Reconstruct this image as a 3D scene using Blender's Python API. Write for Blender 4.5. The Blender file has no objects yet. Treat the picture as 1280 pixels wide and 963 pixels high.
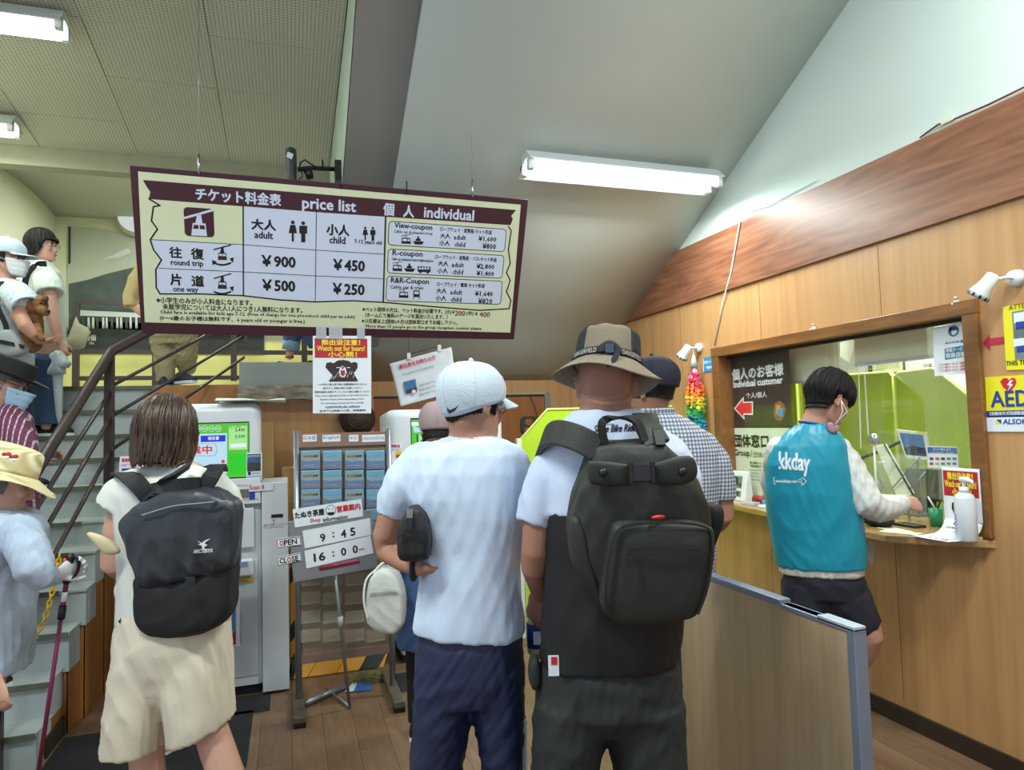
import bpy, math, random
import numpy as np
from mathutils import Vector, Matrix, noise
from mathutils.bvhtree import BVHTree
random.seed(7)
SC = bpy.context.scene
COL = SC.collection
# ---------------------------------------------------------------- camera
F = 855.0; CX, CY = 640.0, 481.5
YAW = math.radians(18.1); PIT = math.radians(3.2); ROLL = math.radians(1.6); EYE = 1.5
CO = Vector((0, 0, EYE))
cf = Vector((math.sin(YAW)*math.cos(PIT), math.cos(YAW)*math.cos(PIT), math.sin(PIT)))
_r0 = Vector((math.cos(YAW), -math.sin(YAW), 0)); _u0 = _r0.cross(cf)
cr = _r0*math.cos(ROLL) - _u0*math.sin(ROLL)
cu = _u0*math.cos(ROLL) + _r0*math.sin(ROLL)
cam = bpy.data.objects.new('camera', bpy.data.cameras.new('camera')); COL.objects.link(cam)
m = Matrix((cr, cu, -cf)).transposed().to_4x4(); m.translation = CO
cam.matrix_world = m
cam.data.sensor_width = 36.0; cam.data.lens = F/1280*36.0; cam.data.clip_start = 0.05
SC.camera = cam
# ---------------------------------------------------------------- light
SC.view_settings.view_transform = 'Standard'; SC.view_settings.look = 'None'
SC.view_settings.gamma = 1.0; SC.view_settings.exposure = 0.0; SC.view_settings.use_curve_mapping = False
wd = bpy.data.worlds.new('world'); SC.world = wd; wd.use_nodes = True
wd.node_tree.nodes['Background'].inputs[0].default_value = (0.72, 0.86, 1.0, 1)
wd.node_tree.nodes['Background'].inputs[1].default_value = 0.88
def area(name, loc, size, power, col=(1, 1, 1), tgt=None, rot=None):
    l = bpy.data.lights.new(name, 'AREA'); l.shape = 'RECTANGLE'; l.size, l.size_y = size; l.energy = power; l.color = col
    o = bpy.data.objects.new(name, l); COL.objects.link(o); o.location = loc
    if tgt is not None: o.rotation_euler = (Vector(tgt)-Vector(loc)).to_track_quat('-Z', 'Y').to_euler()
    return o
LAMPC = (0.93, 1.0, 0.95)
area('lamp_light', (1.99, 3.72, 2.90), (1.2, 0.14), 40, LAMPC, (1.99, 3.72, 0))       # main twin tube
area('lamp_light', (-1.75, 4.0, 3.60), (1.2, 0.12), 34, LAMPC, (-1.75, 4.0, 0))
area('lamp_light', (-2.0, 5.1, 3.45), (0.6, 0.12), 12, LAMPC, (-2.0, 5.1, 0))
area('lamp_light', (-0.8, 6.6, 3.60), (1.2, 0.12), 36, LAMPC, (-0.8, 6.6, 0))         # upper landing
area('lamp_light', (1.9, 0.9, 3.9), (1.2, 0.14), 85, LAMPC, (1.9, 0.9, 0))            # added fill over the queue, its lamp is never in view
area('lamp_light', (-1.1, 1.0, 3.7), (1.2, 0.14), 100, LAMPC, (-1.1, 1.0, 0))  # added out-of-frame fill, raised to brighten the stairs
area('lamp_light', (3.75, 3.2, 2.52), (0.3, 1.2), 55, (0.95, 1.0, 0.9), (3.75, 3.2, 0))  # office behind the window
# ---------------------------------------------------------------- pixel geometry
def ray(px, py): return cf + cr*((px-CX)/F) - cu*((py-CY)/F)
def P(px, py, ax): return CO + ray(px, py)*ax
def onx(px, py, X): d = ray(px, py); return CO + d*(X/d.x)
def ony(px, py, Y): d = ray(px, py); return CO + d*(Y/d.y)
def onz(px, py, Z): d = ray(px, py); return CO + d*((Z-EYE)/d.z)
def PM(ax): return F/ax    # pixels per metre
# ---------------------------------------------------------------- materials
def lin(c):
    r = []
    for v in c[:3]:
        v = v/255.0
        r.append(v/12.92 if v <= 0.04045 else ((v+0.055)/1.055)**2.4)
    return (*r, 1)
def nodes(name):
    mt = bpy.data.materials.new(name); mt.use_nodes = True
    nt = mt.node_tree; return mt, nt, nt.nodes['Principled BSDF']
def plain(name, c, rough=0.6, var=0.06, nscale=6.0, bump=0.0, bscale=60.0, metal=0.0, spec=0.5, trans=0.0, alpha=1.0):
    mt, nt, b = nodes(name); L = nt.links
    b.inputs['Roughness'].default_value = rough; b.inputs['Metallic'].default_value = metal
    b.inputs['Specular IOR Level'].default_value = spec
    if trans: b.inputs['Transmission Weight'].default_value = trans
    if alpha < 1: b.inputs['Alpha'].default_value = alpha
    tc = nt.nodes.new('ShaderNodeTexCoord')
    n = nt.nodes.new('ShaderNodeTexNoise'); n.inputs['Scale'].default_value = nscale; n.inputs['Detail'].default_value = 4
    L.new(tc.outputs['Object'], n.inputs['Vector'])
    r = nt.nodes.new('ShaderNodeValToRGB'); col = lin(c)
    r.color_ramp.elements[0].position = .3; r.color_ramp.elements[1].position = .7
    r.color_ramp.elements[0].color = tuple(max(0, v*(1-var)) for v in col[:3])+(1,)
    r.color_ramp.elements[1].color = tuple(min(1, v*(1+var)) for v in col[:3])+(1,)
    L.new(n.outputs['Fac'], r.inputs['Fac']); L.new(r.outputs['Color'], b.inputs['Base Color'])
    if bump:
        n2 = nt.nodes.new('ShaderNodeTexNoise'); n2.inputs['Scale'].default_value = bscale; n2.inputs['Detail'].default_value = 3
        L.new(tc.outputs['Object'], n2.inputs['Vector'])
        bm_ = nt.nodes.new('ShaderNodeBump'); bm_.inputs['Strength'].default_value = bump; bm_.inputs['Distance'].default_value = 0.01
        L.new(n2.outputs['Fac'], bm_.inputs['Height']); L.new(bm_.outputs['Normal'], b.inputs['Normal'])
    return mt
def wood(name, c1, c2, c3, scale=(1, 1, 1), rough=0.45, bands=4.0, dist=3.0, axis='X', fine=40.0, coat=0.0, wv=.45):
    """grain runs along z of the mapped object space"""
    mt, nt, b = nodes(name); L = nt.links; N = nt.nodes
    tc = N.new('ShaderNodeTexCoord'); mp = N.new('ShaderNodeMapping'); mp.inputs['Scale'].default_value = scale
    L.new(tc.outputs['Object'], mp.inputs['Vector'])
    n = N.new('ShaderNodeTexNoise'); n.inputs['Scale'].default_value = bands; n.inputs['Detail'].default_value = 5; n.inputs['Distortion'].default_value = dist*.25
    L.new(mp.outputs['Vector'], n.inputs['Vector'])
    w = N.new('ShaderNodeTexWave'); w.wave_type = 'BANDS'; w.bands_direction = axis; w.inputs['Scale'].default_value = bands
    w.inputs['Distortion'].default_value = dist; w.inputs['Detail'].default_value = 3; w.inputs['Detail Scale'].default_value = 1.2
    L.new(mp.outputs['Vector'], w.inputs['Vector'])
    r = N.new('ShaderNodeValToRGB'); e = r.color_ramp.elements
    e[0].position = .2; e[0].color = lin(c1); e[1].position = .85; e[1].color = lin(c3)
    k = e.new(.5); k.color = lin(c2)
    mx = N.new('ShaderNodeMath'); mx.operation = 'MULTIPLY_ADD'; mx.inputs[1].default_value = wv
    hv = N.new('ShaderNodeMath'); hv.operation = 'MULTIPLY'; hv.inputs[1].default_value = 1.05-wv
    L.new(n.outputs['Fac'], hv.inputs[0]); L.new(w.outputs['Fac'], mx.inputs[0]); L.new(hv.outputs[0], mx.inputs[2])
    L.new(mx.outputs[0], r.inputs['Fac']); L.new(r.outputs['Color'], b.inputs['Base Color'])
    b.inputs['Roughness'].default_value = rough; b.inputs['Coat Weight'].default_value = coat; b.inputs['Coat Roughness'].default_value = .25
    return mt
def emis(name, c, s):
    mt, nt, b = nodes(name); b.inputs['Base Color'].default_value = (0, 0, 0, 1)
    b.inputs['Emission Color'].default_value = lin(c); b.inputs['Emission Strength'].default_value = s
    return mt
def grid_cloth(name, base, a, bcol, su, sv, wid=.5, yaw=0.0, wid2=None, rough=.85):
    """woven check: stripes a over base one way, bcol the other way"""
    mt, nt, b = nodes(name); L = nt.links; N = nt.nodes
    tc = N.new('ShaderNodeTexCoord'); mp = N.new('ShaderNodeMapping'); mp.inputs['Rotation'].default_value = (0, 0, yaw)
    L.new(tc.outputs['Object'], mp.inputs['Vector'])
    sx = N.new('ShaderNodeSeparateXYZ'); L.new(mp.outputs['Vector'], sx.inputs[0])
    def stripe(out, s, w):
        q = N.new('ShaderNodeMath'); q.operation = 'MULTIPLY'; q.inputs[1].default_value = s; L.new(out, q.inputs[0])
        f = N.new('ShaderNodeMath'); f.operation = 'FRACT'; L.new(q.outputs[0], f.inputs[0])
        g = N.new('ShaderNodeMath'); g.operation = 'LESS_THAN'; g.inputs[1].default_value = w; L.new(f.outputs[0], g.inputs[0])
        return g.outputs[0]
    xy = N.new('ShaderNodeMath'); xy.operation = 'MULTIPLY_ADD'; xy.inputs[1].default_value = .3; L.new(sx.outputs[0], xy.inputs[2]); L.new(sx.outputs[1], xy.inputs[0])
    s1 = stripe(xy.outputs[0], su, wid); s2 = stripe(sx.outputs[2], sv, wid2 or wid)
    m1 = N.new('ShaderNodeMix'); m1.data_type = 'RGBA'; m1.inputs[6].default_value = lin(base); m1.inputs[7].default_value = lin(a); 
    h1 = N.new('ShaderNodeMath'); h1.operation = 'MULTIPLY'; h1.inputs[1].default_value = .62; L.new(s1, h1.inputs[0]); L.new(h1.outputs[0], m1.inputs[0])
    m2 = N.new('ShaderNodeMix'); m2.data_type = 'RGBA'; m2.inputs[7].default_value = lin(bcol); L.new(m1.outputs[2], m2.inputs[6])
    h2 = N.new('ShaderNodeMath'); h2.operation = 'MULTIPLY'; h2.inputs[1].default_value = .62; L.new(s2, h2.inputs[0]); L.new(h2.outputs[0], m2.inputs[0])
    L.new(m2.outputs[2], b.inputs['Base Color']); b.inputs['Roughness'].default_value = rough
    return mt
# ---------------------------------------------------------------- mesh builder
class MB:
    def __init__(s): s.v = []; s.f = []; s.mi = []; s.mats = []; s.cur = 0; s.sm = []
        # faces, material index per face, smooth flag per face
    def use(s, m):
        if m not in s.mats: s.mats.append(m)
        s.cur = s.mats.index(m); return s
    def add(s, vs, fs, smooth=False):
        b = len(s.v); s.v += [tuple(q) for q in vs]
        for f in fs: s.f.append([b+i for i in f]); s.mi.append(s.cur); s.sm.append(smooth)
    def box(s, a, b):
        x0, y0, z0 = [min(p, q) for p, q in zip(a, b)]; x1, y1, z1 = [max(p, q) for p, q in zip(a, b)]
        s.add([(x0,y0,z0),(x1,y0,z0),(x1,y1,z0),(x0,y1,z0),(x0,y0,z1),(x1,y0,z1),(x1,y1,z1),(x0,y1,z1)],
              [(0,3,2,1),(4,5,6,7),(0,1,5,4),(1,2,6,5),(2,3,7,6),(3,0,4,7)])
    def obox(s, c, ax, ay, az):
        c, ax, ay, az = map(Vector, (c, ax, ay, az)); vs = [c+ax*i+ay*j+az*k for k in (-1, 1) for j in (-1, 1) for i in (-1, 1)]
        s.add(vs, [(0,2,3,1),(4,5,7,6),(0,1,5,4),(1,3,7,5),(3,2,6,7),(2,0,4,6)])
    def prism(s, poly, d):
        n = len(poly); a = [Vector(p) for p in poly]; d = Vector(d); b = [p+d for p in a]
        s.add(a+b, [tuple(range(n))[::-1], tuple(range(n, 2*n))]+[(i, (i+1) % n, n+(i+1) % n, n+i) for i in range(n)])
    def rings(s, rs, cap=True, smooth=True, close=True):
        n = len(rs[0]); vs = [p for r in rs for p in r]; fs = []
        for k in range(len(rs)-1):
            for i in range(n if close else n-1):
                j = (i+1) % n; fs.append((k*n+i, k*n+j, (k+1)*n+j, (k+1)*n+i))
        if cap: fs.append(tuple(range(n))[::-1]); fs.append(tuple(range((len(rs)-1)*n, len(rs)*n)))
        s.add(vs, fs, smooth)
    def tube(s, pts, rad, n=8, cap=True, flat=1.0, side=None, smooth=True):
        pts = [Vector(p) for p in pts]; m_ = len(pts)
        if not hasattr(rad, '__len__'): rad = [rad]*m_
        rs = []; u = None
        for i, p in enumerate(pts):
            d = (pts[min(i+1, m_-1)]-pts[max(i-1, 0)]).normalized()
            if u is None:
                u = Vector(side) if side is not None else (Vector((0, 0, 1)) if abs(d.z) < .9 else Vector((1, 0, 0)))
            u = (u-d*u.dot(d)).normalized(); w = d.cross(u)
            rs.append([p+(u*math.cos(2*math.pi*k/n)*flat+w*math.sin(2*math.pi*k/n))*rad[i] for k in range(n)])
        s.rings(rs, cap, smooth)
    def ball(s, c, r, n=12, m=8, R=None):
        c = Vector(c); r = r if hasattr(r, '__len__') else (r, r, r); rs = []
        for k in range(m+1):
            t = math.pi*k/m; t = max(.02, min(math.pi-.02, t))
            q = [Vector((math.cos(2*math.pi*i/n)*math.sin(t)*r[0], math.sin(2*math.pi*i/n)*math.sin(t)*r[1], -math.cos(t)*r[2])) for i in range(n)]
            rs.append([c+(R @ v if R else v) for v in q])
        s.rings(rs)
    def capsule(s, a, b, ra, rb, n=12):
        a, b = Vector(a), Vector(b); d = (b-a); L = d.length or 1e-6; d = d/L
        s.tube([a-d*ra*.95, a-d*ra*.6, a, b, b+d*rb*.6, b+d*rb*.95], [ra*.3, ra*.8, ra, rb, rb*.8, rb*.3], n)
    def grid(s, fn, nu, nv, smooth=True):
        vs = [fn(i/nu, j/nv) for j in range(nv+1) for i in range(nu+1)]
        s.add(vs, [(j*(nu+1)+i, j*(nu+1)+i+1, (j+1)*(nu+1)+i+1, (j+1)*(nu+1)+i) for j in range(nv) for i in range(nu)], smooth)
    def sheet(s, fn, nu, nv, th, smooth=True):
        """thick sheet from a surface function"""
        g = [[Vector(fn(i/nu, j/nv)) for i in range(nu+1)] for j in range(nv+1)]
        def nrm(i, j):
            a = g[j][min(i+1, nu)]-g[j][max(i-1, 0)]; b = g[min(j+1, nv)][i]-g[max(j-1, 0)][i]; c = a.cross(b); return c.normalized() if c.length > 1e-12 else Vector((0, 0, 1))
        A = [g[j][i] for j in range(nv+1) for i in range(nu+1)]
        B = [g[j][i]-nrm(i, j)*th for j in range(nv+1) for i in range(nu+1)]
        o = len(A); I = lambda i, j: j*(nu+1)+i
        fs = []
        for j in range(nv):
            for i in range(nu):
                fs.append((I(i,j), I(i+1,j), I(i+1,j+1), I(i,j+1))); fs.append((o+I(i,j), o+I(i,j+1), o+I(i+1,j+1), o+I(i+1,j)))
        for i in range(nu): fs.append((I(i,0), o+I(i,0), o+I(i+1,0), I(i+1,0))); fs.append((I(i,nv), I(i+1,nv), o+I(i+1,nv), o+I(i,nv)))
        for j in range(nv): fs.append((I(0,j), I(0,j+1), o+I(0,j+1), o+I(0,j))); fs.append((I(nu,j), o+I(nu,j), o+I(nu,j+1), I(nu,j+1)))
        s.add(A+B, fs, smooth)
    def build(s, name, mat=None, parent=None, bevel=0.0, kind=None):
        me = bpy.data.meshes.new(name); off = parent_loc(parent)
        me.from_pydata([(x-off.x, y-off.y, z-off.z) for x, y, z in s.v], [], s.f)
        ms = s.mats or [mat]
        for q in ms: me.materials.append(q)
        if s.mats: me.polygons.foreach_set('material_index', s.mi)
        me.polygons.foreach_set('use_smooth', s.sm); me.update()
        o = bpy.data.objects.new(name, me); COL.objects.link(o)
        if parent is not None: o.parent = parent
        if bevel:
            md = o.modifiers.new('bevel', 'BEVEL'); md.width = bevel; md.segments = 2; md.limit_method = 'ANGLE'
        if kind: o['kind'] = kind
        return o
def parent_loc(p):
    v = Vector((0, 0, 0))
    while p is not None: v += p.location; p = p.parent
    return v
def origin(o, loc):
    """move a top-level mesh's origin to loc without moving it"""
    loc = Vector(loc); d = loc-o.location
    o.data.transform(Matrix.Translation(-d)); o.location = loc; return o
def empty(name, loc, label=None, cat=None, group=None):
    o = bpy.data.objects.new(name, None); COL.objects.link(o); o.location = loc; o.empty_display_size = .1
    return tag(o, label, cat, group)
def tag(o, label=None, cat=None, group=None, kind=None):
    if label: o['label'] = label
    if cat: o['category'] = cat
    if group: o['group'] = group
    if kind: o['kind'] = kind
    return o
def struct(mb, name, mat=None, parent=None, bevel=0.0):
    o = mb.build(name, mat, parent, bevel)
    if parent is None: o['kind'] = 'structure'
    return o
def bx(a, b): q = MB(); q.box(a, b); return q
# ---------------------------------------------------------------- print on flat boards
_tc = {}
def text_mesh(body, res=2):
    k = (body, res)
    if k in _tc: return _tc[k]
    c = bpy.data.curves.new('t', 'FONT'); c.body = body; c.size = 1; c.resolution_u = res
    o = bpy.data.objects.new('t', c)
    me = o.to_mesh()
    v = np.empty(len(me.vertices)*3); me.vertices.foreach_get('co', v); v = v.reshape(-1, 3)[:, :2]
    fs = [tuple(p.vertices) for p in me.polygons]
    o.to_mesh_clear(); bpy.data.objects.remove(o); bpy.data.curves.remove(c)
    if not len(v): v = np.zeros((1, 2))
    lo, hi = v.min(0), v.max(0); v = (v-lo)/np.maximum(hi-lo, 1e-6)
    _tc[k] = (v, fs, (hi-lo)); return _tc[k]
class Pl:
    def __init__(s, o, U, V): s.o = Vector(o); s.U = Vector(U).normalized(); s.V = Vector(V).normalized(); s.N = s.U.cross(s.V)
    def hit(s, px, py): d = ray(px, py); return CO+d*((s.o-CO).dot(s.N)/d.dot(s.N))
    def uv(s, px, py): q = s.hit(px, py)-s.o; return q.dot(s.U), q.dot(s.V)
    def pt(s, u, v, w=0): return s.o+s.U*u+s.V*v+s.N*w
    def shift(s, w): return Pl(s.o+s.N*w, s.U, s.V)
class Print:
    """flat ink laid on a plane, coordinates given as image points lying on that plane"""
    def __init__(s, pl, mb, w0=0.0006, step=0.0005): s.pl = pl; s.mb = mb; s.w0 = w0; s.st = step
    def poly(s, pts, mat, layer=1):
        uv = [s.pl.uv(*p) for p in pts]; s.polyuv(uv, mat, layer)
    def polyuv(s, uv, mat, layer=1):
        s.mb.use(mat); w = s.w0+s.st*layer
        s.mb.add([s.pl.pt(u, v, w) for u, v in uv], [tuple(range(len(uv)))])
    def rect(s, x0, y0, x1, y1, mat, layer=1):
        """top-left and bottom-right image points, sides along the board's own axes"""
        a = s.pl.uv(x0, y0); b = s.pl.uv(x1, y1); s.polyuv([(a[0], b[1]), (b[0], b[1]), (b[0], a[1]), (a[0], a[1])], mat, layer)
    def line(s, pts, th, mat, layer=2, uvs=False):
        uv = pts if uvs else [s.pl.uv(*p) for p in pts]
        for a, b in zip(uv, uv[1:]):
            d = Vector((b[0]-a[0], b[1]-a[1])); 
            if d.length < 1e-6: continue
            d.normalize(); n = Vector((-d.y, d.x))*th*.5; e = d*th*.4
            s.polyuv([(a[0]-e.x-n.x, a[1]-e.y-n.y), (b[0]+e.x-n.x, b[1]+e.y-n.y), (b[0]+e.x+n.x, b[1]+e.y+n.y), (a[0]-e.x+n.x, a[1]-e.y+n.y)], mat, layer)
    def text(s, body, xl, yl, xr, h, mat, layer=3, bold=0.0, res=2, slant=0.0):
        """ink box: bottom-left image point, right end, height in image pixels"""
        u0, v0 = s.pl.uv(xl, yl); u1 = s.pl.uv(xr, yl)[0]; v1 = s.pl.uv(xl, yl-h)[1]
        s.textuv(body, u0, v0, u1, v1, mat, layer, bold, res, slant)
    def textuv(s, body, u0, v0, u1, v1, mat, layer=3, bold=0.0, res=2, slant=0.0):
        v, fs, _ = text_mesh(body, res); s.mb.use(mat); w = s.w0+s.st*layer; H = v1-v0; b = bold*H
        offs = [(0, 0)] if not bold else [(-b, 0), (b, 0), (0, b), (0, -b), (-b*.7, b*.7), (b*.7, -b*.7)]
        for i, (du, dv) in enumerate(offs):
            s.mb.add([s.pl.pt(u0+(u1-u0)*q[0]+du+slant*H*q[1], v0+H*q[1]+dv, w+i*.00005) for q in v], fs)
    def disc(s, px, py, rpx, mat, layer=2, n=20, ry=None):
        u, v = s.pl.uv(px, py); ru = abs(s.pl.uv(px+rpx, py)[0]-u); rv = abs(s.pl.uv(px, py-(ry or rpx))[1]-v)
        s.polyuv([(u+ru*math.cos(2*math.pi*i/n), v+rv*math.sin(2*math.pi*i/n)) for i in range(n)], mat, layer)
def board(mb, pl, x0, y0, x1, y1, th, mat):
    """thin slab whose front face lies on the plane pl; corners as image points"""
    a = pl.uv(x0, y0); b = pl.uv(x1, y1); mb.use(mat)
    mb.prism([pl.pt(a[0], b[1]), pl.pt(b[0], b[1]), pl.pt(b[0], a[1]), pl.pt(a[0], a[1])], -pl.N*th)
WX = 2.796
WALL = Pl((WX, 0, 0), (0, -1, 0), (0, 0, 1))
# ---------------------------------------------------------------- shared materials
paperW = plain('white_paper', (226, 232, 240), .55, .02)
inkK = plain('black_ink', (22, 18, 20), .6, .02)
inkR = plain('red_ink', (196, 34, 44), .6, .02)
inkB = plain('blue_ink', (28, 60, 150), .6, .02)
white = plain('white_paint', (222, 228, 226), .45, .02)
offw = plain('machine_white', (214, 220, 226), .35, .02)
alum = plain('brushed_aluminium', (150, 158, 168), .35, .03, metal=.8)
chrome = plain('chrome', (190, 195, 200), .18, .02, metal=1.0)
blackp = plain('black_plastic', (22, 22, 24), .4, .05)
blackm = plain('matte_black', (16, 16, 18), .75, .08)
rubber = plain('black_rubber', (26, 28, 30), .7, .15, bump=.3)
railm = plain('dark_brown_rail_paint', (58, 46, 46), .4, .12, 20)
# ================================================================ SETTING
M_wall = wood('orange_wood_panelling', (176, 130, 84), (190, 144, 96), (204, 158, 108), (9, 9, .35), .42, 2.2, 2.0, 'DIAGONAL', coat=.15, wv=.04)
M_frame = wood('window_frame_wood', (112, 72, 34), (134, 88, 44), (156, 106, 58), (8, 1.2, 8), .4, 3, 3.0, 'X', coat=.3)
M_plank = wood('cherry_plank', (96, 58, 42), (132, 86, 62), (164, 112, 84), (1, .45, 3.2), .38, 2.2, 10.0, 'Z', coat=.08, wv=.12)
M_white = plain('white_plaster', (206, 212, 206), .8, .02, 1.5, .05, 90)
M_whiteU = plain('upper_wall_paint', (206, 218, 212), .8, .025, 1.2, .05, 80)
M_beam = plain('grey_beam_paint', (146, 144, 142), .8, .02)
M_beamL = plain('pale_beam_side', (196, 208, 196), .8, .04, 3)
M_cream = plain('cream_wall', (216, 216, 184), .8, .04, 2)
M_yel = plain('yellow_wall', (230, 224, 140), .75, .04, 2)
M_step = plain('grey_stair_paint', (178, 188, 188), .6, .07, 5, .1, 40)
M_nose = plain('worn_step_nosing', (98, 104, 88), .6, .15, 14)
M_stepside = wood('stair_side_wood', (150, 98, 48), (168, 112, 58), (182, 126, 70), (7, 7, .4), .4, 2.0, 2.0, 'DIAGONAL', coat=.2, wv=.04)
M_conc = plain('rough_concrete', (140, 134, 124), .9, .3, 14, .9, 30)
M_base = plain('dark_baseboard', (52, 40, 32), .5, .15)
# floor: strips of wood-look vinyl laid in parquet courses
fm, nt, b = nodes('vinyl_floor')
L = nt.links; N = nt.nodes
tc = N.new('ShaderNodeTexCoord'); n1 = N.new('ShaderNodeTexNoise'); n1.inputs['Scale'].default_value = 1.4; n1.inputs['Detail'].default_value = 6
L.new(tc.outputs['Object'], n1.inputs['Vector'])
mp = N.new('ShaderNodeMapping'); mp.inputs['Scale'].default_value = (26, 3, 1); L.new(tc.outputs['Object'], mp.inputs['Vector'])
n2 = N.new('ShaderNodeTexNoise'); n2.inputs['Scale'].default_value = 1.6; n2.inputs['Detail'].default_value = 5; n2.inputs['Distortion'].default_value = .8; L.new(mp.outputs['Vector'], n2.inputs['Vector'])
oi = N.new('ShaderNodeObjectInfo')
ad = N.new('ShaderNodeMath'); ad.operation = 'MULTIPLY_ADD'; ad.inputs[1].default_value = .5; L.new(n1.outputs['Fac'], ad.inputs[0])
h2 = N.new('ShaderNodeMath'); h2.operation = 'MULTIPLY_ADD'; h2.inputs[1].default_value = .35; L.new(n2.outputs['Fac'], h2.inputs[0])
h3 = N.new('ShaderNodeMath'); h3.operation = 'MULTIPLY'; h3.inputs[1].default_value = .14; L.new(oi.outputs['Random'], h3.inputs[0]); L.new(h3.outputs[0], h2.inputs[2])
L.new(h2.outputs[0], ad.inputs[2])
cr_ = N.new('ShaderNodeValToRGB'); e = cr_.color_ramp.elements; e[0].position = .3; e[0].color = lin((94, 72, 56)); e[1].position = .7; e[1].color = lin((142, 112, 86))
L.new(ad.outputs[0], cr_.inputs['Fac']); L.new(cr_.outputs['Color'], b.inputs['Base Color']); b.inputs['Roughness'].default_value = .42
M_floor = fm
floor = struct(bx((-3.2, -3, -.06), (4.8, 7.6, -.004)), 'floor', plain('floor_joint', (70, 52, 40), .7))
FT = {}
def floor_tile(x, y, w, h):
    k = (w, h)
    if k not in FT:
        q = bx((0.0008, .0008, -.004), (w-.0008, h-.0008, 0)); o = q.build('floor_plank', M_floor, floor); FT[k] = o; o.location = (x, y, 0); return
    o = FT[k].copy(); COL.objects.link(o); o.parent = floor; o.location = (x, y, 0)
cnt = 0
nx, ny = .15, .9
for i in range(27):            # planks .15 wide, end joints staggered
    x = -1.20+i*nx
    for j in range(6):
        y = 1.55+(i % 3)*.3-.3+j*ny
        if y < 6.0 and cnt < 295: floor_tile(x, y, nx, ny); cnt += 1
struct(bx((-3.2, -3, -.004), (4.8, 1.2, 0)), 'floor', M_floor); struct(bx((2.86, 1.2, -.004), (4.8, 7.6, 0)), 'floor', M_floor)
struct(bx((-3.2, 1.2, -.004), (-1.205, 7.6, 0)), 'floor', M_floor)
# ---- right wall with the ticket window opening
oy0, oy1, oz0, oz1 = 2.18, 3.98, .965, 1.925
wr = MB()
for a, b_ in (((WX, -3, 0), (WX+.1, oy0, 2.36)), ((WX, oy1, 0), (WX+.1, 6.05, 2.36)), ((WX, oy0, 0), (WX+.1, oy1, oz0-.03)), ((WX, oy0, oz1), (WX+.1, oy1, 2.36))): wr.box(a, b_)
wall_right = struct(wr, 'wall_right', M_wall)
for yy in (1.72, 2.63, 3.54, 4.45, 5.36):       # panel joints
    for z0, z1 in (((0.12, oz0-.05), (oz1+.05, 2.33)) if oy0 < yy < oy1 else ((0.12, 2.33),)):
        q = bx((WX-.0012, yy-.0012, z0), (WX, yy+.0012, z1)); q.build('panel_joint', plain('panel_joint', (136, 90, 46), .6), wall_right)
struct(bx((WX+.004, -3, 2.36), (WX+.1, 6.1, 5.8)), 'wall_right_upper', M_whiteU)
tp = bx((WX-.022, -3, 2.345), (WX+.003, 5.5, 2.755)); struct(tp, 'trim_1', M_plank, bevel=.003)
struct(bx((WX-.014, -3, 0), (WX, 5.9, .085)), 'baseboard_right', M_base, bevel=.003)
# ---- back walls (one behind the landing, one deeper on the right)
struct(bx((-1.0, 5.52, 0), (.64, 5.62, 1.80)), 'wall_landing', M_wall)
bw = MB(); bw.box((.56, 6.05, 0), (1.55, 6.15, 2.25)); bw.box((1.55, 6.05, 1.78), (2.35, 6.15, 2.25)); bw.box((2.35, 6.05, 0), (2.9, 6.15, 2.25)); bw.box((.56, 5.62, 0), (.64, 6.05, 2.3))
wall_back = struct(bw, 'wall_back', M_wall)
d = empty('door_1', (1.95, 6.07, 0)); d['kind'] = 'structure'
M_door = wood('door_wood', (140, 84, 44), (156, 98, 54), (168, 108, 62), (7, 7, .4), .4, 2.2, 2.0, 'DIAGONAL', wv=.04)
bx((.66, 6.020, 0), (2.28, 6.048, 1.745)).build('door_leaf', M_door, d)
bx((.66, 6.015, 1.745), (2.34, 6.048, 1.765)).build('door_frame', blackp, d)
bx((2.28, 6.0, 0), (2.34, 6.048, 1.765)).build('door_frame', alum, d)
# ---- sloping plaster ceiling on the right, follows the stair above
prof = [(-3, 6.75), (0, 5.22), (1.5, 4.40), (2.78, 3.692), (3.675, 3.235), (4.586, 2.752), (5.426, 2.335), (5.8, 2.09), (6.12, 1.93)]
cb = MB()
def czip(y):
    for (a, za), (b_, zb) in zip(prof, prof[1:]):
        if y <= b_: return za+(zb-za)*(y-a)/(b_-a)
    return prof[-1][1]
cb.sheet(lambda u, v: (2.80-(2.80-.62)*u, -3+9.12*v, czip(-3+9.12*v)+.0), 2, 60, -.06)
struct(cb, 'ceiling_slope', M_white)
# ---- beam along the slope
bm2 = MB()
ys = [-3, 0, 2, 3.2, 4.2, 5.0, 5.62]
bz = lambda y: 5.285-.56*y
bl = MB()
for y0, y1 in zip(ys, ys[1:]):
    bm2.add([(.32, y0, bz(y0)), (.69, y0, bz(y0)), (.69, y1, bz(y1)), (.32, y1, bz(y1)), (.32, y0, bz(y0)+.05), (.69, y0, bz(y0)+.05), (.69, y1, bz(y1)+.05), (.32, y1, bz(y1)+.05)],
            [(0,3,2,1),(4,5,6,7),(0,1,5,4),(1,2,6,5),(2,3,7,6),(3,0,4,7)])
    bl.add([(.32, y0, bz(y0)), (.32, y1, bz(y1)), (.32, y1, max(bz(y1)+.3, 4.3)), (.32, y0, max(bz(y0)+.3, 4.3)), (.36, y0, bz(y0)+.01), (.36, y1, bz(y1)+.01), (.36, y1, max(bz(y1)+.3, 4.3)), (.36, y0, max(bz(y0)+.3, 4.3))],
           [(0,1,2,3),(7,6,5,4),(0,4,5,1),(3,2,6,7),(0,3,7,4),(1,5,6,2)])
struct(bm2, 'beam', M_beam); struct(bl, 'beam_side', M_beamL)
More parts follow.
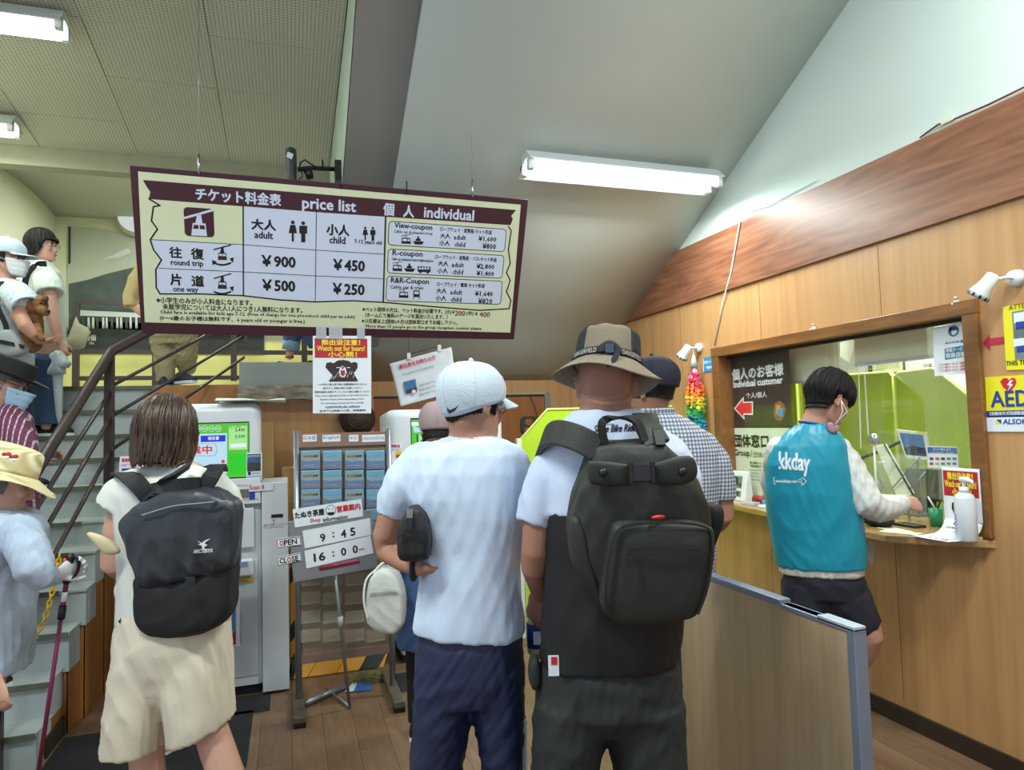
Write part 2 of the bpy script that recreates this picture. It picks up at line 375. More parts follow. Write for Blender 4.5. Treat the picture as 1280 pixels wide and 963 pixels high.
# ---- perforated panel ceiling on the left
pc, nt, b = nodes('perforated_board'); L = nt.links; N = nt.nodes
tc = N.new('ShaderNodeTexCoord'); sx = N.new('ShaderNodeSeparateXYZ'); L.new(tc.outputs['Object'], sx.inputs[0])
def tri(out, f):
    q = N.new('ShaderNodeMath'); q.operation = 'MULTIPLY'; q.inputs[1].default_value = f; L.new(out, q.inputs[0])
    fr = N.new('ShaderNodeMath'); fr.operation = 'FRACT'; L.new(q.outputs[0], fr.inputs[0])
    s_ = N.new('ShaderNodeMath'); s_.operation = 'SUBTRACT'; s_.inputs[1].default_value = .5; L.new(fr.outputs[0], s_.inputs[0])
    p_ = N.new('ShaderNodeMath'); p_.operation = 'POWER'; p_.inputs[1].default_value = 2; L.new(s_.outputs[0], p_.inputs[0]); return p_.outputs[0]
sm = N.new('ShaderNodeMath'); sm.operation = 'ADD'; L.new(tri(sx.outputs[0], 48), sm.inputs[0]); L.new(tri(sx.outputs[1], 48), sm.inputs[1])
lt = N.new('ShaderNodeMath'); lt.operation = 'LESS_THAN'; lt.inputs[1].default_value = .045; L.new(sm.outputs[0], lt.inputs[0])
mx = N.new('ShaderNodeMix'); mx.data_type = 'RGBA'; L.new(lt.outputs[0], mx.inputs[0])
nn = N.new('ShaderNodeTexNoise'); nn.inputs['Scale'].default_value = 1.2; L.new(tc.outputs['Object'], nn.inputs['Vector'])
rr = N.new('ShaderNodeValToRGB'); rr.color_ramp.elements[0].color = lin((186, 184, 166)); rr.color_ramp.elements[1].color = lin((204, 202, 184)); L.new(nn.outputs['Fac'], rr.inputs['Fac'])
L.new(rr.outputs['Color'], mx.inputs[6]); mx.inputs[7].default_value = lin((116, 114, 100)); L.new(mx.outputs[2], b.inputs['Base Color']); b.inputs['Roughness'].default_value = .85
M_perf = pc
cz = lambda y: 4.2-.12*y
cl = MB()
cl.prism([(-2.4, -3, cz(-3)+.012), (.34, -3, cz(-3)+.012), (.34, 5.5, cz(5.5)+.012), (-2.4, 5.5, cz(5.5)+.012)], (0, 0, .06))
ceil_l = struct(cl, 'ceiling', plain('panel_gap', (84, 84, 70), .8))
cols = [-2.27, -1.65, -1.03, -.41, .315]
rows = [1.5+.507*i for i in range(8)]
rows[-1] = 5.06; rows.append(5.5)
for x0, x1 in zip(cols, cols[1:]):
    for y0, y1 in zip(rows, rows[1:]):
        if y1-y0 < .02: continue
        g = .0018; q = MB(); t = random.uniform(0, .003)
        q.prism([(x0+g, y0+g, cz(y0)-t), (x1-g, y0+g, cz(y0)-t), (x1-g, y1-g, cz(y1)-t), (x0+g, y1-g, cz(y1)-t)], (0, 0, .012)); q.build('ceiling_panel', M_perf, ceil_l)
struct(bx((-2.2, 5.5, 3.40), (.36, 5.62, 3.56)), 'trim_2', plain('bulkhead_paint', (166, 162, 140), .8))
c2 = MB(); c2.sheet(lambda u, v: (-2.3+2.7*u, 5.55+2.15*v, 3.50+.02*v+.16*math.sin(v*2.4)), 2, 10, -.04)
struct(c2, 'ceiling_landing', M_perf)
# ---- landing level walls
wl = MB(); wl.use(M_yel).box((-3.2, 7.6, 1.7), (3.0, 7.7, 2.42)); wl.use(M_cream).box((-3.2, 7.6, 2.42), (3.0, 7.7, 4.2))
struct(wl, 'wall_landing_back')
struct(bx((-2.25, 3.2, 0), (-2.15, 7.6, 4.3)), 'wall_left', M_cream)
struct(bx((.36, 5.62, 2.17), (.46, 7.6, 4.2)), 'wall_landing_right', M_cream)
# ---- staircase
stair = empty('staircase', (-1.6, 3.7, 0)); stair['kind'] = 'structure'
SY = [3.70, 3.88, 4.06, 4.24, 4.42, 4.60, 4.80, 5.00, 5.25, 5.50, 5.75]
SZ = [.165, .33, .51, .684, .853, 1.0, 1.19, 1.353, 1.50, 1.672, 1.857]
SX = [-1.10, -1.10, -1.07, -1.04, -1.04, -1.03, -.98, -.90, -.80, ony(252, 512, 5.5).x, ony(290, 484, 5.75).x]
for k in range(11):
    y1 = SY[k+1]+.02 if k < 10 else 7.6
    zb = SZ[k-1]-.02 if k else 0
    st = bx((-2.15, SY[k], zb), (SX[k], y1, SZ[k]-.012)).build('step', M_step, stair)
    bx((-2.15, SY[k]-.018, SZ[k]-.012), (SX[k]+.006, y1, SZ[k])).build('tread', M_step, st)
    bx((-2.15, SY[k]-.024, SZ[k]-.026), (SX[k]-(.12 if k in (3, 4, 5) else .0), SY[k]-.016, SZ[k]+.001)).build('nosing', M_nose, st)
side = MB()
for k in range(11):
    if k < 10:
        x = SX[k]-.012
        side.box((x, SY[k]+.012, 0), (x+.008, SY[k+1]+.016, SZ[k]-.013))
    if k and SX[k] > SX[k-1]: side.box((SX[k-1]-.01, SY[k]+.012, 0), (SX[k]-.006, SY[k]+.02, SZ[k-1]-.02))
side.build('side_panel', M_stepside, stair)
bx((SX[0], 3.8, 0), (SX[0]+.012, 5.5, .09)).build('skirting', M_base, stair)
# wood faces closing the underside of the flared top steps
struct(bx((-1.0, 5.50, 0), (SX[9]+.02, 5.53, SZ[8]+.12)), 'trim_3', M_stepside)
struct(bx((SX[9]-.3, 5.46, SZ[9]-.16), (ony(299, 500, 5.46).x, 5.52, ony(290, 481, 5.46).z)), 'trim_4', M_stepside)
lx0, lx1 = ony(299, 470, 5.44).x, .62
zt = ony(340, 453, 5.44).z; zm = ony(340, 483, 5.44).z; zb_ = ony(340, 500, 5.44).z
struct(bx((lx0, 5.44, zm), (lx1, 7.6, zt)), 'landing_block', plain('grey_block_paint', (150, 156, 156), .7, .05))
ld = MB()
ld.sheet(lambda u, v: (lx0-.01+(lx1-lx0)*u, 5.39++.012*noise.noise(Vector((u*11, v*3, 0))), zm-(zm-zb_)*v*(1+.25*noise.noise(Vector((u*6, 3, 0))))), 40, 6, -.05, False)
struct(ld, 'landing_slab_edge', M_conc)
# ---- ticket office seen through the window
M_ow = plain('office_wall', (206, 212, 204), .8, .02)
ob = MB(); ob.box((4.45, 1.2, 0), (4.55, 6.0, 2.6)); ob.box((2.9, 1.1, 0), (4.55, 1.2, 2.6)); ob.box((2.9, 6.0, 0), (4.55, 6.1, 2.6)); ob.box((2.9, 1.1, 2.6), (4.55, 6.1, 2.7))
struct(ob, 'wall_office', M_ow)
# window frame, glass, counter
w1 = empty('window_1', (WX, 3.1, oz0)); w1['kind'] = 'structure'
fy0, fy1, fz1 = oy0-.055, oy1+.06, oz1+.05
fr = MB(); fr.box((WX-.025, fy0, oz0), (WX+.11, oy0+.012, fz1)); fr.build('window_frame', M_frame, w1, .003)
fr = MB(); fr.box((WX-.025, oy1-.012, oz0), (WX+.11, fy1, fz1)); fr.build('window_frame', M_frame, w1, .003)
fr = MB(); fr.box((WX-.028, fy0-.002, oz1-.012), (WX+.11, fy1+.002, fz1)); fr.build('window_frame', M_frame, w1, .003)
gm, nt, b = nodes('window_glass'); b.inputs['Transmission Weight'].default_value = 1; b.inputs['Roughness'].default_value = .01; b.inputs['IOR'].default_value = 1.45; b.inputs['Alpha'].default_value = .10; b.inputs['Base Color'].default_value = (.9, 1, .95, 1)
M_glass = gm
bx((WX+.05, oy0+.01, oz0+.13), (WX+.055, 3.05, oz1-.01)).build('pane', M_glass, w1)
bx((WX+.065, 3.03, oz0+.0), (WX+.07, oy1-.01, oz1-.01)).build('pane', M_glass, w1)
bx((WX+.046, oy0+.01, oz1-.03), (WX+.075, oy1-.01, oz1-.012)).build('track', blackp, w1)
M_ctop = wood('counter_top_wood', (150, 112, 62), (172, 134, 80), (188, 150, 96), (8, 1.0, 8), .18, 2.5, 3.0, 'X', coat=.6, wv=.1)
ctz = .955
ct = MB(); ct.prism([(WX-.27, 2.42, ctz-.035), (WX-.0, 2.12, ctz-.035), (WX+.55, 2.12, ctz-.035), (WX+.55, 4.05, ctz-.035), (WX-.13, 4.05, ctz-.035), (WX-.18, 3.5, ctz-.035)][::-1], (0, 0, .035))
counter = ct.build('counter', None if False else M_ctop, None, .006); tag(counter, 'wooden shelf counter with a lacquered top under the ticket window', 'counter')
# ================================================================ FITTINGS
tubeE = emis('fluorescent_tube', (240, 255, 250), 16.0)
def lamp(x0, x1, y, z, label, tilt=0.0, fins=True):
    t = empty('fluorescent_lamp', ((x0+x1)/2, y, z+.1), label, 'lamp')
    q = MB(); w = .085
    pr = [(-.035, .10), (.035, .10), (w+.02, .018), (w+.02, .010), (.03, .055), (-.03, .055), (-w-.02, .010), (-w-.02, .018)]
    def P3(x, p): return (x, y+p[0], z+p[1]+p[0]*tilt)
    n = len(pr); q.rings([[P3(x0, p) for p in pr], [P3(x1, p) for p in pr]], smooth=False)
    q.build('reflector', plain('lamp_enamel', (206, 214, 216), .35, .01), t)
    for s_ in (-1, 1):
        yy = y+s_*.062
        q = MB(); q.tube([(x0+.035, yy, z+.004), (x1-.035, yy, z+.004)], .0155, 14); q.build('tube', tubeE, t)
        for xx, dx in ((x0, .034), (x1-.034, .034)):
            q = MB(); q.box((xx, yy-.02, z-.016), (xx+dx, yy+.02, z+.05)); q.build('lamp_holder', white, t, .003)
    return t
lm = lamp(1.33, 2.64, 3.72, 2.985, 'long white twin tube fluorescent lamp under the sloping plaster ceiling', -.25)
q = MB(); a = ony(712, 183, 3.90); c_ = ony(847, 209, 3.90)
q.prism([(a.x, 3.86, a.z-.02), (c_.x, 3.86, a.z-.02), (c_.x, 3.80, 3.05), (a.x, 3.80, 3.05)], (0, .16, 0.0)); q.build('mounting_block', white, lm)
lamp(-2.14, -1.09, 4.0, 3.60, 'fluorescent lamp in the top left corner, nearest of the two under the perforated ceiling')
lamp(-2.14, -1.66, 5.1, 3.47, 'short fluorescent lamp at the left edge, the lower and farther one under the perforated ceiling')
lamp(1.3, 2.6, .9, 4.35, 'added unseen fluorescent lamp over the queue that brightens the sloping ceiling')  # unseen fixture, added so its tubes throw more light on the plaster slope
lamp(-1.7, -.45, 1.0, 3.95, 'added unseen fluorescent lamp over the queue that brightens the perforated ceiling')  # second unseen fixture, added to lift the left ceiling
# ---------------------------------------------------------------- price sign
o_ = P(162, 207, 3.35); SG = Pl(o_, ray(3176, 466), -ray(383, 3076)); SG.V = (SG.V-SG.U*SG.V.dot(SG.U)).normalized(); SG.N = SG.U.cross(SG.V)
maroon = plain('maroon_print', (64, 26, 38), .5, .03); cream = plain('cream_print', (214, 220, 186), .5, .02); lav = plain('pale_lavender_print', (206, 214, 236), .5, .01)
sgn = empty('price_list_sign', SG.pt(1.04, 0), 'large hanging maroon and cream price list board with ticket fares', 'sign')
W_, H_ = 2.078, .85
q = MB(); q.prism([SG.pt(0, -H_), SG.pt(W_, -H_), SG.pt(W_, 0), SG.pt(0, 0)], -SG.N*.018); q.build('board', maroon, sgn, .002)
q = MB(); p = Print(SG, q); p.poly([(172.5, 214.4), (651, 256), (637.8, 416), (181, 403)], cream, 0)
p.poly([(178.7, 225), (645, 262.6), (639, 270), (641, 274), (638, 281.5), (400, 265.7), (186, 248.8), (188, 240), (183, 233)], maroon, 1)
lw = .0075
ledge = [(105,235),(160,268),(128,275),(118,345),(148,388),(112,440),(128,490),(168,542),(140,590),(142,680),(160,710)]
ledge = [(160+x/4.0115, 190+y/4.0115) for x, y in ledge]
redge = [(985,348),(1000,370),(985,470),(995,540),(975,590),(995,630),(975,690),(998,735),(990,776)]; redge = [(400+x/4.185, 200+y/4.185) for x, y in redge]
p.poly([(190, 299.7), (304, 306), (304, 369.5), (200, 367.5), (195, 360), (195, 337), (202, 325), (192, 312)], lav, 1)
p.poly([(304, 257.6), (395.5, 265), (481, 271), (479, 378), (394, 377.5), (304, 369.8)], lav, 1)
p.line(ledge, lw, inkK, 2); p.line(redge, lw, inkK, 2)
p.line([(200, 367.5), (250, 367.5), (304, 369.7), (350, 375), (394, 377.5), (440, 376), (479, 378), (560, 385), (600, 388), (636, 386)], lw, inkK, 2)
p.line([(190, 299.7), (304, 306), (394, 312.7), (481, 318)], .0035, inkK, 2); p.line([(199, 335.4), (304, 340), (394, 345), (480, 348.6)], .0035, inkK, 2)
p.line([(304, 257.6), (304.3, 369.7)], .007, inkK, 2); p.line([(395.5, 265), (394, 377.5)], .004, inkK, 2); p.line([(482, 271), (479, 378)], .009, inkK, 2)
def rrect(x0, y0, x1, y1, r, mat, layer, line=None, lt=.004):
    a = SG.uv(x0, y0); b = SG.uv(x1, y1); u0, u1, v1, v0 = a[0], b[0], a[1], b[1]; pts = []
    for cx_, cy_, s0 in ((u1-r, v1-r, 0), (u0+r, v1-r, 90), (u0+r, v0+r, 180), (u1-r, v0+r, 270)):
        for k in range(5): t = math.radians(s0+22.5*k); pts.append((cx_+r*math.cos(t), cy_+r*math.sin(t)))
    p.polyuv(pts, mat, layer)
    if line: p.line(pts+[pts[0]], lt, line, layer+1, True)
rrect(229.3, 258.6, 268.2, 297, .02, maroon, 2)
for x0, y0, x1, y1 in ((486.3, 276.5, 630.5, 314.8), (485.3, 311.2, 627.5, 348), (483.6, 345.2, 625.5, 380.6)): rrect(x0, y0, x1, y1, .02, lav, 1, inkK)
def ucar(x, y, s, body, win, base):
    """aerial cabin: cable, hanger, cabin with two panes; s = cabin width in px"""
    p.line([(x-s*.95, y-s*.45), (x+s*.95, y-s*.98)], .011*s/19, body, 4)
    p.poly([(x-s*.13, y-s*.72), (x+s*.1, y-s*.80), (x+s*.22, y-s*.1), (x-s*.25, y-s*.1)], body, 4)
    p.poly([(x-s*.42, y-s*.12), (x+s*.42, y-s*.08), (x+s*.52, y+s*.75), (x-s*.52, y+s*.70)], body, 4)
    p.poly([(x-s*.34, y), (x-s*.04, y+.02*s), (x-s*.04, y+s*.28), (x-s*.40, y+s*.26)], win, 5); p.poly([(x+s*.04, y+.02*s), (x+s*.34, y+.04*s), (x+s*.40, y+s*.31), (x+s*.04, y+s*.29)], win, 5)
    if base: p.poly([(x-s*.44, y+s*.34), (x+s*.46, y+s*.38), (x+s*.48, y+s*.68), (x-s*.47, y+s*.64)], base, 5)
ucar(249, 281, 19, lav, maroon, None)
for yy in (317, 353):
    ucar(278, yy, 11, inkK, lav, maroon)
    pts = [(266+x/1.0, yy+11+3.2*math.sin(x/24*3.14)) for x in range(2, 24, 2)]; p.line(pts, .009, inkK, 4)
    p.poly([(287, yy+6), (292.5, yy+5), (291, yy+12)], inkK, 4)
    if yy < 330: p.poly([(265, yy+8), (266, yy+15), (271, yy+10)], inkK, 4)
def person_icon(x, y, h, skirt):
    p.disc(x, y-h*.42, h*.09, inkK, 4)
    if skirt: p.poly([(x-h*.12, y-h*.3), (x+h*.12, y-h*.3), (x+h*.2, y+.1*h), (x+h*.05, y+.1*h), (x+h*.05, y+h*.5), (x-h*.05, y+h*.5), (x-h*.05, y+.1*h), (x-h*.2, y+.1*h)], inkK, 4)
    else: p.poly([(x-h*.19, y-h*.3), (x+h*.19, y-h*.3), (x+h*.19, y+.08*h), (x+h*.1, y+.08*h), (x+h*.1, y+h*.5), (x-h*.1, y+h*.5), (x-h*.1, y+.08*h), (x-h*.19, y+.08*h)], inkK, 4)
person_icon(366, 289, 26, True); person_icon(379, 290, 26, False); person_icon(456.5, 292, 17, True); person_icon(466, 292.5, 17, False)
T = lambda *a, **k: p.text(*a, **k)
T('チケット料金表', 245, 250, 351, 15.5, lav, bold=.035); T('price list', 378, 264.5, 444.5, 18, lav, bold=.03); T('個', 479, 269, 492, 15.5, lav, bold=.03); T('人', 504, 271, 517, 14.5, lav, bold=.04); T('individual', 530, 271.5, 592, 13, lav, bold=.04)
T('往', 212.4, 322.1, 227.5, 13.5, inkK, bold=.035); T('復', 239.3, 323.8, 254.8, 13.5, inkK, bold=.035); T('round trip', 214, 333.3, 254, 9, inkK, bold=.03)
T('片', 213.6, 356.3, 227, 14, inkK, bold=.04); T('道', 240, 357.8, 255.3, 13.5, inkK, bold=.035); T('one way', 217, 366.6, 247.8, 6.8, inkK, bold=.03)
T('大人', 314.6, 286.5, 344.6, 13, inkK, bold=.045); T('adult', 318.4, 297.5, 341, 8.5, inkK, bold=.04); T('￥900', 327.6, 332.6, 369, 13.5, inkK, bold=.05); T('￥500', 328.3, 363, 368.5, 13.5, inkK, bold=.05)
T('小人', 408.4, 293.5, 436.3, 13.5, inkK, bold=.045); T('child', 412, 304, 431.5, 8.5, inkK, bold=.04); T('7-12 years old', 443, 305.3, 477, 6, inkK, bold=.03)
T('￥450', 416.7, 337.5, 455.4, 13.5, inkK, bold=.05); T('￥250', 416, 367.5, 455, 13.5, inkK, bold=.05)
def coupon(y, name, x1, sub, xs, jp, jx0, jx1, a, ax_, c, cx2, dx):
    T(name, 493-dx, y, x1, 8.5, inkK, bold=.03); T(sub, 492-dx, y+5.3, xs, 4.6, inkK, bold=.02, res=1)
    T(jp, jx0, y+2.5, jx1, 5.5, inkK, bold=.02, res=1)
    T('大人', 550-dx, y+11.5, 562.5-dx, 6.5, inkK, bold=.03, res=1); T('adult', 567-dx, y+12.8, 582-dx, 6, inkK, bold=.03, res=1); T(a, 598-dx, y+15.5, 620-dx, 7, inkK, bold=.035, res=1)
    T('小人', 549-dx, y+20.5, 562-dx, 6.5, inkK, bold=.03, res=1); T('child', 568-dx, y+21.8, 581-dx, 6, inkK, bold=.03, res=1); T(c, ax_-dx, y+24.4, 619.5-dx, 7, inkK, bold=.035, res=1)
coupon(286.5, 'View-coupon', 540, 'Cable car & pleasure boat', 540.5, 'ロープウェイ・遊覧船-セット料金', 550, 615, '¥1,600', 603, '¥800', 0, 0)
coupon(321, 'R-coupon', 528, 'Cable car & pleasure boat & sightseeing bus', 541.5, 'ロープウェイ・遊覧船・バス-セット料金', 544, 621, '¥2,800', 598, '¥1,400', 0, 2.5)
coupon(355.3, 'R&R-Coupon', 535.7, 'Cable car & train', 529, 'ロープウェイ・電車-セット料金', 546, 606, '¥1,640', 602, '¥820', 0, 4.5)
def cabin_s(x, y): 
    p.poly([(x-5, y-3), (x+5, y-2.4), (x+6, y+5), (x-6, y+4.5)], inkK, 4); p.poly([(x-4, y-1.6), (x+1, y-1.4), (x+1, y+1.6), (x-4.6, y+1.4)], lav, 5); p.poly([(x+2, y-1.2), (x+4.2, y-1.1), (x+4.8, y+1.8), (x+2, y+1.6)], lav, 5); p.line([(x-6, y-5), (x+6, y-7)], .003, inkK, 4); p.line([(x, y-6), (x, y-2)], .004, inkK, 4)
def ship(x, y): p.poly([(x-7, y+1), (x+7, y+1.5), (x+4.5, y+5.3), (x-4.5, y+5)], inkK, 4); p.poly([(x-3, y-2), (x+2.5, y-2), (x+3, y+.8), (x-4, y+.6)], inkK, 4); p.poly([(x-1.5, y-5), (x+.5, y-5), (x+1, y-2), (x-1.5, y-2)], inkK, 4)
def bus(x, y):
    p.poly([(x-8, y-3), (x+8, y-2.3), (x+8, y+4.4), (x-8, y+3.8)], inkK, 4)
    for k in range(4): p.poly([(x-6.6+k*3.5, y-1.7), (x-4+k*3.5, y-1.6), (x-4+k*3.5, y+1), (x-6.6+k*3.5, y+.9)], lav, 5)
    p.disc(x-4.5, y+4.2, 1.5, inkK, 4, 10); p.disc(x+4.5, y+4.8, 1.5, inkK, 4, 10)
def train(x, y): p.poly([(x-4, y-4.5), (x+4, y-4.2), (x+4, y+4), (x-4, y+3.8)], inkK, 4); p.poly([(x-2.8, y-3), (x+2.8, y-2.8), (x+2.8, y+.3), (x-2.8, y+.1)], lav, 5); p.line([(x-3, y+3.5), (x-4.5, y+7)], .003, inkK, 4); p.line([(x+3, y+3.5), (x+4.5, y+7)], .003, inkK, 4)
cabin_s(507.5, 300); ship(523, 300.5); cabin_s(496.5, 334); ship(512, 334.5); bus(530, 336); cabin_s(504.5, 367.5); train(520.5, 367.5)
T('※小学生のみが小人料金になります。', 196, 378.8, 315, 7.5, inkK, bold=.02); T('未就学児については大人1人につき1人無料になります。', 203.6, 387, 378, 7.5, inkK, bold=.02)
T('Child fare is available for kids age 7-12. (Free of charge for one pre-school child per an adult)', 200.6, 393.3, 444, 5.5, inkK, bold=.02, res=1); T('(0～6歳のお子様は無料です。6 years old or younger is free.)', 200, 401.3, 381, 7, inkK, bold=.02, res=1)
redd = plain('brown_red_ink', (140, 60, 40), .6)
T('※ペット同伴の方は、ペット料金が必要です。(小)￥', 453, 390.5, 568, 7, inkK, bold=.02, res=1); T('200', 568.5, 394.5, 581, 6, redd, bold=.03); T('(中)￥', 582.5, 395, 597, 6, inkK, bold=.02); T('400', 599, 396, 612, 6, redd, bold=.03)
T('（ホームにて無料のゲージを貸出いたします。）', 456, 396.8, 559.6, 6, inkK, bold=.02, res=1); T('※15名様以上(団体)の方は団体窓口までお越し下さい。', 452, 404.6, 571.6, 6.3, inkK, bold=.02, res=1)
T('More than 15 people go to the group reception counter please.', 457, 410.8, 602.6, 5.2, inkK, bold=.02, res=1)
q.build('print', None, sgn)
for hx, topz in ((249, None), (590, None)):
    a = SG.hit(hx, 216 if hx < 300 else 245); 
    q = MB(); q.tube([a+Vector((0, -.012, -.01)), a+Vector((0, -.012, .09))], .006, 6); q.build('hook', chrome, sgn)
    zc = cz(a.y) if hx < 300 else czip(a.y)
    q = MB(); q.tube([a+Vector((0, -.012, .07)), Vector((a.x, a.y-.012, zc-.005))], .0014, 4); q.build('wire', alum, sgn)
    q = MB(); q.box((a.x-.02, a.y-.03, zc-.012), (a.x+.02, a.y+.01, zc)); q.build('ceiling_plate', alum, sgn)
for hx in (426, 508):
    a = SG.hit(hx, 232 if hx < 450 else 238); q = MB(); q.tube([a+Vector((0, -.004, -.02)), a+Vector((.002, -.004, .05))], .004, 5); q.build('clip', blackp, sgn)
# ---------------------------------------------------------------- bear poster
def sheet_paper(name, label, cat, pl, corners, th=.0012, mat=None, parent=None):
    """flat sheet with its corners TL, TR, BR, BL given as image points on pl"""
    q = MB(); q.use(mat or paperW); uv = [pl.uv(*c) for c in corners]
    q.prism([pl.pt(*uv[3]), pl.pt(*uv[2]), pl.pt(*uv[1]), pl.pt(*uv[0])], -pl.N*th)
    return q
BP = Pl((0, 3.985, 0), (1, 0, 0), (0, 0, 1))
bearred = plain('poster_red', (176, 26, 40), .5, .02); byel = plain('poster_yellow', (240, 216, 60), .5, .02); bbr = plain('bear_brown', (46, 30, 28), .6, .2, 30)
def bear_poster(pl, X0, Y0, X1, Y1, name='poster'):
    """X0.. are image points of the corners; everything inside is proportional"""
    q = sheet_paper(None, None, None, pl, [(X0, Y0), (X1, Y0), (X1, Y1), (X0, Y1)])
    p = Print(pl, q); u0, v1 = pl.uv(X0, Y0); u1, v0 = pl.uv(X1, Y1); Wd, Hd = u1-u0, v1-v0
    U = lambda s: u0+Wd*s; V = lambda s: v1-Hd*s
    def R(a, b, c, d, m, l): p.polyuv([(U(a), V(d)), (U(c), V(d)), (U(c), V(b)), (U(a), V(b))], m, l)
    def TX(t, a, b, c, d, m, bo=.02, res=1): p.textuv(t, U(a), V(d), U(c), V(b), m, 3, bo, res)
    R(.03, .03, .95, .28, bearred, 1)
    TX('熊出没注意！', .15, .045, .82, .115, byel, .04, 2); TX('Watch out for bears!', .07, .125, .9, .19, byel, .03, 2); TX('小心熊！', .26, .2, .76, .27, byel, .04, 2)
    out = [(.26,.585),(.33,.50),(.27,.455),(.21,.40),(.23,.345),(.30,.335),(.35,.35),(.42,.315),(.52,.305),(.62,.32),(.66,.345),(.72,.33),(.77,.35),(.77,.41),(.73,.455),(.70,.47),(.74,.53),(.78,.585)]
    p.polyuv([(U(a), V(b)) for a, b in out], bbr, 2)
    for a, b, c, d in ((.4,.40,.46,.41),(.58,.40,.64,.41)): R(a, b, c, d, paperW, 3)
    p.polyuv([(U(a), V(b)) for a, b in ((.46,.41),(.5,.38),(.56,.41),(.58,.47),(.54,.53),(.48,.53),(.44,.47))], paperW, 3)
    p.polyuv([(U(a), V(b)) for a, b in ((.475,.44),(.545,.44),(.55,.49),(.51,.52),(.47,.49))], bearred, 4)
    p.polyuv([(U(a), V(b)) for a, b in ((.485,.395),(.53,.395),(.515,.425),(.495,.425))], bbr, 4)
    for k in range(14):
        a = .27+.035*k; b = .56-.09*random.random(); p.line([(U(a), V(b)), (U(a+.02), V(b-.04))], .0022, paperW, 3, True)
    rows = ['この付近の登山道で熊の目撃情報がありました', '道中ラしき熊は特に注意ください', '荷物を無理に利用せず、もったりの場から離れてください', 'There was a sighting of a bear on the trail near here.', 'Beware of bears when descending on foot.', 'Do not irritate the bear and leave quietly.', '在這附近的登山道上有熊出没', '徒歩下山時請小心熊、安静離開']
    for k, t in enumerate(rows):
        w_ = (.86, .68, .96, .94, .76, .74, .60, .8)[k]/2; TX(t, .5-w_, .608+k*.048, .5+w_, .633+k*.048, inkK, .02)
    return q
q = bear_poster(BP, 391, 420, 464, 517); o = q.build('bear_warning_poster'); origin(o, BP.hit(428, 420)); tag(o, 'white bear warning poster taped below the hanging price list board', 'poster')
tape = plain('clear_tape', (200, 206, 214), .2, .02, alpha=.5)
for a, b in ((395, 408), (411, 428), (446, 456)):
    A = BP.hit(a, 408); B = BP.hit(b, 424); q = MB(); q.box((A.x, 3.978, B.z), (B.x, 3.981, A.z)); q.build('tape', tape, o)
# ---------------------------------------------------------------- notice hung from clips
NP = Pl(ony(487, 455, 4.7), (ony(564, 434, 4.7)-ony(487, 455, 4.7)), (0, 0, 1)); NP.V = (NP.V-NP.U*NP.V.dot(NP.U)).normalized(); NP.N = NP.U.cross(NP.V)
glossy = plain("laminated_paper", (216, 222, 232), .08, .01)
q = MB(); q.use(glossy)
uv = [NP.uv(*c) for c in ((487, 455), (564, 434), (573, 489), (501, 508))]
def lam(u, v):
    a = Vector(uv[0]).lerp(Vector(uv[1]), u); b = Vector(uv[3]).lerp(Vector(uv[2]), u); c = a.lerp(b, v)
    return NP.pt(c.x, c.y, .004*noise.noise(Vector((u*5, v*5, 0)))*2)
q.sheet(lam, 24, 16, .001)
p = Print(NP, q, .012)
p.text('割引券をお持ちの方', 500, 462, 548, 6, inkR, bold=.03); p.text('This machine is for discount tickets', 503, 470, 545, 3, inkK, res=1)
p.poly([(504, 478), (519, 474), (521, 490), (507, 493)], plain('photo_blue', (60, 110, 160), .4, .2, 40), 1); p.poly([(507, 488), (520.5, 484), (521, 490), (508, 493)], plain('photo_dark', (50, 60, 50), .4, .3, 40), 2)
for k in range(3): p.text('券売機では割引できません', 524, 484+k*6, 548, 3, inkK, res=1)
p.disc(517, 490, 3.4, inkR, 3); p.disc(517, 490, 2.6, glossy, 4)
o = q.build('hanging_notice'); origin(o, NP.hit(487, 455)); tag(o, 'tilted shiny laminated notice clipped above the white capped man', 'notice')
for cx_, cy_ in ((511, 445), (549, 435)):
    a = NP.hit(cx_, cy_); q = MB(); q.box((a.x-.012, a.y-.008, a.z-.025), (a.x+.012, a.y+.006, a.z+.02)); q.build('clip', white, o)
a = NP.hit(511, 443); b2 = NP.hit(549, 433); q = MB(); q.tube([a, b2], .002, 4)
q.tube([b2, Vector((b2.x, b2.y, czip(b2.y)-.002))], .0012, 4); q.tube([a, Vector((a.x, a.y, czip(a.y)-.002))], .0012, 4); q.build('string', blackp, o)
# ---------------------------------------------------------------- security device on the beam
q0 = empty('speaker', ony(375, 210, 4.25), 'black flat speaker with a pale label on a bracket at the beam', 'speaker')
a = ony(356.5, 186, 4.25); b2 = ony(371.5, 224, 4.25)
q = MB(); q.tube([((a.x+b2.x)/2, 4.25, b2.z-.1), ((a.x+b2.x)/2, 4.25, a.z-.03), ((a.x+b2.x)/2, 4.25, a.z)], [.04, .04, .037], 14, flat=.8); q.build('body', plain('dark_grey_casing', (52, 54, 54), .5, .05), q0, .004)
A = ony(357.5, 189, 4.20); B = ony(367, 199, 4.20); q = MB(); q.add([(A.x, 4.205, B.z+.012), (B.x-.01, 4.205, B.z), (B.x, 4.205, A.z-.012), (A.x+.01, 4.205, A.z)], [(0, 1, 2, 3)]); q.build('label', paperW, q0)
q = MB(); q.tube([ony(372, 212, 4.25), ony(392, 210, 4.25), (.318, 4.25, ony(403, 210, 4.25).z)], .014, 8)
q.box(tuple(Vector((.28, 4.22, ony(400, 226, 4.25).z))), (.318, 4.30, ony(400, 200, 4.25).z)); q.tube([ony(384, 212, 4.25), ony(388, 224, 4.25)], [.03, .022], 10); q.build('bracket', blackp, q0)
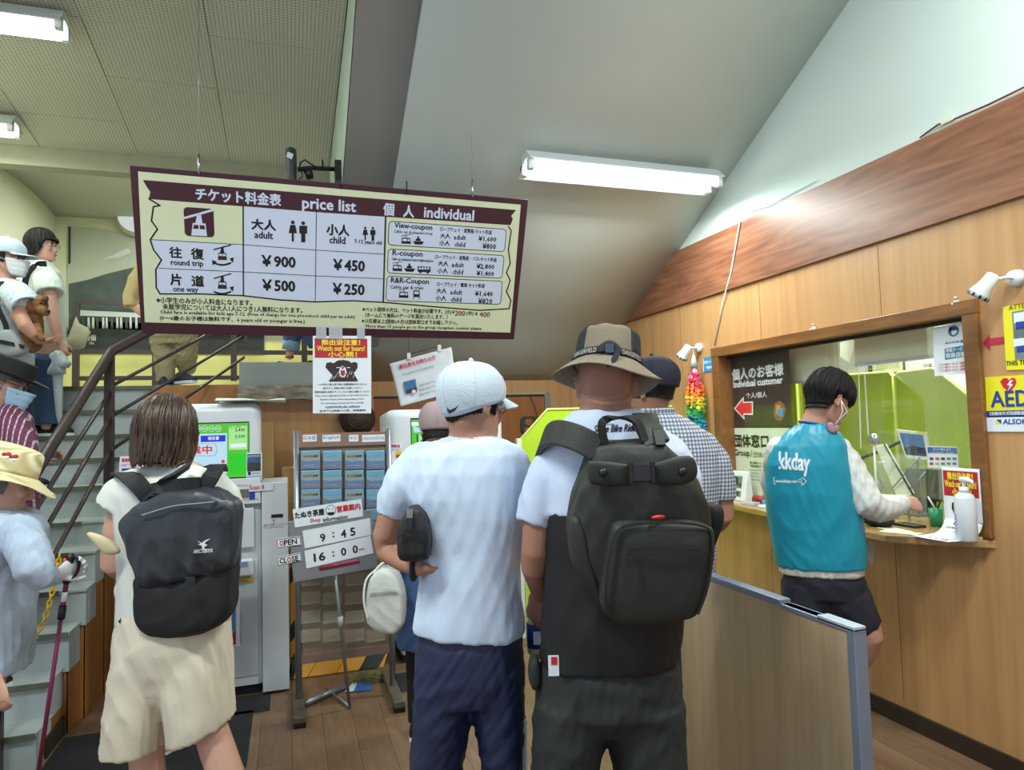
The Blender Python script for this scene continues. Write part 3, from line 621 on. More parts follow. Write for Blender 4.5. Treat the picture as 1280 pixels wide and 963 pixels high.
q = MB(); q.tube([ony(x, y, 4.22) for x, y in ((373, 214), (376, 203), (381, 200), (387, 204), (395, 209), (401, 213))], .0045, 6)
q.tube([ony(x, y, 4.22) for x, y in ((374, 212), (378, 217), (377, 222), (373, 224))], .004, 6); q.tube([ony(x, y, 4.24) for x, y in ((403, 212), (403.5, 205), (403, 200))], .005, 6); q.build('cable', blackm, q0)
# ================================================================ STAIR RAILINGS
rl = empty('stair_railing', ony(140, 607, 4.85), 'dark brown metal railing with three thin bars climbing beside the grey stairs', 'railing')
yA = 4.85; yB = 5.68; yS = 3.55
pA = ony(137, 441, yA); pB_ = ony(305, 352, yB)
def rt(name, pts, r, parent=rl, n=10): q = MB(); q.tube(pts, r, n); return q.build(name, railm, parent)
rt('handrail', [ony(8, 648, 3.62), ony(63, 560, 4.22), pA+Vector((0, 0, -.01)), pA+(ony(200, 409, 5.16)-pA)*.04, ony(200, 408, 5.16), ony(305, 353, yB)], .031)
q = MB(); q.box((pA.x-.028, yA-.014, SZ[6]), (pA.x+.028, yA+.014, pA.z)); q.build('post', railm, rl)
for y1, mid, y3, yb in ((490, [(92, 560, 4.42)], (10, 694, 3.6), None), (522, [], (10, 743, 3.6), None), (563, [(97, 640, 4.25)], (20, 782, 3.62), None)):
    rt('bar', [ony(138, y1, yA)]+[ony(*m_) for m_ in mid]+[ony(*y3)], .0125, n=8)
for y1, y3 in ((483, 394), (521, 420), (563, 447)):
    rt('bar', [ony(139, y1, yA), ony(305, y3, yB)], .0115, n=8)
q = MB(); e_ = ony(305, 353, yB); q.box((e_.x-.022, yB-.012, 2.17), (e_.x+.022, yB+.012, e_.z)); q.build('post', railm, rl)
q = MB(); q.box((-1.25, 3.60, .0), (-1.205, 3.64, ony(8, 648, 3.62).z)); 
for v_ in range(1): q.build('post', railm, rl)
yR = 7.35
r2 = empty('landing_railing', ony(195, 487, yR), 'low dark railing along the yellow wall behind the khaki trousers', 'railing')
for px_ in (95.5, 194.5, 292, 380): 
    a = ony(px_, 378 if px_ < 250 else 400, yR); q = MB(); q.box((a.x-.028, yR-.02, 1.857 if px_ < 280 else 2.0), (a.x+.028, yR+.02, a.z)); q.build('post', railm, r2)
zt_ = ony(130, 378, yR).z; x0_, x1_ = ony(95, 380, yR).x, ony(400, 380, yR).x
for z_, h_ in ((zt_, .022), (ony(150, 440, yR).z, .022), (ony(150, 473, yR).z, .02)):
    q = MB(); q.box((x0_, yR-.018, z_-h_), (x1_, yR+.018, z_+h_)); q.build('rail', railm, r2)
# clear panel fixed in front of the railing, with white brackets
q = MB(); a = ony(262, 424, 5.9); b2 = ony(303, 440, 5.9)
ch = MB(); 
# yellow chain on the rail
cp = [(75, 693), (71, 712), (66, 738), (59, 765), (50, 788), (38, 806), (22, 820)]
pts = [ony(x, y, 3.60-.0*i) for i, (x, y) in enumerate(cp)]
dense = []
for a, b in zip(pts, pts[1:]):
    n_ = max(1, int((b-a).length/.021)); dense += [a.lerp(b, k/n_) for k in range(n_)]
chn = empty('plastic_chain', pts[0], 'yellow plastic chain hanging in a curve from the stair railing', 'chain')
ym = plain('yellow_plastic', (222, 170, 26), .35, .05); link0 = None
for k, (a, b) in enumerate(zip(dense, dense[1:])):
    d = (b-a).normalized(); sd = d.cross(Vector((0, 1, 0))).normalized() if k % 2 else Vector((0, 1, 0)); c = (a+b)/2; R_ = []
    for i in range(10):
        t = 2*math.pi*i/10; R_.append(c+d*math.cos(t)*.017+sd*math.sin(t)*.009)
    q = MB(); q.tube(R_+[R_[0]], .0035, 5, cap=False); q.build('link', ym, chn)
# ---------------------------------------------------------------- mural banner, clock, on the landing wall
MU = Pl((0, 7.585, 0), (1, 0, 0), (0, 0, 1))
mr = MB(); p = Print(MU, mr, 0, .003)
mm = plain('mural_haze', (176, 180, 160), .5, .05, 3); md_ = plain('mural_mountain', (66, 78, 72), .5, .25, 8); mk = plain('mural_dark', (40, 44, 40), .5, .2, 12); mwh = plain('mural_white', (200, 204, 196), .5, .05)
mr.use(mm); a = MU.uv(85, 283); b_ = MU.uv(330, 443)
mr.prism([MU.pt(a[0], b_[1]), MU.pt(b_[0], b_[1]), MU.pt(b_[0], MU.uv(330, 312)[1]), MU.pt(a[0], a[1])], -MU.N*.004)
p.poly([(86, 355), (110, 350), (135, 342), (165, 335), (200, 322), (250, 330), (330, 360), (330, 440), (86, 440)], md_, 1)
p.poly([(86, 400), (120, 392), (200, 394), (330, 392), (330, 441), (86, 441)], mk, 2)
p.poly([(98, 388), (165, 391), (330, 394), (330, 398), (165, 397), (98, 395)], mwh, 3)
for k in range(12): x = 102+k*6+random.random()*2; p.poly([(x, 397), (x+2.5, 397), (x+3, 411), (x+1.8, 411), (x+1.4, 405), (x+1, 411), (x, 411)], mwh if k % 3 else md_, 3)
p.poly([(118, 402), (180, 404), (180, 413), (118, 411)], mwh, 2); p.text('nrili', 106, 426, 120, 7, mwh, 4, .04); p.text('the', 112, 431, 118, 4, mwh, 4)
p.poly([(86, 283), (88.5, 284), (88.5, 330), (86, 330)], mk, 3); p.poly([(128, 325), (160, 310), (165, 316), (150, 322)], mwh, 2)
o = mr.build('mural_banner'); origin(o, MU.hit(200, 440)); tag(o, 'large mountain landscape banner on the cream landing wall above the yellow paint', 'banner')
o = empty('round_wall_light', MU.hit(172, 275), 'round white wall lamp half hidden by the left edge of the price board', 'lamp'); c_ = MU.hit(172, 272)
q = MB(); q.tube([c_+Vector((0, 0, 0)), c_+Vector((0, -.05, 0)), c_+Vector((0, -.07, 0))], [.21, .21, .19], 32); q.build('rim', plain('lamp_rim', (176, 170, 140), .4), o)
q = MB(); q.ball(c_+Vector((0, -.06, 0)), (.18, .03, .18), 28, 10); q.build('diffuser', emis('soft_diffuser', (226, 236, 230), .75), o)
# ================================================================ TICKET MACHINES
grey_l = plain('machine_grey', (168, 174, 180), .45, .03)  # one even pale grey for small trims, clamps and bars
scr_g = emis('screen_green', (90, 200, 50), .9); scr_lg = emis('screen_pale_green', (170, 240, 150), .9); scr_b = emis('screen_pale_blue', (190, 226, 246), .95); scr_B = emis('screen_blue', (24, 50, 210), .9); scr_r = emis('screen_red', (220, 60, 60), .9); scr_dk = emis('screen_dark_ink', (30, 60, 40), .5); scr_G = emis('screen_vivid_green', (40, 210, 40), .9); scr_w = emis('screen_white', (235, 245, 250), .95)
def notice(name, label, pl, c, paint, parent=None, mat=None, cat='notice', group=None):
    q = sheet_paper(name, label, cat, pl, c, .0015, mat); p = Print(pl, q); paint(p); o = q.build(name, None, parent)
    if parent is None: origin(o, pl.hit(*c[3])); tag(o, label, cat, group)
    return o
def machine(x0, x1, y, label, boxr, z0=.0, ztop=1.66):
    m = empty('ticket_machine', ((x0+x1)/2, y+.3, 0), label, 'ticket machine')
    bx((x0+.02, y+.02, .05), (x1, y+.62, 1.17)).build('body', offw, m, .008)
    bx((x0+.02, y+.03, 0), (x1-.01, y+.6, .05)).build('plinth', blackm, m)
    bx((x0+.03, y+.004, .105), (x1-.02, y+.02, .76)).build('lower_door', offw, m, .004)
    bx((x0+.03, y+.006, .055), (x1-.02, y+.02, .1)).build('kick_panel', offw, m, .003)
    l_ = MB(); l_.tube([(x1-.14, y+.006, .60), (x1-.14, y-.006, .60)], .014, 14); l_.build('lock', chrome, m)
    # display head: rounded housing
    hd = MB(); n = 10; prf = []
    hx0, hx1 = x0-.05, x1+.0; hz0, hz1 = 1.17, ztop
    def ring(yy, ins, r):
        pts = []
        for cx_, cz_, s0 in ((hx1-ins-r, hz1-ins-r, 0), (hx0+ins+r, hz1-ins-r, 90), (hx0+ins+r, hz0+ins+r, 180), (hx1-ins-r, hz0+ins+r, 270)):
            for k in range(6): t = math.radians(s0+18*k); pts.append((cx_+r*math.cos(t), yy, cz_+r*math.sin(t)))
        return pts
    hd.rings([ring(y+.55, .02, .03), ring(y+.12, .0, .05), ring(y+.03, .0, .05), ring(y-.01, .025, .04), ring(y-.012, .05, .03)][::-1])
    hd.build('display_housing', offw, m)
    return m
MF = Pl((0, 4.24, 0), (1, 0, 0), (0, 0, 1))
xa = ony(176, 600, 4.25).x; xb = ony(328, 865, 4.25).x
m1 = machine(xa+.03, xb, 4.25, 'ticket vending machine with a green screen in front of the person with black backpack', True)
q = MB(); p = Print(MF, q, .004, .0012)
p.rect(236, 529, 312, 598, blackp, 0); p.rect(238, 530.5, 311, 596, scr_g, 1); p.rect(236, 543, 284, 592, scr_b, 2); p.rect(251, 545, 282, 552, scr_B, 3); p.text('領収書', 260, 550.5, 274, 4.5, scr_w, 4, .02)
p.rect(286, 533, 309, 562, scr_lg, 2); p.rect(286, 568, 309, 592, scr_G, 2); p.rect(288, 555, 308, 559, scr_w, 3); p.text('2,430', 294, 540, 306, 4, scr_dk, 4, .03); p.text('2,320', 294, 548, 306, 4, scr_dk, 4, .03); p.text('投入金額', 287, 535.5, 301, 2.4, scr_dk, 4)
p.line([(241, 555), (269, 555), (271, 560), (271, 566), (268, 570), (241, 570)], .003, grey_l, 3); p.text('業中', 238, 568, 265, 10, scr_r, 4, .04)
for k in range(4): p.disc(248+k*8.3, 536, 3.8, scr_w, 3); p.disc(248+k*8.3, 536, 3.3, scr_g, 4); p.text('現金', 245.6+k*8.3, 537.3, 250.6+k*8.3, 2.6, scr_w, 5)
p.disc(279, 577, 2.2, scr_r, 4); p.disc(279.5, 584, 3.2, scr_r, 4); p.disc(279.5, 582, 2, scr_w, 5)
q.build('touch_screen', None, m1)
def leaf(p):
    p.rect(309, 568, 326, 589, plain('leaflet_photo', (58, 96, 130), .4, .35, 40), 1); p.rect(309, 579, 326, 588, plain('leaflet_trees', (70, 60, 52), .4, .4, 60), 2); p.text('ROPEWAY', 310, 572, 325, 2.5, paperW, 3); p.rect(310, 590, 313.5, 594, inkK, 2); p.text('information', 315, 593, 325, 2.5, inkK, 3); p.rect(309, 595, 326.5, 600.5, plain('leaflet_blue', (150, 190, 220), .4), 2)
notice('leaflet', '', MF.shift(.014), [(308, 566), (327.5, 566), (327.5, 601), (308, 601)], leaf, m1)
# payment shelf below the screen
def mbx(pl, x0, y0, x1, y1, d0, d1, mat, name, parent, bev=0.0):
    a = pl.uv(x0, y0); b = pl.uv(x1, y1); q = MB(); q.use(mat); q.prism([pl.pt(a[0], b[1], d0), pl.pt(b[0], b[1], d0), pl.pt(b[0], a[1], d0), pl.pt(a[0], a[1], d0)], pl.N*(d1-d0)); return q.build(name, None, parent, bev)
mbx(MF, 200, 603, 326, 629, -.01, .02, offw, 'coin_panel', m1, .003)
mbx(MF, 296, 612, 312, 622, .02, .023, plain('slot_brown', (112, 104, 100), .5), 'coin_slot', m1); mbx(MF, 312, 610, 319, 624, .02, .024, inkB, 'card_mark', m1)
q = MB(); p = Print(MF.shift(.02), q); p.text('お札を入れてください', 296, 609, 324, 3, inkR, res=1); p.text('Please insert coins and banknotes here', 296, 626.5, 324, 2.6, inkR, res=1); q.build('print', None, m1)
mbx(MF, 294, 636, 318, 684, -.01, .012, offw, 'chute_panel', m1, .006)
# shelf (change tray)
q = MB(); a = MF.uv(286, 700); b = MF.uv(317, 717)
q.prism([MF.pt(a[0], b[1], -.01), MF.pt(b[0], b[1], -.01), MF.pt(b[0], a[1], -.01), MF.pt(a[0], a[1], -.01)], MF.N*.07); q.build('change_tray', offw, m1, .008)
mbx(MF, 300, 700.5, 311, 706, .0605, .0625, plain('tray_label', (130, 160, 196), .5), 'label', m1); mbx(MF, 297, 723, 317, 726.5, 0, .004, inkR if False else plain('yellow_strip', (220, 190, 50), .5), 'yellow_strip', m1)
def yposter(p): p.rect(285, 742, 295, 792, plain('poster_sky', (86, 130, 190), .45, .15, 8), 1); p.rect(282, 792, 295, 806, plain('poster_cabin_red', (176, 40, 34), .45, .3, 60), 2)
notice('poster', '', MF.shift(-.001), [(270, 736), (299.5, 736), (299.5, 808), (270, 808)], yposter, m1)
for y_ in (628,): pass
# scan sign
def scanp(p): p.text('Scan fi', 312, 612.5, 330, 5.5, inkR, 2, .03)
notice('scan_label', '', MF.shift(.03), [(311, 603), (342, 604), (342, 613), (311, 615)], scanp, m1, glossy)
xs0 = ony(328.5, 865, 4.22).x; xs1 = ony(362, 865, 4.22).x; zs = ony(345, 603, 4.22).z
cb_ = bx((xs0, 4.22, .015), (xs1, 4.62, zs)).build('coupon_reader_cabinet', offw, None, .005); tag(cb_, 'slim white cabinet with a card slot right of the first ticket machine', 'cabinet')
origin(cb_, (xs0, 4.22, 0))
for v in []: pass
S2 = Pl((0, 4.22, 0), (1, 0, 0), (0, 0, 1)); q = MB(); p = Print(S2, q); p.rect(339, 643.5, 354, 647, blackp, 1); p.poly([(341, 651), (343.5, 651), (342.2, 649)], inkK, 1); p.line([(342.2, 650), (342.2, 655)], .002, inkK, 1)
p.text('領収書・割引券はここへ入れてください', 329.5, 658.5, 361, 2.6, inkK, res=1); p.text('Please insert coupon here', 329.5, 661.5, 355, 2.4, inkK, res=1); q.build('print', None, cb_)
# crumpled map on top of the machine
q = MB(); A = ony(271, 512, 4.3); B = ony(357, 522, 4.15)
def mapf(u, v):
    p_ = Vector((A.x+(B.x-A.x)*u, 4.18+.30*v*(1-.4*u), 1.675+.0*u)); p_.z += .014*math.sin(u*5)*math.sin(v*6)+.02*max(0, 1-u*4)*math.sin(v*3.1)-.0*u; return p_
q.sheet(mapf, 24, 10, .0025); o = q.build('folded_map', plain('map_paper', (206, 208, 196), .6, .14, 30)); origin(o, (A.x, 4.3, 1.67)); tag(o, 'creased paper map lying on top of the left ticket machine', 'map')
mpn = Pl((0, 4.12, 0), (1, 0, 0), (0, 0, 1))
def np_(p): p.text('運賃臨時割定', 152, 578, 176, 4.6, inkR, 2, .03); p.text('PART TIME FARE', 152, 583.5, 176, 3, inkR, 2); p.rect(152, 586, 170, 588, inkB, 1); p.rect(168, 589, 176, 597, plain('notice_yellow', (236, 200, 40), .5), 1)
xl_ = ony(149, 570, 4.18).x
notice('notice_board', 'small white fare notice on a stand left of the woman with the backpack', mpn, [(150, 571), (186, 569), (186, 598), (148, 599)], np_, None, paperW)
bx((ony(160, 590, 4.13).x, 4.122, 0), (ony(163, 590, 4.13).x, 4.14, 1.40)).build('stand_pole', alum, bpy.data.objects['notice_board']).location = (0, 0, 0)
o = bpy.data.objects['stand_pole']; o.data.transform(Matrix.Translation(-bpy.data.objects['notice_board'].location)) if False else None
# second machine
xa2 = ony(500, 835, 4.40).x
m2 = machine(xa2, xa2+.72, 4.41, 'second white ticket machine with a green screen behind the pink capped person', False, ztop=ony(500, 512.5, 4.45).z)
M2 = Pl((0, 4.40, 0), (1, 0, 0), (0, 0, 1)); q = MB(); p = Print(M2, q, .004, .0012)
p.rect(513, 523, 575, 572, scr_dk, 0); p.rect(514, 525, 575, 571, scr_g, 1); p.rect(514, 528, 575, 531, scr_w, 2); p.poly([(516, 532), (522, 535), (534, 532), (534, 540), (517, 541)], scr_b, 2); p.rect(523, 543, 575, 571, scr_lg, 2); p.rect(520.5, 543, 522.8, 571, scr_dk, 3)
for k in range(4): p.rect(525, 544+k*6.5, 532, 545+k*6.5, scr_dk, 3)
q.build('touch_screen', None, m2)
def n2(p): p.text('臨時料金', 487, 560, 500, 4, inkR, 2, .03); p.rect(495, 564, 502, 569, plain('notice_yellow', (236, 200, 40), .5), 1); p.rect(495, 569, 502, 572.5, inkR, 1); p.text('一部変更のお知らせ', 487, 563.5, 501, 2, inkK, 2, res=1)
notice('side_notice', '', M2.shift(.02), [(486, 556), (503, 553), (504.5, 577), (486.5, 580)], n2, m2)
# floor mats
for nm, c, lb in (('rubber_mat', [(62, 920), (313, 893), (313, 952), (40, 1010)], 'dark rubber mat under the woman with the black backpack'), ('rubber_mat', [(284, 871), (338, 868), (338, 889), (280, 895)], 'small black rubber mat at the foot of the slim white cabinet'), ('rubber_mat', [(493, 843), (522, 838), (540, 860), (500, 865)], 'small black rubber mat under the second ticket machine')):
    q = MB(); pts = [onz(*k, .004 if nm else 0) for k in c]; x0, x1 = sum(p_.x for p_ in (pts[0], pts[3]))/2, sum(p_.x for p_ in (pts[1], pts[2]))/2; y1 = (pts[0].y+pts[1].y)/2; y0 = (pts[2].y+pts[3].y)/2
    q.box((x0, y0, .0003), (x1, y1, .004)); o = q.build(nm, rubber, None, .002); origin(o, ((x0+x1)/2, (y0+y1)/2, 0)); tag(o, lb, 'mat', None)
# cartons stacked against the wall
card = plain('brown_cardboard', (176, 142, 92), .8, .05, 4)
def carton(x0, y0, z0, x1, y1, z1, lb):
    o = bx((x0, y0, z0), (x1, y1, z1)).build('cardboard_box', card, None, .003); origin(o, ((x0+x1)/2, (y0+y1)/2, z0)); tag(o, lb, 'box', 'cartons behind the ticket machines')
    bx(((x0+x1)/2-.02, y0-.001, z0+.02), ((x0+x1)/2+.02, y0, z1)).build('packing_tape', plain('packing_tape', (160, 120, 70), .3), o)
    return o
cxa = ony(322, 560, 5.0).x; cxb = ony(342, 560, 5.0).x; zz = ony(335, 604, 5.0).z
carton(cxa-.25, 5.0, 0, cxb+.02, 5.4, .55, 'lowest of the three cartons stacked against the wall behind the slim cabinet'); carton(cxa-.25, 5.0, .55, cxb+.02, 5.4, zz, 'middle carton of the stack behind the slim cabinet'); carton(cxa-.22, 5.02, zz, cxb, 5.38, ony(335, 528, 5.0).z, 'tall upright carton topmost of the stack behind the slim cabinet')
c0, c1 = ony(352, 590, 4.9).x, ony(378, 590, 4.9).x
carton(c0, 4.9, 0, c1, 5.3, .6, 'lower of the two small cartons left of the brochure rack'); carton(c0, 4.9, .6, c1, 5.3, ony(360, 586, 4.9).z, 'small carton topmost of the two left of the brochure rack')
# wicker cover hanging on the wall
q = MB(); c_ = ony(447, 524, 5.50); r_ = ony(468, 524, 5.5).x-c_.x; rs = []
for k in range(9):
    t = k/8*math.pi/2; rs.append([Vector((c_.x+math.cos(a_)*r_*math.cos(t)*1.0, 5.50-.17*math.sin(t), c_.z+math.sin(a_)*r_*math.cos(t)*1.0)) for a_ in [2*math.pi*i/28 for i in range(28)]])
q.rings(rs); wk = plain('dark_wicker', (74, 60, 48), .8, .5, 60, 1.0, 90); o = q.build('wicker_basket', wk); origin(o, (c_.x, 5.5, c_.z)); tag(o, 'dark woven basket hanging on the wood wall above the brochure rack', 'basket')
for k in range(5):
    t = k/5*1.2; q = MB(); rr_ = r_*math.cos(t)+.003; q.tube([Vector((c_.x+math.cos(a_)*rr_, 5.498-.17*math.sin(t), c_.z+math.sin(a_)*rr_)) for a_ in [2*math.pi*i/28 for i in range(29)]], .006, 5, False); q.build('woven_ring', wk, o)
# ---------------------------------------------------------------- brochure rack
ry = 3.95
rk = empty('brochure_rack', (ony(430, 800, ry).x, ry, 0), 'steel floor stand holding rows of blue brochures under a brown language header', 'rack')
xL = ony(372, 700, ry).x; xR = ony(488, 700, ry).x; zT = ony(430, 537, ry).z
brownh = plain('brown_header', (140, 108, 92), .45, .03); clearp = plain('clear_acrylic', (206, 206, 196), .12, .02, alpha=.14); backp = plain('rack_back_panel', (138, 122, 100), .3, .06, 3)
for x in (xL, xR):
    q = MB(); q.tube([(x, ry, .05), (x, ry, zT)], .017, 12); q.build('post', alum, rk)
    q = MB(); q.box((x-.028, ry-.26, .022), (x+.028, ry+.26, .056)); f = q.build('foot', plain('foot_metal', (120, 116, 100), .35, .1, metal=.6), rk, .004)
    for yy in (ry-.26, ry+.2):
        q = MB(); q.box((x-.03, yy, 0), (x+.03, yy+.06, .03)); q.build('foot_cap', blackp, f, .004)
z0h, z1h = ony(430, 558, ry).z, ony(430, 541, ry).z
bx((xL, ry-.012, z0h), (xR, ry+.006, z1h)).build('header', brownh, rk, .002)
RP = Pl((0, ry-.012, 0), (1, 0, 0), (0, 0, 1)); q = MB(); p = Print(RP, q)
for t, a, b_ in (('日本語', 378.5, 396), ('English', 403, 425.5), ('中文', 436, 448), ('ประเทศไทย', 452.5, 481)):
    p.rect(a, 544, b_, 552, paperW, 1); p.text(t, a+1.2, 550.3, b_-1.2, 5, inkB if False else plain('navy_ink', (70, 80, 120), .6), 2)
q.build('header_labels', None, rk)
zb0 = ony(430, 812, ry).z
bx((xL, ry+.008, zb0), (xR, ry+.014, z0h)).build('back_panel', backp, rk); bx((xL, ry-.008, zb0-.05), (xR, ry+.012, zb0)).build('bottom_rail', plain('rail_brown', (134, 112, 104), .4), rk, .003)
bro = [None]
bmat = plain('brochure_cover_sky', (104, 168, 206), .3, .06, 6); bsea = plain('brochure_cover_sea', (44, 92, 160), .3, .3, 22); byl = plain('brochure_cover_gold', (176, 150, 84), .4, .1); bwt = plain('brochure_cover_white', (196, 214, 224), .3)
colx = [(375.8, 400.2), (403, 427.2), (430.5, 454.7), (457, 480.5)]
rowy = [(563, 585.5), (587.5, 609.5), (611, 633), (635, 657), (659, 681), (683, 705), (707, 729), (731, 752), (754, 775), (777, 798)]
names = ['Japanese', 'English', 'Chinese', 'Thai']
first = None
for r_i, (ya, yb2) in enumerate(rowy):
    for c_i, (x_a, x_b) in enumerate(colx):
        a = ony(x_a, ya, ry); b = ony(x_b, yb2, ry); dy = .018
        q = MB(); q.box((a.x, ry-.034, b.z), (b.x, ry-.031, b.z+(a.z-b.z)*.62)); q.box((a.x, ry-.034, b.z-.003), (b.x, ry+.008, b.z)); q.build('pocket', clearp, rk)
        if r_i < 4:
            zt2 = a.z; zb2 = b.z+.002; w_ = b.x-a.x; bt = empty('brochure', ((a.x+b.x)/2, ry-.015, zb2)) if False else None
            q = MB(); q.use(bmat).box((a.x+.002, ry-.024-.003, zb2), (b.x-.002, ry-.012, zt2-.004))
            BPn = Pl((0, ry-.027, 0), (1, 0, 0), (0, 0, 1)); p = Print(BPn, q, .0002, .0003)
            h_ = zt2-zb2; X0, X1 = a.x+.002, b.x-.002
            p.polyuv([(X0, zb2), (X1, zb2), (X1, zb2+h_*.42), (X0+.03, zb2+h_*.38), (X0, zb2+h_*.48)], bsea, 1)
            p.polyuv([(X0, zb2+h_*.92), (X1, zb2+h_*.92), (X1, zt2-.005), (X0, zt2-.005)], bwt, 1)
            if c_i in (0, 2): p.polyuv([(X0+.006, zb2+h_*.56), (X1-.006, zb2+h_*.56), (X1-.006, zb2+h_*.76), (X0+.006, zb2+h_*.76)], byl, 1)
            p.textuv(('カチカチ山絶景', 'Scenic Mt. View', '天上山公園絶景', 'จุดชมวิวภูเขา')[c_i], X0+.01, zb2+h_*.58, X1-.01, zb2+h_*.72, (inkK, paperW if False else byl)[c_i % 2], 3, .02, 1)
            p.textuv('ROPEWAY GUIDE', X0+.012, zb2+h_*.14, X1-.03, zb2+h_*.2, bwt, 3, 0, 1)
            o = q.build('brochure'); origin(o, ((a.x+b.x)/2, ry-.015, zb2))
            tag(o, '%s language blue brochure in the %s row of the rack' % (names[c_i], ('top', 'second', 'third', 'fourth')[r_i]), 'brochure', 'brochures in the floor rack')
# ---------------------------------------------------------------- opening hours easel
EY = 3.70
tl, tr = ony(357, 653, EY), ony(464.5, 637, EY); EP = Pl(tl, tr-tl, (0, 0, 1)); EP.V = (EP.V-EP.U*EP.V.dot(EP.U)).normalized(); EP.N = EP.U.cross(EP.V)
ea = empty('opening_hours_sign', onz(437, 884, 0), 'tilted grey perforated board on a thin easel showing shop opening hours', 'sign')
q = MB(); u1 = (tr-tl).length; v0 = EP.uv(372, 728)[1]; q.prism([EP.pt(.01, v0+.0), EP.pt(u1, v0+.0), EP.pt(u1, 0), EP.pt(.01, 0)], -EP.N*.008); q.build('board', plain('grey_board', (126, 128, 134), .5, .04), ea, .004)
q = MB(); q.use(blackm)
for k in range(16):
    for vv in (-.012, v0+.012): 
        c_ = EP.pt(.02+k*(u1-.04)/15, vv, .0008); q.add([c_+EP.U*.0025*math.cos(a_)+EP.V*.0025*math.sin(a_) for a_ in (0, 1.57, 3.14, 4.71)], [(0, 1, 2, 3)])
for k in range(9):
    c_ = EP.pt(.018, -.03+k*(v0+.05)/8, .0008); q.add([c_+EP.U*.0025*math.cos(a_)+EP.V*.0025*math.sin(a_) for a_ in (0, 1.57, 3.14, 4.71)], [(0, 1, 2, 3)])
o = q.build('perforations', None, ea); o['kind'] = 'stuff'
def strip(nm, c, paint):
    q = sheet_paper(nm, '', '', EP.shift(.004), c, .003); p = Print(EP.shift(.004), q); paint(p); q.build(nm, None, ea)
def s1(p):
    p.text('たぬき茶屋', 369, 649, 406, 8, inkK, 2, .04); p.disc(413.5, 638, 6.6, inkK, 2, 20); p.disc(413.5, 638, 5.9, paperW, 3, 20); p.poly([(409, 641), (418, 640), (417, 643.5), (410, 644)], inkK, 4)
    for dx, dy in ((-2.5, -1.5), (2.3, -1.8)): p.disc(413.5+dx, 638+dy, .8, inkK, 4, 8)
    p.text('営業案内', 421.5, 641, 451, 8, inkR, 2, .04); p.text('Shop', 388, 655, 401, 6, inkR, 2, .03); p.text('information', 404, 653, 435, 5.5, inkK, 2, .03)
strip('title_strip', [(365.7, 637), (452, 624), (454, 645.7), (368.6, 660)], s1)
strip('hours_strip', [(378, 664), (462.7, 648), (464, 669), (381, 686)], lambda p: [p.text(a, x, y, x2, h, inkK, 2, .04) for a, x, y, x2, h in (('9', 400.8, 677.5, 407, 9.5), (':', 416, 672, 418, 6.5), ('4', 426.8, 672.5, 433, 9.5), ('5', 438.5, 670, 444.5, 9.5))])
strip('hours_strip', [(380.5, 689), (463, 670), (466.7, 692), (383, 711)], lambda p: [p.text(a, x, y, x2, h, m_, 2, .04) for a, x, y, x2, h, m_ in (('16', 393, 702.5, 407, 10, inkK), (':', 416, 696, 418, 6.5, inkK), ('0', 427, 695, 433, 9.5, inkK), ('0', 441.5, 692, 447.5, 9.5, inkK), ('(水)', 449, 689, 456, 3, inkR))])
strip('open_label', [(345, 674), (376, 670.5), (377, 682), (346, 686)], lambda p: [p.line([(346, 675), (375.5, 671.5), (376, 681.5), (347, 685), (346, 675)], .003, inkK, 1), p.text('O', 350, 683, 354.5, 6.5, inkR, 2, .04), p.text('PEN', 355.5, 682.3, 371.5, 6.5, inkK, 2, .04)])
strip('close_label', [(345.5, 697), (376, 691), (377.5, 701.5), (347, 708.5)], lambda p: [p.line([(346.5, 698), (375.5, 692), (376.5, 701), (348, 707.5), (346.5, 698)], .003, inkK, 1), p.text('CL', 350, 705, 358.5, 6.5, inkK, 2, .04), p.text('O', 359.5, 703.5, 364, 6.5, inkR, 2, .04), p.text('SE', 365, 702.5, 373.5, 6.5, inkK, 2, .04)])
q = MB(); a = EP.uv(399, 710.5); b = EP.uv(449, 701); q.tube([EP.pt(a[0], a[1], .004), EP.pt(b[0], b[1], .004)], .009, 8, flat=1); q.build('red_magnet', plain('magenta_plastic', (160, 34, 66), .4, .05), ea)
q = MB(); bk = EP.hit(417, 700)+Vector((0, .02, 0)); ft = onz(437, 884, .01); 
q.tube([bk, ft], .0085, 10); q.build('front_leg', alum, ea)
q = MB(); mid = bk.lerp(ft, .42); q.tube([mid+Vector((0, 0, .03)), mid-Vector((0, 0, .03))], .014, 10); q.build('clamp', grey_l, ea)
q = MB(); q.tube([onz(408, 861, .02), onz(437, 884, .012)], .008, 8); q.build('rear_leg', alum, ea); q = MB(); q.tube([onz(381, 880, .02), onz(432, 858, .02)], .016, 10); q.build('rear_leg', alum, ea)
# striped hazard bumper behind the rack
yb_ = plain('hazard_yellow', (206, 146, 36), .5, .12, 8, .3, 20); kb = plain('hazard_black', (34, 40, 48), .6, .1)
hz = empty('hazard_bumper', onz(425, 838, 0), 'yellow and black padded hazard strip lying bent behind the brochure rack', 'bumper')
hy = onz(430, 842, 0).y
xs_ = [max(xs1+.006, ony(x, 830, hy).x) for x in (364, 372, 395, 430, 459, 483, 489)]
for i, (x0, x1) in enumerate(zip(xs_, xs_[1:])):
    q = MB(); s_ = .05; q.prism([(x0-(s_ if i else 0), hy, .004), (x1-s_, hy, .004), (x1+(s_*.6 if i < 5 else 0), hy+.06, .105), (x0+(s_*.6 if i else 0), hy+.06, .105)], (0, .05, 0)); q.build('dark_band' if i in (0, 4) else 'yellow_band', kb if i in (0, 4) else yb_, hz, .006)
x0, x1 = xs1+.006, ony(371, 780, hy+.06).x
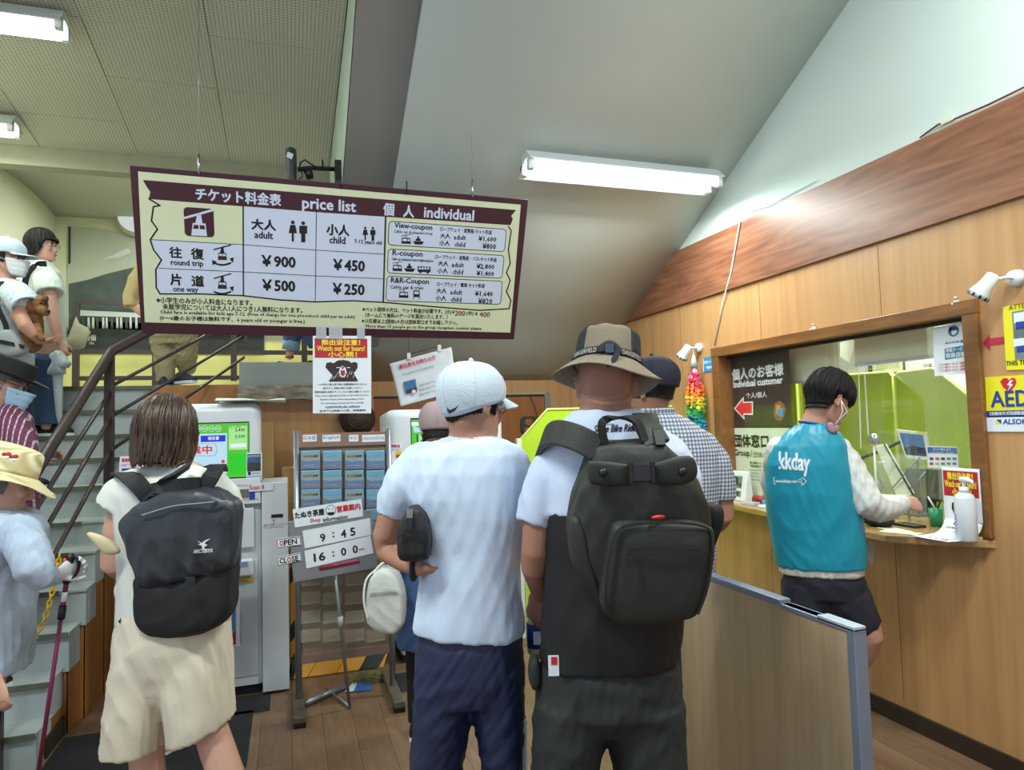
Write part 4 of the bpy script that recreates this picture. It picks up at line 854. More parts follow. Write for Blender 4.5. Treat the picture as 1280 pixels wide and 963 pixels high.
for i, (za, zb3) in enumerate(((.105, .2), (.2, .30), (.30, .55), (.55, .64))):
    q = MB(); q.prism([(x0, hy+.07, za), (x1, hy+.07, za+.05), (x1, hy+.07, zb3+.05), (x0, hy+.07, zb3)], (0, .05, 0)); q.build('dark_band' if i in (1, 3) else 'yellow_band', kb if i in (1, 3) else yb_, hz, .006)
# fallen brochure and dry grass on the floor
q = MB(); q.use(bsea); pts = [onz(*c, .003) for c in ((430, 866.5), (439.6, 856), (463, 853), (464, 863.6))]; q.prism(pts[::-1], (0, 0, .004)); 
q.use(bwt); q.prism([pts[0].lerp(pts[3], .02)+Vector((0, 0, .0042)), pts[0].lerp(pts[3], .35)+Vector((0, 0, .0042)), pts[1].lerp(pts[2], .3)+Vector((0, 0, .0042)), pts[1].lerp(pts[2], .02)+Vector((0, 0, .0042))], (0, 0, .0008))
o = q.build('fallen_brochure'); origin(o, pts[0]); tag(o, 'blue brochure lying on the floor beside the easel foot', 'brochure')
q = MB(); q.use(plain('dry_grass', (122, 128, 78), .8, .3, 30)); gc = onz(460, 853, 0)
for k in range(130):
    a = random.uniform(0, 6.28); r_ = random.uniform(0, .10); s_ = gc+Vector((math.cos(a)*r_*1.3, math.sin(a)*r_*.8+.03, .004)); d_ = random.uniform(0, 6.28); l_ = random.uniform(.05, .12)
    e_ = s_+Vector((math.cos(d_)*l_, math.sin(d_)*l_*.7, random.uniform(.0, .035))); m_ = (s_+e_)/2+Vector((0, 0, random.uniform(.01, .03))); q.tube([s_, m_, e_], .0016, 3)
o = q.build('dry_grass'); origin(o, gc); tag(o, 'tuft of dry greenish grass on the floor behind the fallen brochure', 'grass', kind='stuff')
# ---------------------------------------------------------------- lime partition and office partitions
lime = plain('lime_panel', (176, 212, 44), .45, .03); limed = plain('lime_cloth', (160, 196, 36), .7, .04, 5); limee = plain('lime_edge', (206, 226, 120), .5)
def cutpanel(name, label, pts, d, mat, edge, feet=True, group=None):
    """pts: corner points in order; d: thickness vector"""
    e_ = empty(name, (sum(p_.x for p_ in pts)/len(pts), pts[0].y, min(p_.z for p_ in pts)), label, 'partition', group)
    q = MB(); q.prism(pts, d); q.build('panel', mat, e_, .004)
    q = MB(); q.tube(pts+[pts[0]], .009, 8, False); q.build('edge_trim', edge, e_)
    return e_
y5 = 4.62
pp = [ony(655, 812, y5), ony(651.5, 548, y5), ony(684, 512, y5), ony(845, 508, y5)]; pp[0].z = 0.012; pp.append(Vector((pp[3].x+.35, y5, pp[3].z-.35))); pp.append(Vector((pp[4].x, y5, .012)))
pp[0].x = pp[1].x
e_ = cutpanel('lime_partition', 'lime green floor partition with cut corners behind the bucket hat man', pp[::-1], (0, .03, 0), lime, limee)
q = MB(); q.box((pp[0].x-.035, y5-.01, 0), (pp[0].x-.009, y5+.04, pp[1].z)); q.build('side_post', white, e_)
# badge and cord on the door
c_ = ony(661.5, 531.5, 6.0); q = MB(); R_ = []
for k in range(24):
    a = 2*math.pi*k/24; r_ = .088*(1-.10*math.cos(4*a)); R_.append((c_.x+r_*math.cos(a), c_.z+r_*math.sin(a)))
q.use(plain('dark_green_plaque', (38, 66, 60), .4, .05)); q.prism([(x, 6.0, z) for x, z in R_], (0, .018, 0)); p = Print(Pl((0, 6.0, 0), (1, 0, 0), (0, 0, 1)), q); p.text('非', 656.5, 532, 665.5, 8, plain('orange_ink', (206, 92, 52), .5), 2, .04); p.text('常口', 655.5, 539, 666, 4.5, bpy.data.materials['orange_ink'], 2, .03)
o = q.build('wall_plaque'); origin(o, (c_.x, 6.0, c_.z)); tag(o, 'dark green rounded plaque with red characters on the wood door', 'plaque')
q = MB(); q.tube([ony(663, 494, 5.99), ony(669, 510, 5.99), ony(672, 523, 5.99)], .003, 5); q.build('cord', blackm, o)
# ================================================================ WALL SIGNS on the right
sgB = plain('sign_board_brown', (52, 42, 40), .5, .25, 12); cremS = plain('sign_cream', (214, 222, 196), .5, .02); yelS = plain('sign_yellow', (236, 226, 40), .45, .01)
def wsign(name, label, c, paint, mat, off=.004, th=.004, cat='sign'):
    pl = WALL.shift(off); q = sheet_paper(name, label, cat, pl, c, th, mat); p = Print(pl, q); paint(p); o = q.build(name); origin(o, pl.hit(*c[3])); tag(o, label, cat); return o
def aed(p):
    a = p.pl.uv(1231, 472); b = p.pl.uv(1234, 532)
    hr = [(1250.5, 477), (1254.5, 473), (1259, 473), (1262, 475.5), (1265, 472.5), (1269, 473), (1270.5, 477), (1269, 482), (1262, 490.5), (1254, 484)]
    p.poly(hr, plain('heart_red', (206, 34, 56), .4, .02), 2); p.poly([(1263, 476), (1259, 482), (1263, 482), (1260, 489), (1267, 480.5), (1263.5, 480), (1267, 475)], paperW, 3)
    p.text('AED', 1239.5, 509, 1288, 19, inkB, 2, .03); p.rect(1233, 514, 1300, 521, inkB, 1); p.text('【自動体外式除細動器', 1238, 519.6, 1282, 4.6, paperW, 3, .02); p.rect(1233.2, 521, 1300, 540, paperW, 1)
    p.poly([(1245.5, 525), (1252, 524.5), (1252, 530.5)], inkB, 2); p.poly([(1245.5, 525), (1245.5, 530.5), (1252, 530.5)], yelS, 2); p.text('ALSOK', 1254, 530.5, 1284, 6.3, inkB, 3, .04, slant=.15)
wsign('aed_sign', 'yellow AED sign with a red heart at the right edge below the red arrow', [(1231.3, 472), (1300, 467.8), (1302.5, 533), (1234, 532)], aed, yelS)
def att(p):
    p.text('ATTENTION', 1261.5, 388, 1310, 6, plain('olive_ink', (120, 96, 30), .5), 2, .02); p.rect(1265, 390, 1300, 447, plain('notice_grey', (120, 130, 136), .5, .1, 20), 1); p.rect(1267, 392, 1300, 400, paperW, 2); p.rect(1267, 424, 1300, 430, paperW, 2); p.rect(1270, 403, 1300, 408, inkB, 3); p.rect(1271, 433, 1300, 438, inkB, 3)
    for k in range(5): p.text('TICKET COUNTER INFORMATION', 1268, 412+k*3, 1296, 1.8, inkK, 3, res=1)
    p.text('THIS TICKET', 1258, 457.5, 1300, 5.6, inkK, 2, .03)
wsign('attention_sign', 'yellow attention notice at the right edge above the AED sign', [(1253, 384), (1302, 375), (1303, 461), (1258, 463)], att, yelS)
wsign('red_arrow', 'red arrow sticker pointing left at the ticket window frame', [(1228, 430), (1237, 418), (1259, 420), (1259, 431)], lambda p: None, plain('arrow_bg', (196, 150, 100), .6), .0, .001) if False else None
q = MB(); q.use(plain('arrow_red', (186, 34, 62), .45, .02)); pl = WALL.shift(.003); uv = [pl.uv(*c) for c in ((1228, 429.5), (1236, 419), (1236.5, 423.5), (1258, 420.5), (1258.5, 429), (1237, 432), (1237.5, 438))]
q.prism([pl.pt(*k) for k in uv][::-1], -pl.N*.002); o = q.build('red_arrow'); origin(o, pl.hit(1228, 430)); tag(o, 'red arrow sticker pointing left between the window frame and yellow notice', 'arrow')
def camn(p): p.rect(879.5, 447.5, 892.3, 464, plain('cyan_blue', (40, 140, 196), .5, .02), 1); p.text('防犯カメラ', 880.5, 455.5, 891.5, 4, paperW, 2, .02); p.text('作動中', 883, 462, 890, 4, paperW, 2, .02)
wsign('camera_notice', 'small blue notice left of the ticket window frame', [(878.8, 448.5), (892.3, 446.5), (892.3, 464), (879, 465.5)], camn, bpy.data.materials.new('x') if False else paperW)
# boards standing inside the window, left part
WB = WALL.shift(-.085)
IB = Pl((WX+.085, 0, 0), (0, -1, 0), (0, 0, 1))
def iboard(name, label, x0, y0, x1, y1, mat, paint, cat='sign'):
    q = MB(); a = IB.uv(x0, y0); b = IB.uv(x1, y1); q.use(mat); q.prism([IB.pt(a[0], b[1]), IB.pt(b[0], b[1]), IB.pt(b[0], a[1]), IB.pt(a[0], a[1])], -IB.N*.006); p = Print(IB, q); paint(p); o = q.build(name); origin(o, IB.pt((a[0]+b[0])/2, b[1])); tag(o, label, cat); return o
def indiv(p):
    p.text('個人のお客様', 916, 476, 980, 14, paperW, 2, .035); p.text('Individual customer', 917.5, 485, 979, 8, paperW, 2, .04); p.text('个人/個人', 933, 498.5, 959, 7, paperW, 2, .01)
    p.poly([(918, 511), (930, 496), (930, 502.5), (941.5, 502), (941.5, 519), (930.5, 518.5), (931, 525)], paperW, 2); p.poly([(919.5, 511), (929, 499), (929, 504), (940.3, 503.5), (940.3, 517), (929.5, 517), (929.8, 522)], plain('arrow_bright_red', (220, 30, 44), .5, .02), 3)
    fb = plain('badge_fur', (134, 88, 48), .6, .2, 30); fo = plain('badge_orange', (196, 130, 70), .6); bl_ = plain('badge_blue', (70, 130, 180), .6)
    p.poly([(969, 504), (975, 501), (980, 505), (983, 512), (981, 520), (977, 526), (971, 526), (967, 518)], fb, 2); p.poly([(971, 506), (976, 507), (977, 517), (970, 518)], fo, 3); p.poly([(972, 512), (980, 510), (979, 521), (972, 520)], bl_, 4)
    for k in range(9): p.line([(912.5, 462+k*8.2), (990, 455+k*8.6)], .0015, plain('sign_grain', (72, 60, 54), .5) if k == 0 else bpy.data.materials['sign_grain'], 1)
iboard('individual_customer_sign', 'dark brown individual customer board with a red arrow in the ticket window', 909, 448.5, 990.5, 535, sgB, indiv)
def grp(p):
    p.text('団体窓口', 918.5, 558.5, 961, 15, inkK, 2, .045); p.text('-', 966, 551.5, 969, 2, inkK, 2); p.text('Group', 918.5, 571.5, 937.5, 9.5, inkK, 2, .035); p.text('/', 938.5, 571.5, 941, 9, inkK, 2); p.text('団体/團體', 942, 572, 968, 7, inkK, 2, .0)
    for k, t in enumerate(('富士箱根バス、観光バス', '予約係優待チケット引換')): p.text(t, 938, 580+k*4.3, 964, 3.2, inkK, 2, .02, 1)
    for k, t in enumerate(('Passengers with FIT/Fuji voucher,', 'TOUR booklets certificate', 'SIM(S) reservations & vouchers', 'Please show at the counter')): p.text(t, 938, 588.5+k*3.9, 968, 2.4, inkK, 2, 0, 1)
iboard('group_counter_sign', 'pale green group counter board under the dark brown one', 911.5, 535.5, 991, 636, cremS, grp)
# coupon poster on the pane
PG = Pl((WX+.049, 0, 0), (0, -1, 0), (0, 0, 1))
def coup(p):
    bl_ = plain('coupon_teal', (40, 120, 156), .5, .02); p.disc(1192, 414, 7, bl_, 1); p.disc(1192, 414.5, 4.5, paperW, 2); p.rect(1187, 410, 1198, 412.5, plain('coupon_navy', (30, 60, 130), .5), 3); p.rect(1186.5, 409, 1190, 419, bl_, 3)
    p.text('富士河口湖', 1182, 430.5, 1199, 2.6, bl_, 2, .02, 1); p.text('県観', 1201, 429, 1208, 4, bl_, 2, .03, 1)
    p.poly([(1181, 436), (1211, 431), (1211.5, 445), (1181.5, 450)], bl_, 1); p.text('地域クーポン', 1183, 441, 1208, 5, paperW, 2, .02); p.text('取扱店舗', 1183, 448, 1208, 6, paperW, 2, .03)
    for k in range(3): p.text('こちらの電子クーポンは、山梨県の', 1174, 458+k*3.8, 1209, 3, inkR, 2, .01, 1)
q = sheet_paper('', '', '', PG, [(1166, 410), (1209.5, 401.5), (1212.5, 467), (1168, 470.5)], .001); p = Print(PG, q); coup(p); o = q.build('coupon_poster'); origin(o, PG.hit(1168, 470)); tag(o, 'white coupon shop poster on the window pane with teal lettering', 'poster')
# spot lamps, hooks, cable, cranes
def spot(px, py, hx, hy, label):
    base = onx(px, py, WX); e_ = empty('spot_lamp', base, label, 'lamp'); q = MB(); q.tube([base, base-Vector((.03, 0, 0))], [.036, .030], 18); q.build('wall_plate', white, e_)
    hd = onx(hx, hy, WX-.10); q = MB(); q.tube([base-Vector((.03, 0, 0)), base-Vector((.07, 0, 0)), hd], .007, 8); q.build('arm', white, e_)
    d_ = Vector((-.25, .55, -.8)).normalized(); q = MB(); q.tube([hd-d_*.035, hd-d_*.03, hd+d_*.02, hd+d_*.055, hd+d_*.06], [.012, .024, .03, .042, .042], 18); q.build('head', white, e_)
    q = MB(); q.tube([hd+d_*.056, hd+d_*.075], [.0425, .040], 18); q.build('bezel', grey_l, e_)
    for k in range(10):
        a = 2*math.pi*k/10; u_ = d_.orthogonal().normalized(); w_ = d_.cross(u_); c_ = hd+d_*.066+(u_*math.cos(a)+w_*math.sin(a))*.041; q = MB(); q.obox(c_, d_*.007, (u_*math.cos(a)+w_*math.sin(a))*.002, (u_*-math.sin(a)+w_*math.cos(a))*.004); q.build('vent_slot', blackp, e_)
spot(1272, 348, 1236, 352, 'small white spot lamp at the right edge above the yellow notice'); spot(875.5, 435, 858, 437, 'small white spot lamp above the string of paper cranes')
for hx, hy, lb in ((1018, 411, 'tiny white hook on the wall above the middle of the window frame'), (1196, 379, 'tiny white hook above the right corner of the window frame')):
    a = onx(hx, hy, WX); q = MB(); q.box((a.x-.006, a.y-.012, a.z-.02), (a.x, a.y+.012, a.z+.012)); q.tube([a+Vector((-.004, 0, -.012)), a+Vector((-.022, 0, -.018)), a+Vector((-.028, 0, .0))], .004, 6); q.ball(a+Vector((-.006, 0, .024)), .006, 8, 5); o = q.build('wall_hook', white); origin(o, a); tag(o, lb, 'hook')
cab = [(1190, 150), (1165, 163), (1150, 170)]
q = MB(); q.tube([onx(944, 262, WX-.006), onx(934, 266, WX-.014), onx(925, 277, WX-.03), onx(921, 300, WX-.03), onx(914, 340, WX-.026), onx(903, 380, WX-.012), onx(893, 432, WX-.006)], .005, 6); o = q.build('white_cable', white); origin(o, onx(893, 432, WX)); tag(o, 'thin white cable hanging down over the dark wood board', 'cable')
q = MB(); q.tube([onx(x, y, WX-.008) for x, y in ((942, 263), (960, 258), (985, 244), (1020, 226))], .0035, 5); q.build('upper_run', white, o)
q = MB(); q.tube([onx(x, y, WX-.006) for x, y in ((745, 420), (850, 312), (1000, 85), (1060, 0))], .002, 4)
q = MB(); q.tube([onx(x, y, WX-.006) for x, y in ((1150, 172), (1172, 156), (1195, 148), (1235, 131), (1290, 104))], .0045, 5); o = q.build('brown_cable', plain('brown_cable', (110, 50, 44), .5)); origin(o, onx(1190, 150, WX)); tag(o, 'reddish brown cable running along the top edge of the dark wood board', 'cable')
a = onx(1186, 151, WX); q = MB(); q.box((a.x-.012, a.y-.03, a.z-.008), (a.x, a.y+.03, a.z+.010)); q.build('cable_clip', plain('ivory_clip', (220, 222, 190), .5), o)
q = MB(); q.tube([onx(x, y, WX-.002) for x, y in ((842, 320), (905, 225), (1048, 3))], .0022, 4); o = q.build('surface_wire', plain('grey_wire', (110, 112, 108), .6)); origin(o, onx(905, 225, WX)); tag(o, 'thin grey wire running along the white wall beside the sloping ceiling', 'wire')
# senbazuru: strings of folded paper cranes
sb = empty('paper_crane_strings', onx(868, 440, WX-.09), 'bundle of rainbow paper crane strings hanging beside the ticket window', 'paper cranes')
ccol = [plain('crane_%s' % n, c, .6, .05) for n, c in (('white', (226, 220, 226)), ('pink', (230, 90, 150)), ('red', (210, 40, 50)), ('orange', (236, 130, 40)), ('yellow', (236, 210, 50)), ('green', (60, 170, 70)), ('teal', (40, 160, 170)), ('blue', (60, 120, 200)))]
top = onx(867, 443, WX-.085); zb4 = onx(868, 541, WX-.085).z; zt4 = onx(868, 462, WX-.085).z; c_x = top.x
for s_ in range(16):
    a = 2*math.pi*s_/16*1.0; rr_ = .062*math.sqrt((s_ % 4+1)/4); bxp = Vector((c_x+math.cos(a)*rr_*.8, top.y+math.sin(a)*rr_*1.1, 0)); q = MB(); n_ = 20
    for k in range(n_):
        t = k/(n_-1); z = zt4+(zb4-zt4)*t+random.uniform(-.01, .01); w_ = min(1, .25+t*2.2); ctr = Vector((top.x+(bxp.x-top.x)*w_, top.y+(bxp.y-top.y)*w_, z)); ci = min(7, max(0, int(1+t*6.6+random.uniform(-.8, .8)+(.8 if s_ % 3 == 0 else 0)))); q.use(ccol[ci])
        b_ = random.uniform(0, 6.28); dx, dy = math.cos(b_)*.022, math.sin(b_)*.022; tip = ctr+Vector((0, 0, .014))
        q.add([ctr+Vector((dx, dy, -.014)), ctr+Vector((-dx, -dy, -.014)), tip, ctr+Vector((-dy*.35, dx*.35, -.022)), ctr+Vector((dy*.35, -dx*.35, -.022)), ctr+Vector((dx*1.1, dy*1.1, .012)), ctr+Vector((-dx*1.1, -dy*1.1, .012))], [(0, 3, 2), (0, 2, 4), (1, 2, 3), (1, 4, 2), (3, 4, 5), (4, 3, 6)])
    o = q.build('crane_string', None, sb); o['kind'] = 'stuff' if False else ''
    del o['kind']
q = MB(); q.tube([top+Vector((0, 0, .0)), (top.x, top.y, zt4+.02)], [.006, .03], 8); q.tube([top, onx(866, 434, WX-.05)], .002, 4); q.build('gathered_threads', plain('white_thread', (206, 204, 206), .7, .1, 60), sb)
q = MB(); a = onx(1087, 690, WX); R_ = []
for k in range(14):
    t = 2*math.pi*k/14; r_ = .032*(1+.25*math.sin(3*t+1)); R_.append((a.x-.001, a.y+r_*math.cos(t)*1.2, a.z+r_*math.sin(t)*1.7))
q.add(R_, [tuple(range(14))]); q.build('paint_patch', plain('bare_plaster', (196, 190, 178), .8, .06), wall_right)
# ================================================================ OFFICE AND COUNTER THINGS
XO = 3.75
def OX(pts, X=XO): return [onx(x, y, X) for x, y in pts]
def panelx(pts, X, label, dx=.03):
    P_ = OX(pts, X); P_[0].z = .012; P_[-1].z = .012
    P_[0].y = P_[1].y; P_[-1].y = P_[-2].y
    e_ = empty('office_partition', (X, (P_[0].y+P_[-1].y)/2, 0), label, 'partition', None)
    q = MB(); q.prism(P_, (dx, 0, 0)); q.build('panel', limed, e_, .004); q = MB(); q.tube([p_-Vector((.004, 0, 0)) for p_ in P_]+[P_[0]-Vector((.004, 0, 0))], .010, 8, False); q.build('edge_trim', limee, e_)
panelx([(1001, 700), (1001, 478), (1004, 473), (1112, 465.5), (1116.5, 471), (1118, 700)], XO, 'lime green office partition behind the teal vest man with rounded corners')
panelx([(1119, 700), (1119, 471), (1124, 466), (1166, 461), (1172, 463), (1210, 494), (1213, 502), (1214, 700)], XO-.02, 'lime green office partition with a cut corner behind the coupon poster')
panelx([(940, 700), (940, 486), (996, 479), (998, 700)], XO+.15, 'narrow lime green office partition farthest from the counter')
desk = wood('office_desk', (150, 140, 120), (168, 158, 138), (184, 174, 156), (3, 3, 3), .4)
dk = bx((3.35+.02, 2.2, .70), (3.70, 5.0, .735)).build('office_desk', desk, None, .004); tag(dk, 'grey office desk behind the ticket counter', 'desk'); origin(dk, (3.5, 3.6, 0))
for y in (2.3, 4.9): bx((3.42, y-.02, 0), (3.68, y+.02, .70)).build('leg', alum, dk)
# blinds, bead chains
blm = plain('roller_blind', (206, 206, 176), .8, .03, 4)
for (x0, y0, x1, y1), lb in (((986, 436, 1050, 474), 'left pale roller blind in the top of the ticket window'), ((1067, 418, 1169, 449), 'right pale roller blind in the top of the ticket window')):
    X = WX+.16; a, b_ = onx(x0, y0, X), onx(x1, y1, X); zl = onx(x0, y1+4, X).z
    e_ = empty('roller_blind', (X, (a.y+b_.y)/2, 1.98), lb, 'blind', 'roller blinds')
    zb5 = (onx((x0+x1)/2, y1, X)).z; bx((X, b_.y, zb5), (X+.003, a.y, 1.98)).build('fabric', blm, e_); bx((X-.006, b_.y, zb5-.018), (X+.009, a.y, zb5)).build('bottom_bar', grey_l, e_, .003)
    q = MB(); q.tube([(X+.02, b_.y, 1.995), (X+.02, a.y, 1.995)], .022, 12); q.build('roller', white, e_)
for k, (xa_, xb_) in enumerate(((1073, 1076), (1080, 1085.5))):
    q = MB(); a, b_ = onx(xa_, 456, WX+.15), onx(xb_, 562 if k == 0 else 545, WX+.15); n_ = 46
    for i in range(n_): q.ball(a.lerp(b_, i/n_), .0038, 6, 4)
    o = q.build('bead_chain', white); o['kind'] = 'stuff'; origin(o, a); tag(o, ('white bead chain hanging nearer the man in the teal vest', 'white bead chain hanging nearer the card notice')[k], 'chain')
# framed certificate and papers on the office wall, seen high up
XW = 4.44; OWp = Pl((XW, 0, 0), (0, -1, 0), (0, 0, 1))
q = MB(); q.use(blackm); a, b_ = OWp.uv(1087, 447), OWp.uv(1132, 466); q.prism([OWp.pt(a[0], b_[1]), OWp.pt(b_[0], b_[1]), OWp.pt(b_[0], a[1]), OWp.pt(a[0], a[1])], -OWp.N*-.02)
p = Print(OWp.shift(.02), q); p.rect(1090, 449, 1129, 464.5, plain('certificate_paper', (206, 210, 160), .5), 1); p.text('感謝状', 1104, 454, 1116, 3, inkK, 2)
for k in range(3): p.text('株式会社天上山公園', 1096, 457.5+k*2.4, 1124, 1.6, inkK, 2, 0, 1)
o = q.build('framed_certificate'); origin(o, OWp.hit(1110, 466)); tag(o, 'black framed certificate on the office wall above the lime partitions', 'certificate')
q = MB(); p = Print(OWp, q, .003); p.text('行金', 1155, 460, 1166, 5, inkK, 2, .03); o = q.build('wall_lettering'); origin(o, OWp.hit(1160, 460)); tag(o, 'two small black characters on the white office wall', 'lettering')
q = MB(); q.use(paperW); pts = [onx(x, y, WX+.25) for x, y in ((1050, 428), (1068, 424), (1066, 438), (1062, 454), (1050, 446))]; q.prism(pts, (.002, 0, 0)); o = q.build('hanging_paper'); origin(o, pts[0]); tag(o, 'crumpled white paper hanging between the two roller blinds', 'paper')
q = MB(); q.use(paperW); pts = [onx(x, y, WX+.28) for x, y in ((1082, 454), (1092, 465), (1084, 455))]
# --- counter items
ctz = .955
def cpt(px, py, z=.0): return onz(px, py, ctz+z)
# desk clock
b0 = onx(921, 626, WX+.0); b0 = Vector((WX+.01, b0.y, ctz)); t = empty('desk_clock', b0, 'white double display desk clock on the counter beside the checked shirt man', 'clock')
tp_ = onx(921, 589, b0.x).z; hw = abs(onx(908, 600, b0.x).y-onx(935, 600, b0.x).y)/2
q = MB(); q.prism([(b0.x-.035, b0.y-hw, ctz), (b0.x+.035, b0.y-hw, ctz), (b0.x+.02, b0.y-hw, tp_), (b0.x-.0, b0.y-hw, tp_)], (0, 2*hw, 0)); q.build('case', white, t, .005)
lcd = plain('lcd_grey', (116, 130, 124), .3, .03)
f0, f1 = Vector((b0.x-.035, b0.y, ctz)), Vector((b0.x-.0, b0.y, tp_)); CPn = Pl(f0, (0, -1, 0), (f1-f0)); H_ = (f1-f0).length
q = MB(); p = Print(CPn, q, .0004)
p.polyuv([(-hw*.8, H_*.42), (hw*.6, H_*.42), (hw*.6, H_*.84), (-hw*.8, H_*.84)], lcd, 1); p.textuv('3', -hw*.1, H_*.5, hw*.25, H_*.78, inkK, 2, .05); p.textuv('28', hw*.3, H_*.48, hw*.55, H_*.6, inkK, 2, .03); p.textuv('8', -hw*.6, H_*.5, -hw*.3, H_*.78, inkK, 2, .05)
p.polyuv([(-hw*.8, H_*.14), (hw*.6, H_*.14), (hw*.6, H_*.34), (-hw*.8, H_*.34)], lcd, 1); p.textuv('10:24', -hw*.6, H_*.17, hw*.4, H_*.31, inkK, 2, .04); q.build('display', None, t)
def small(name, px, py, w, d, h, mat, label, cat, X=None, bev=.004):
    y = onx(px, py, X).y; o = bx((X-d/2, y-w/2, ctz), (X+d/2, y+w/2, ctz+h)).build(name, mat, None, bev); origin(o, (X, y, ctz)); tag(o, label, cat); return o
y_ = onx(949, 621, WX-.02).y; q = MB(); q.tube([(WX-.02, y_-.045, ctz+.027), (WX-.02, y_+.04, ctz+.027)], .026, 14); o = q.build('stamp_case', plain('red_lacquer', (150, 26, 30), .3, .05)); origin(o, (WX-.02, y_, ctz)); tag(o, 'small red round case on the counter beside the white desk clock', 'case')
small('blue_box', 957, 622, .035, .035, .035, plain('sky_blue', (90, 160, 196), .5), 'tiny blue box on the counter beside the red case', 'box', WX-.04)
small('clear_tray', 938, 630, .12, .06, .02, plain('clear_tray_plastic', (196, 206, 222), .2, alpha=.6), 'shallow clear tray on the counter before the desk clock', 'tray', WX-.09)
small('white_card_case', 958, 632, .10, .05, .016, paperW, 'flat white card case on the counter left of the teal vest', 'case', WX-.11)
# white cylinder board behind (curved white form holder)
# black pouch on the counter
a = cpt(1080, 652); b_ = cpt(1115, 652); xx = WX-.10; ya, yb6 = onx(1079, 650, xx).y, onx(1116, 650, xx).y
q = MB(); cc = Vector((xx, (ya+yb6)/2, ctz)); rs = []
for k in range(9):
    u = k/8*2-1; s_ = (1-abs(u)**4)**.5*.9+.1; rs.append([Vector((xx+.045*s_*math.cos(t_), cc.y+u*abs(ya-yb6)/2, ctz+.028+.028*s_*math.sin(t_))) for t_ in [2*math.pi*i/14 for i in range(14)]])
q.rings(rs); o = q.build('black_pouch', blackm); origin(o, cc); tag(o, 'black soft pouch lying on the counter beneath the teal vest man forearm', 'pouch'); q = MB(); q.tube([Vector((xx-.02, cc.y+u, ctz+.056)) for u in (-.06, 0, .06)], .003, 5); q.build('zip', chrome, o)
# phone / tray and papers
for px_, py_, w, d, h, m_, lb, nm in ((1136, 646, .13, .07, .012, blackp, 'flat black phone lying on the counter before the teal vest man hand', 'phone'),):
    small(nm, px_, py_, w, d, h, m_, lb, 'phone', WX+.02, .003)
q = MB(); q.use(plain('banknote_paper', (196, 204, 176), .6, .08, 20)); a = Vector((WX-.16, onx(1125, 658, WX-.16).y, ctz)); 
for k, (dx, dy, r_) in enumerate(((0, 0, .3), (.03, .06, -.2))): c_ = a+Vector((dx, dy, .001+.0012*k)); q.obox(c_, Vector((math.cos(r_), math.sin(r_), 0))*.038, Vector((-math.sin(r_), math.cos(r_), 0))*.08, (0, 0, .0005))
o = q.build('paper_slips'); origin(o, a); tag(o, 'two pale paper slips lying on the counter edge', 'paper', kind='stuff')
# green cup
y_ = onx(1170, 645, WX+.12).y; q = MB(); q.tube([(WX+.12, y_, ctz+.001), (WX+.12, y_, ctz+.085)], [.026, .032], 18); o = q.build('green_cup', plain('green_cup', (28, 130, 86), .4)); origin(o, (WX+.12, y_, ctz)); tag(o, 'small green cup on the counter left of the bear sheet', 'cup')
q = MB(); q.tube([(WX+.12, y_, ctz+.08), (WX+.10, y_+.02, ctz+.14)], .004, 6); q.build('pen', paperW, o); q = MB(); q.tube([(WX+.13, y_, ctz+.08), (WX+.14, y_-.02, ctz+.135)], .004, 6); q.build('pen', blackp, o)
# bear poster standing and curling on the counter
cby = onx(1201, 600, WX-.03).y; cw_ = abs(onx(1177, 600, WX-.03).y-onx(1224, 600, WX-.03).y); Hs = onx(1201, 589, WX-.03).z-ctz+.16
CB = Pl((WX-.03, cby+cw_/2, ctz), (0, -1, 0), (0, 0, 1))
q0 = MB()
class _F: pass
_pl = Pl(CB.o, CB.U, CB.V); _pl.uv = lambda x, y: (x, y)
q0 = bear_poster(_pl, 0, Hs, cw_, 0); keep = 8
q0.v = q0.v[8:]; q0.f = [[i-8 for i in f] for f in q0.f[6:]]; q0.mi = q0.mi[6:]; q0.sm = q0.sm[6:]
def bend(p_):
    s_ = p_[2]-ctz; off = WX-.03-p_[0]; R_ = .07; y = p_[1]
    if s_ >= .16+.05: return (WX-.03-off, y, ctz+s_-.16+.012)
    a_ = (.21-s_)/R_; a_ = min(a_, 1.45); rest = max(0, .21-s_-1.45*R_)
    x = WX-.03-(R_*(1-math.cos(a_)))-rest*math.sin(1.45)-off*math.cos(a_); z = ctz+.062-R_*math.sin(a_)-rest*math.cos(1.45)*.4+off*math.sin(a_)*.0+.012
    return (x, y+.25*(.21-s_)*(.5), max(z, ctz+.0015+off))
q0.v = [bend(v) for v in q0.v]
q0.use(paperW); q0.sheet(lambda u, v: Vector(bend((WX-.03, cby+cw_/2-cw_*u, ctz+Hs*(1-v)))), 6, 40, .0008)
o = q0.build('bear_warning_sheet'); origin(o, (WX-.03, cby, ctz)); tag(o, 'curled bear warning sheet standing behind the pump bottle', 'poster')
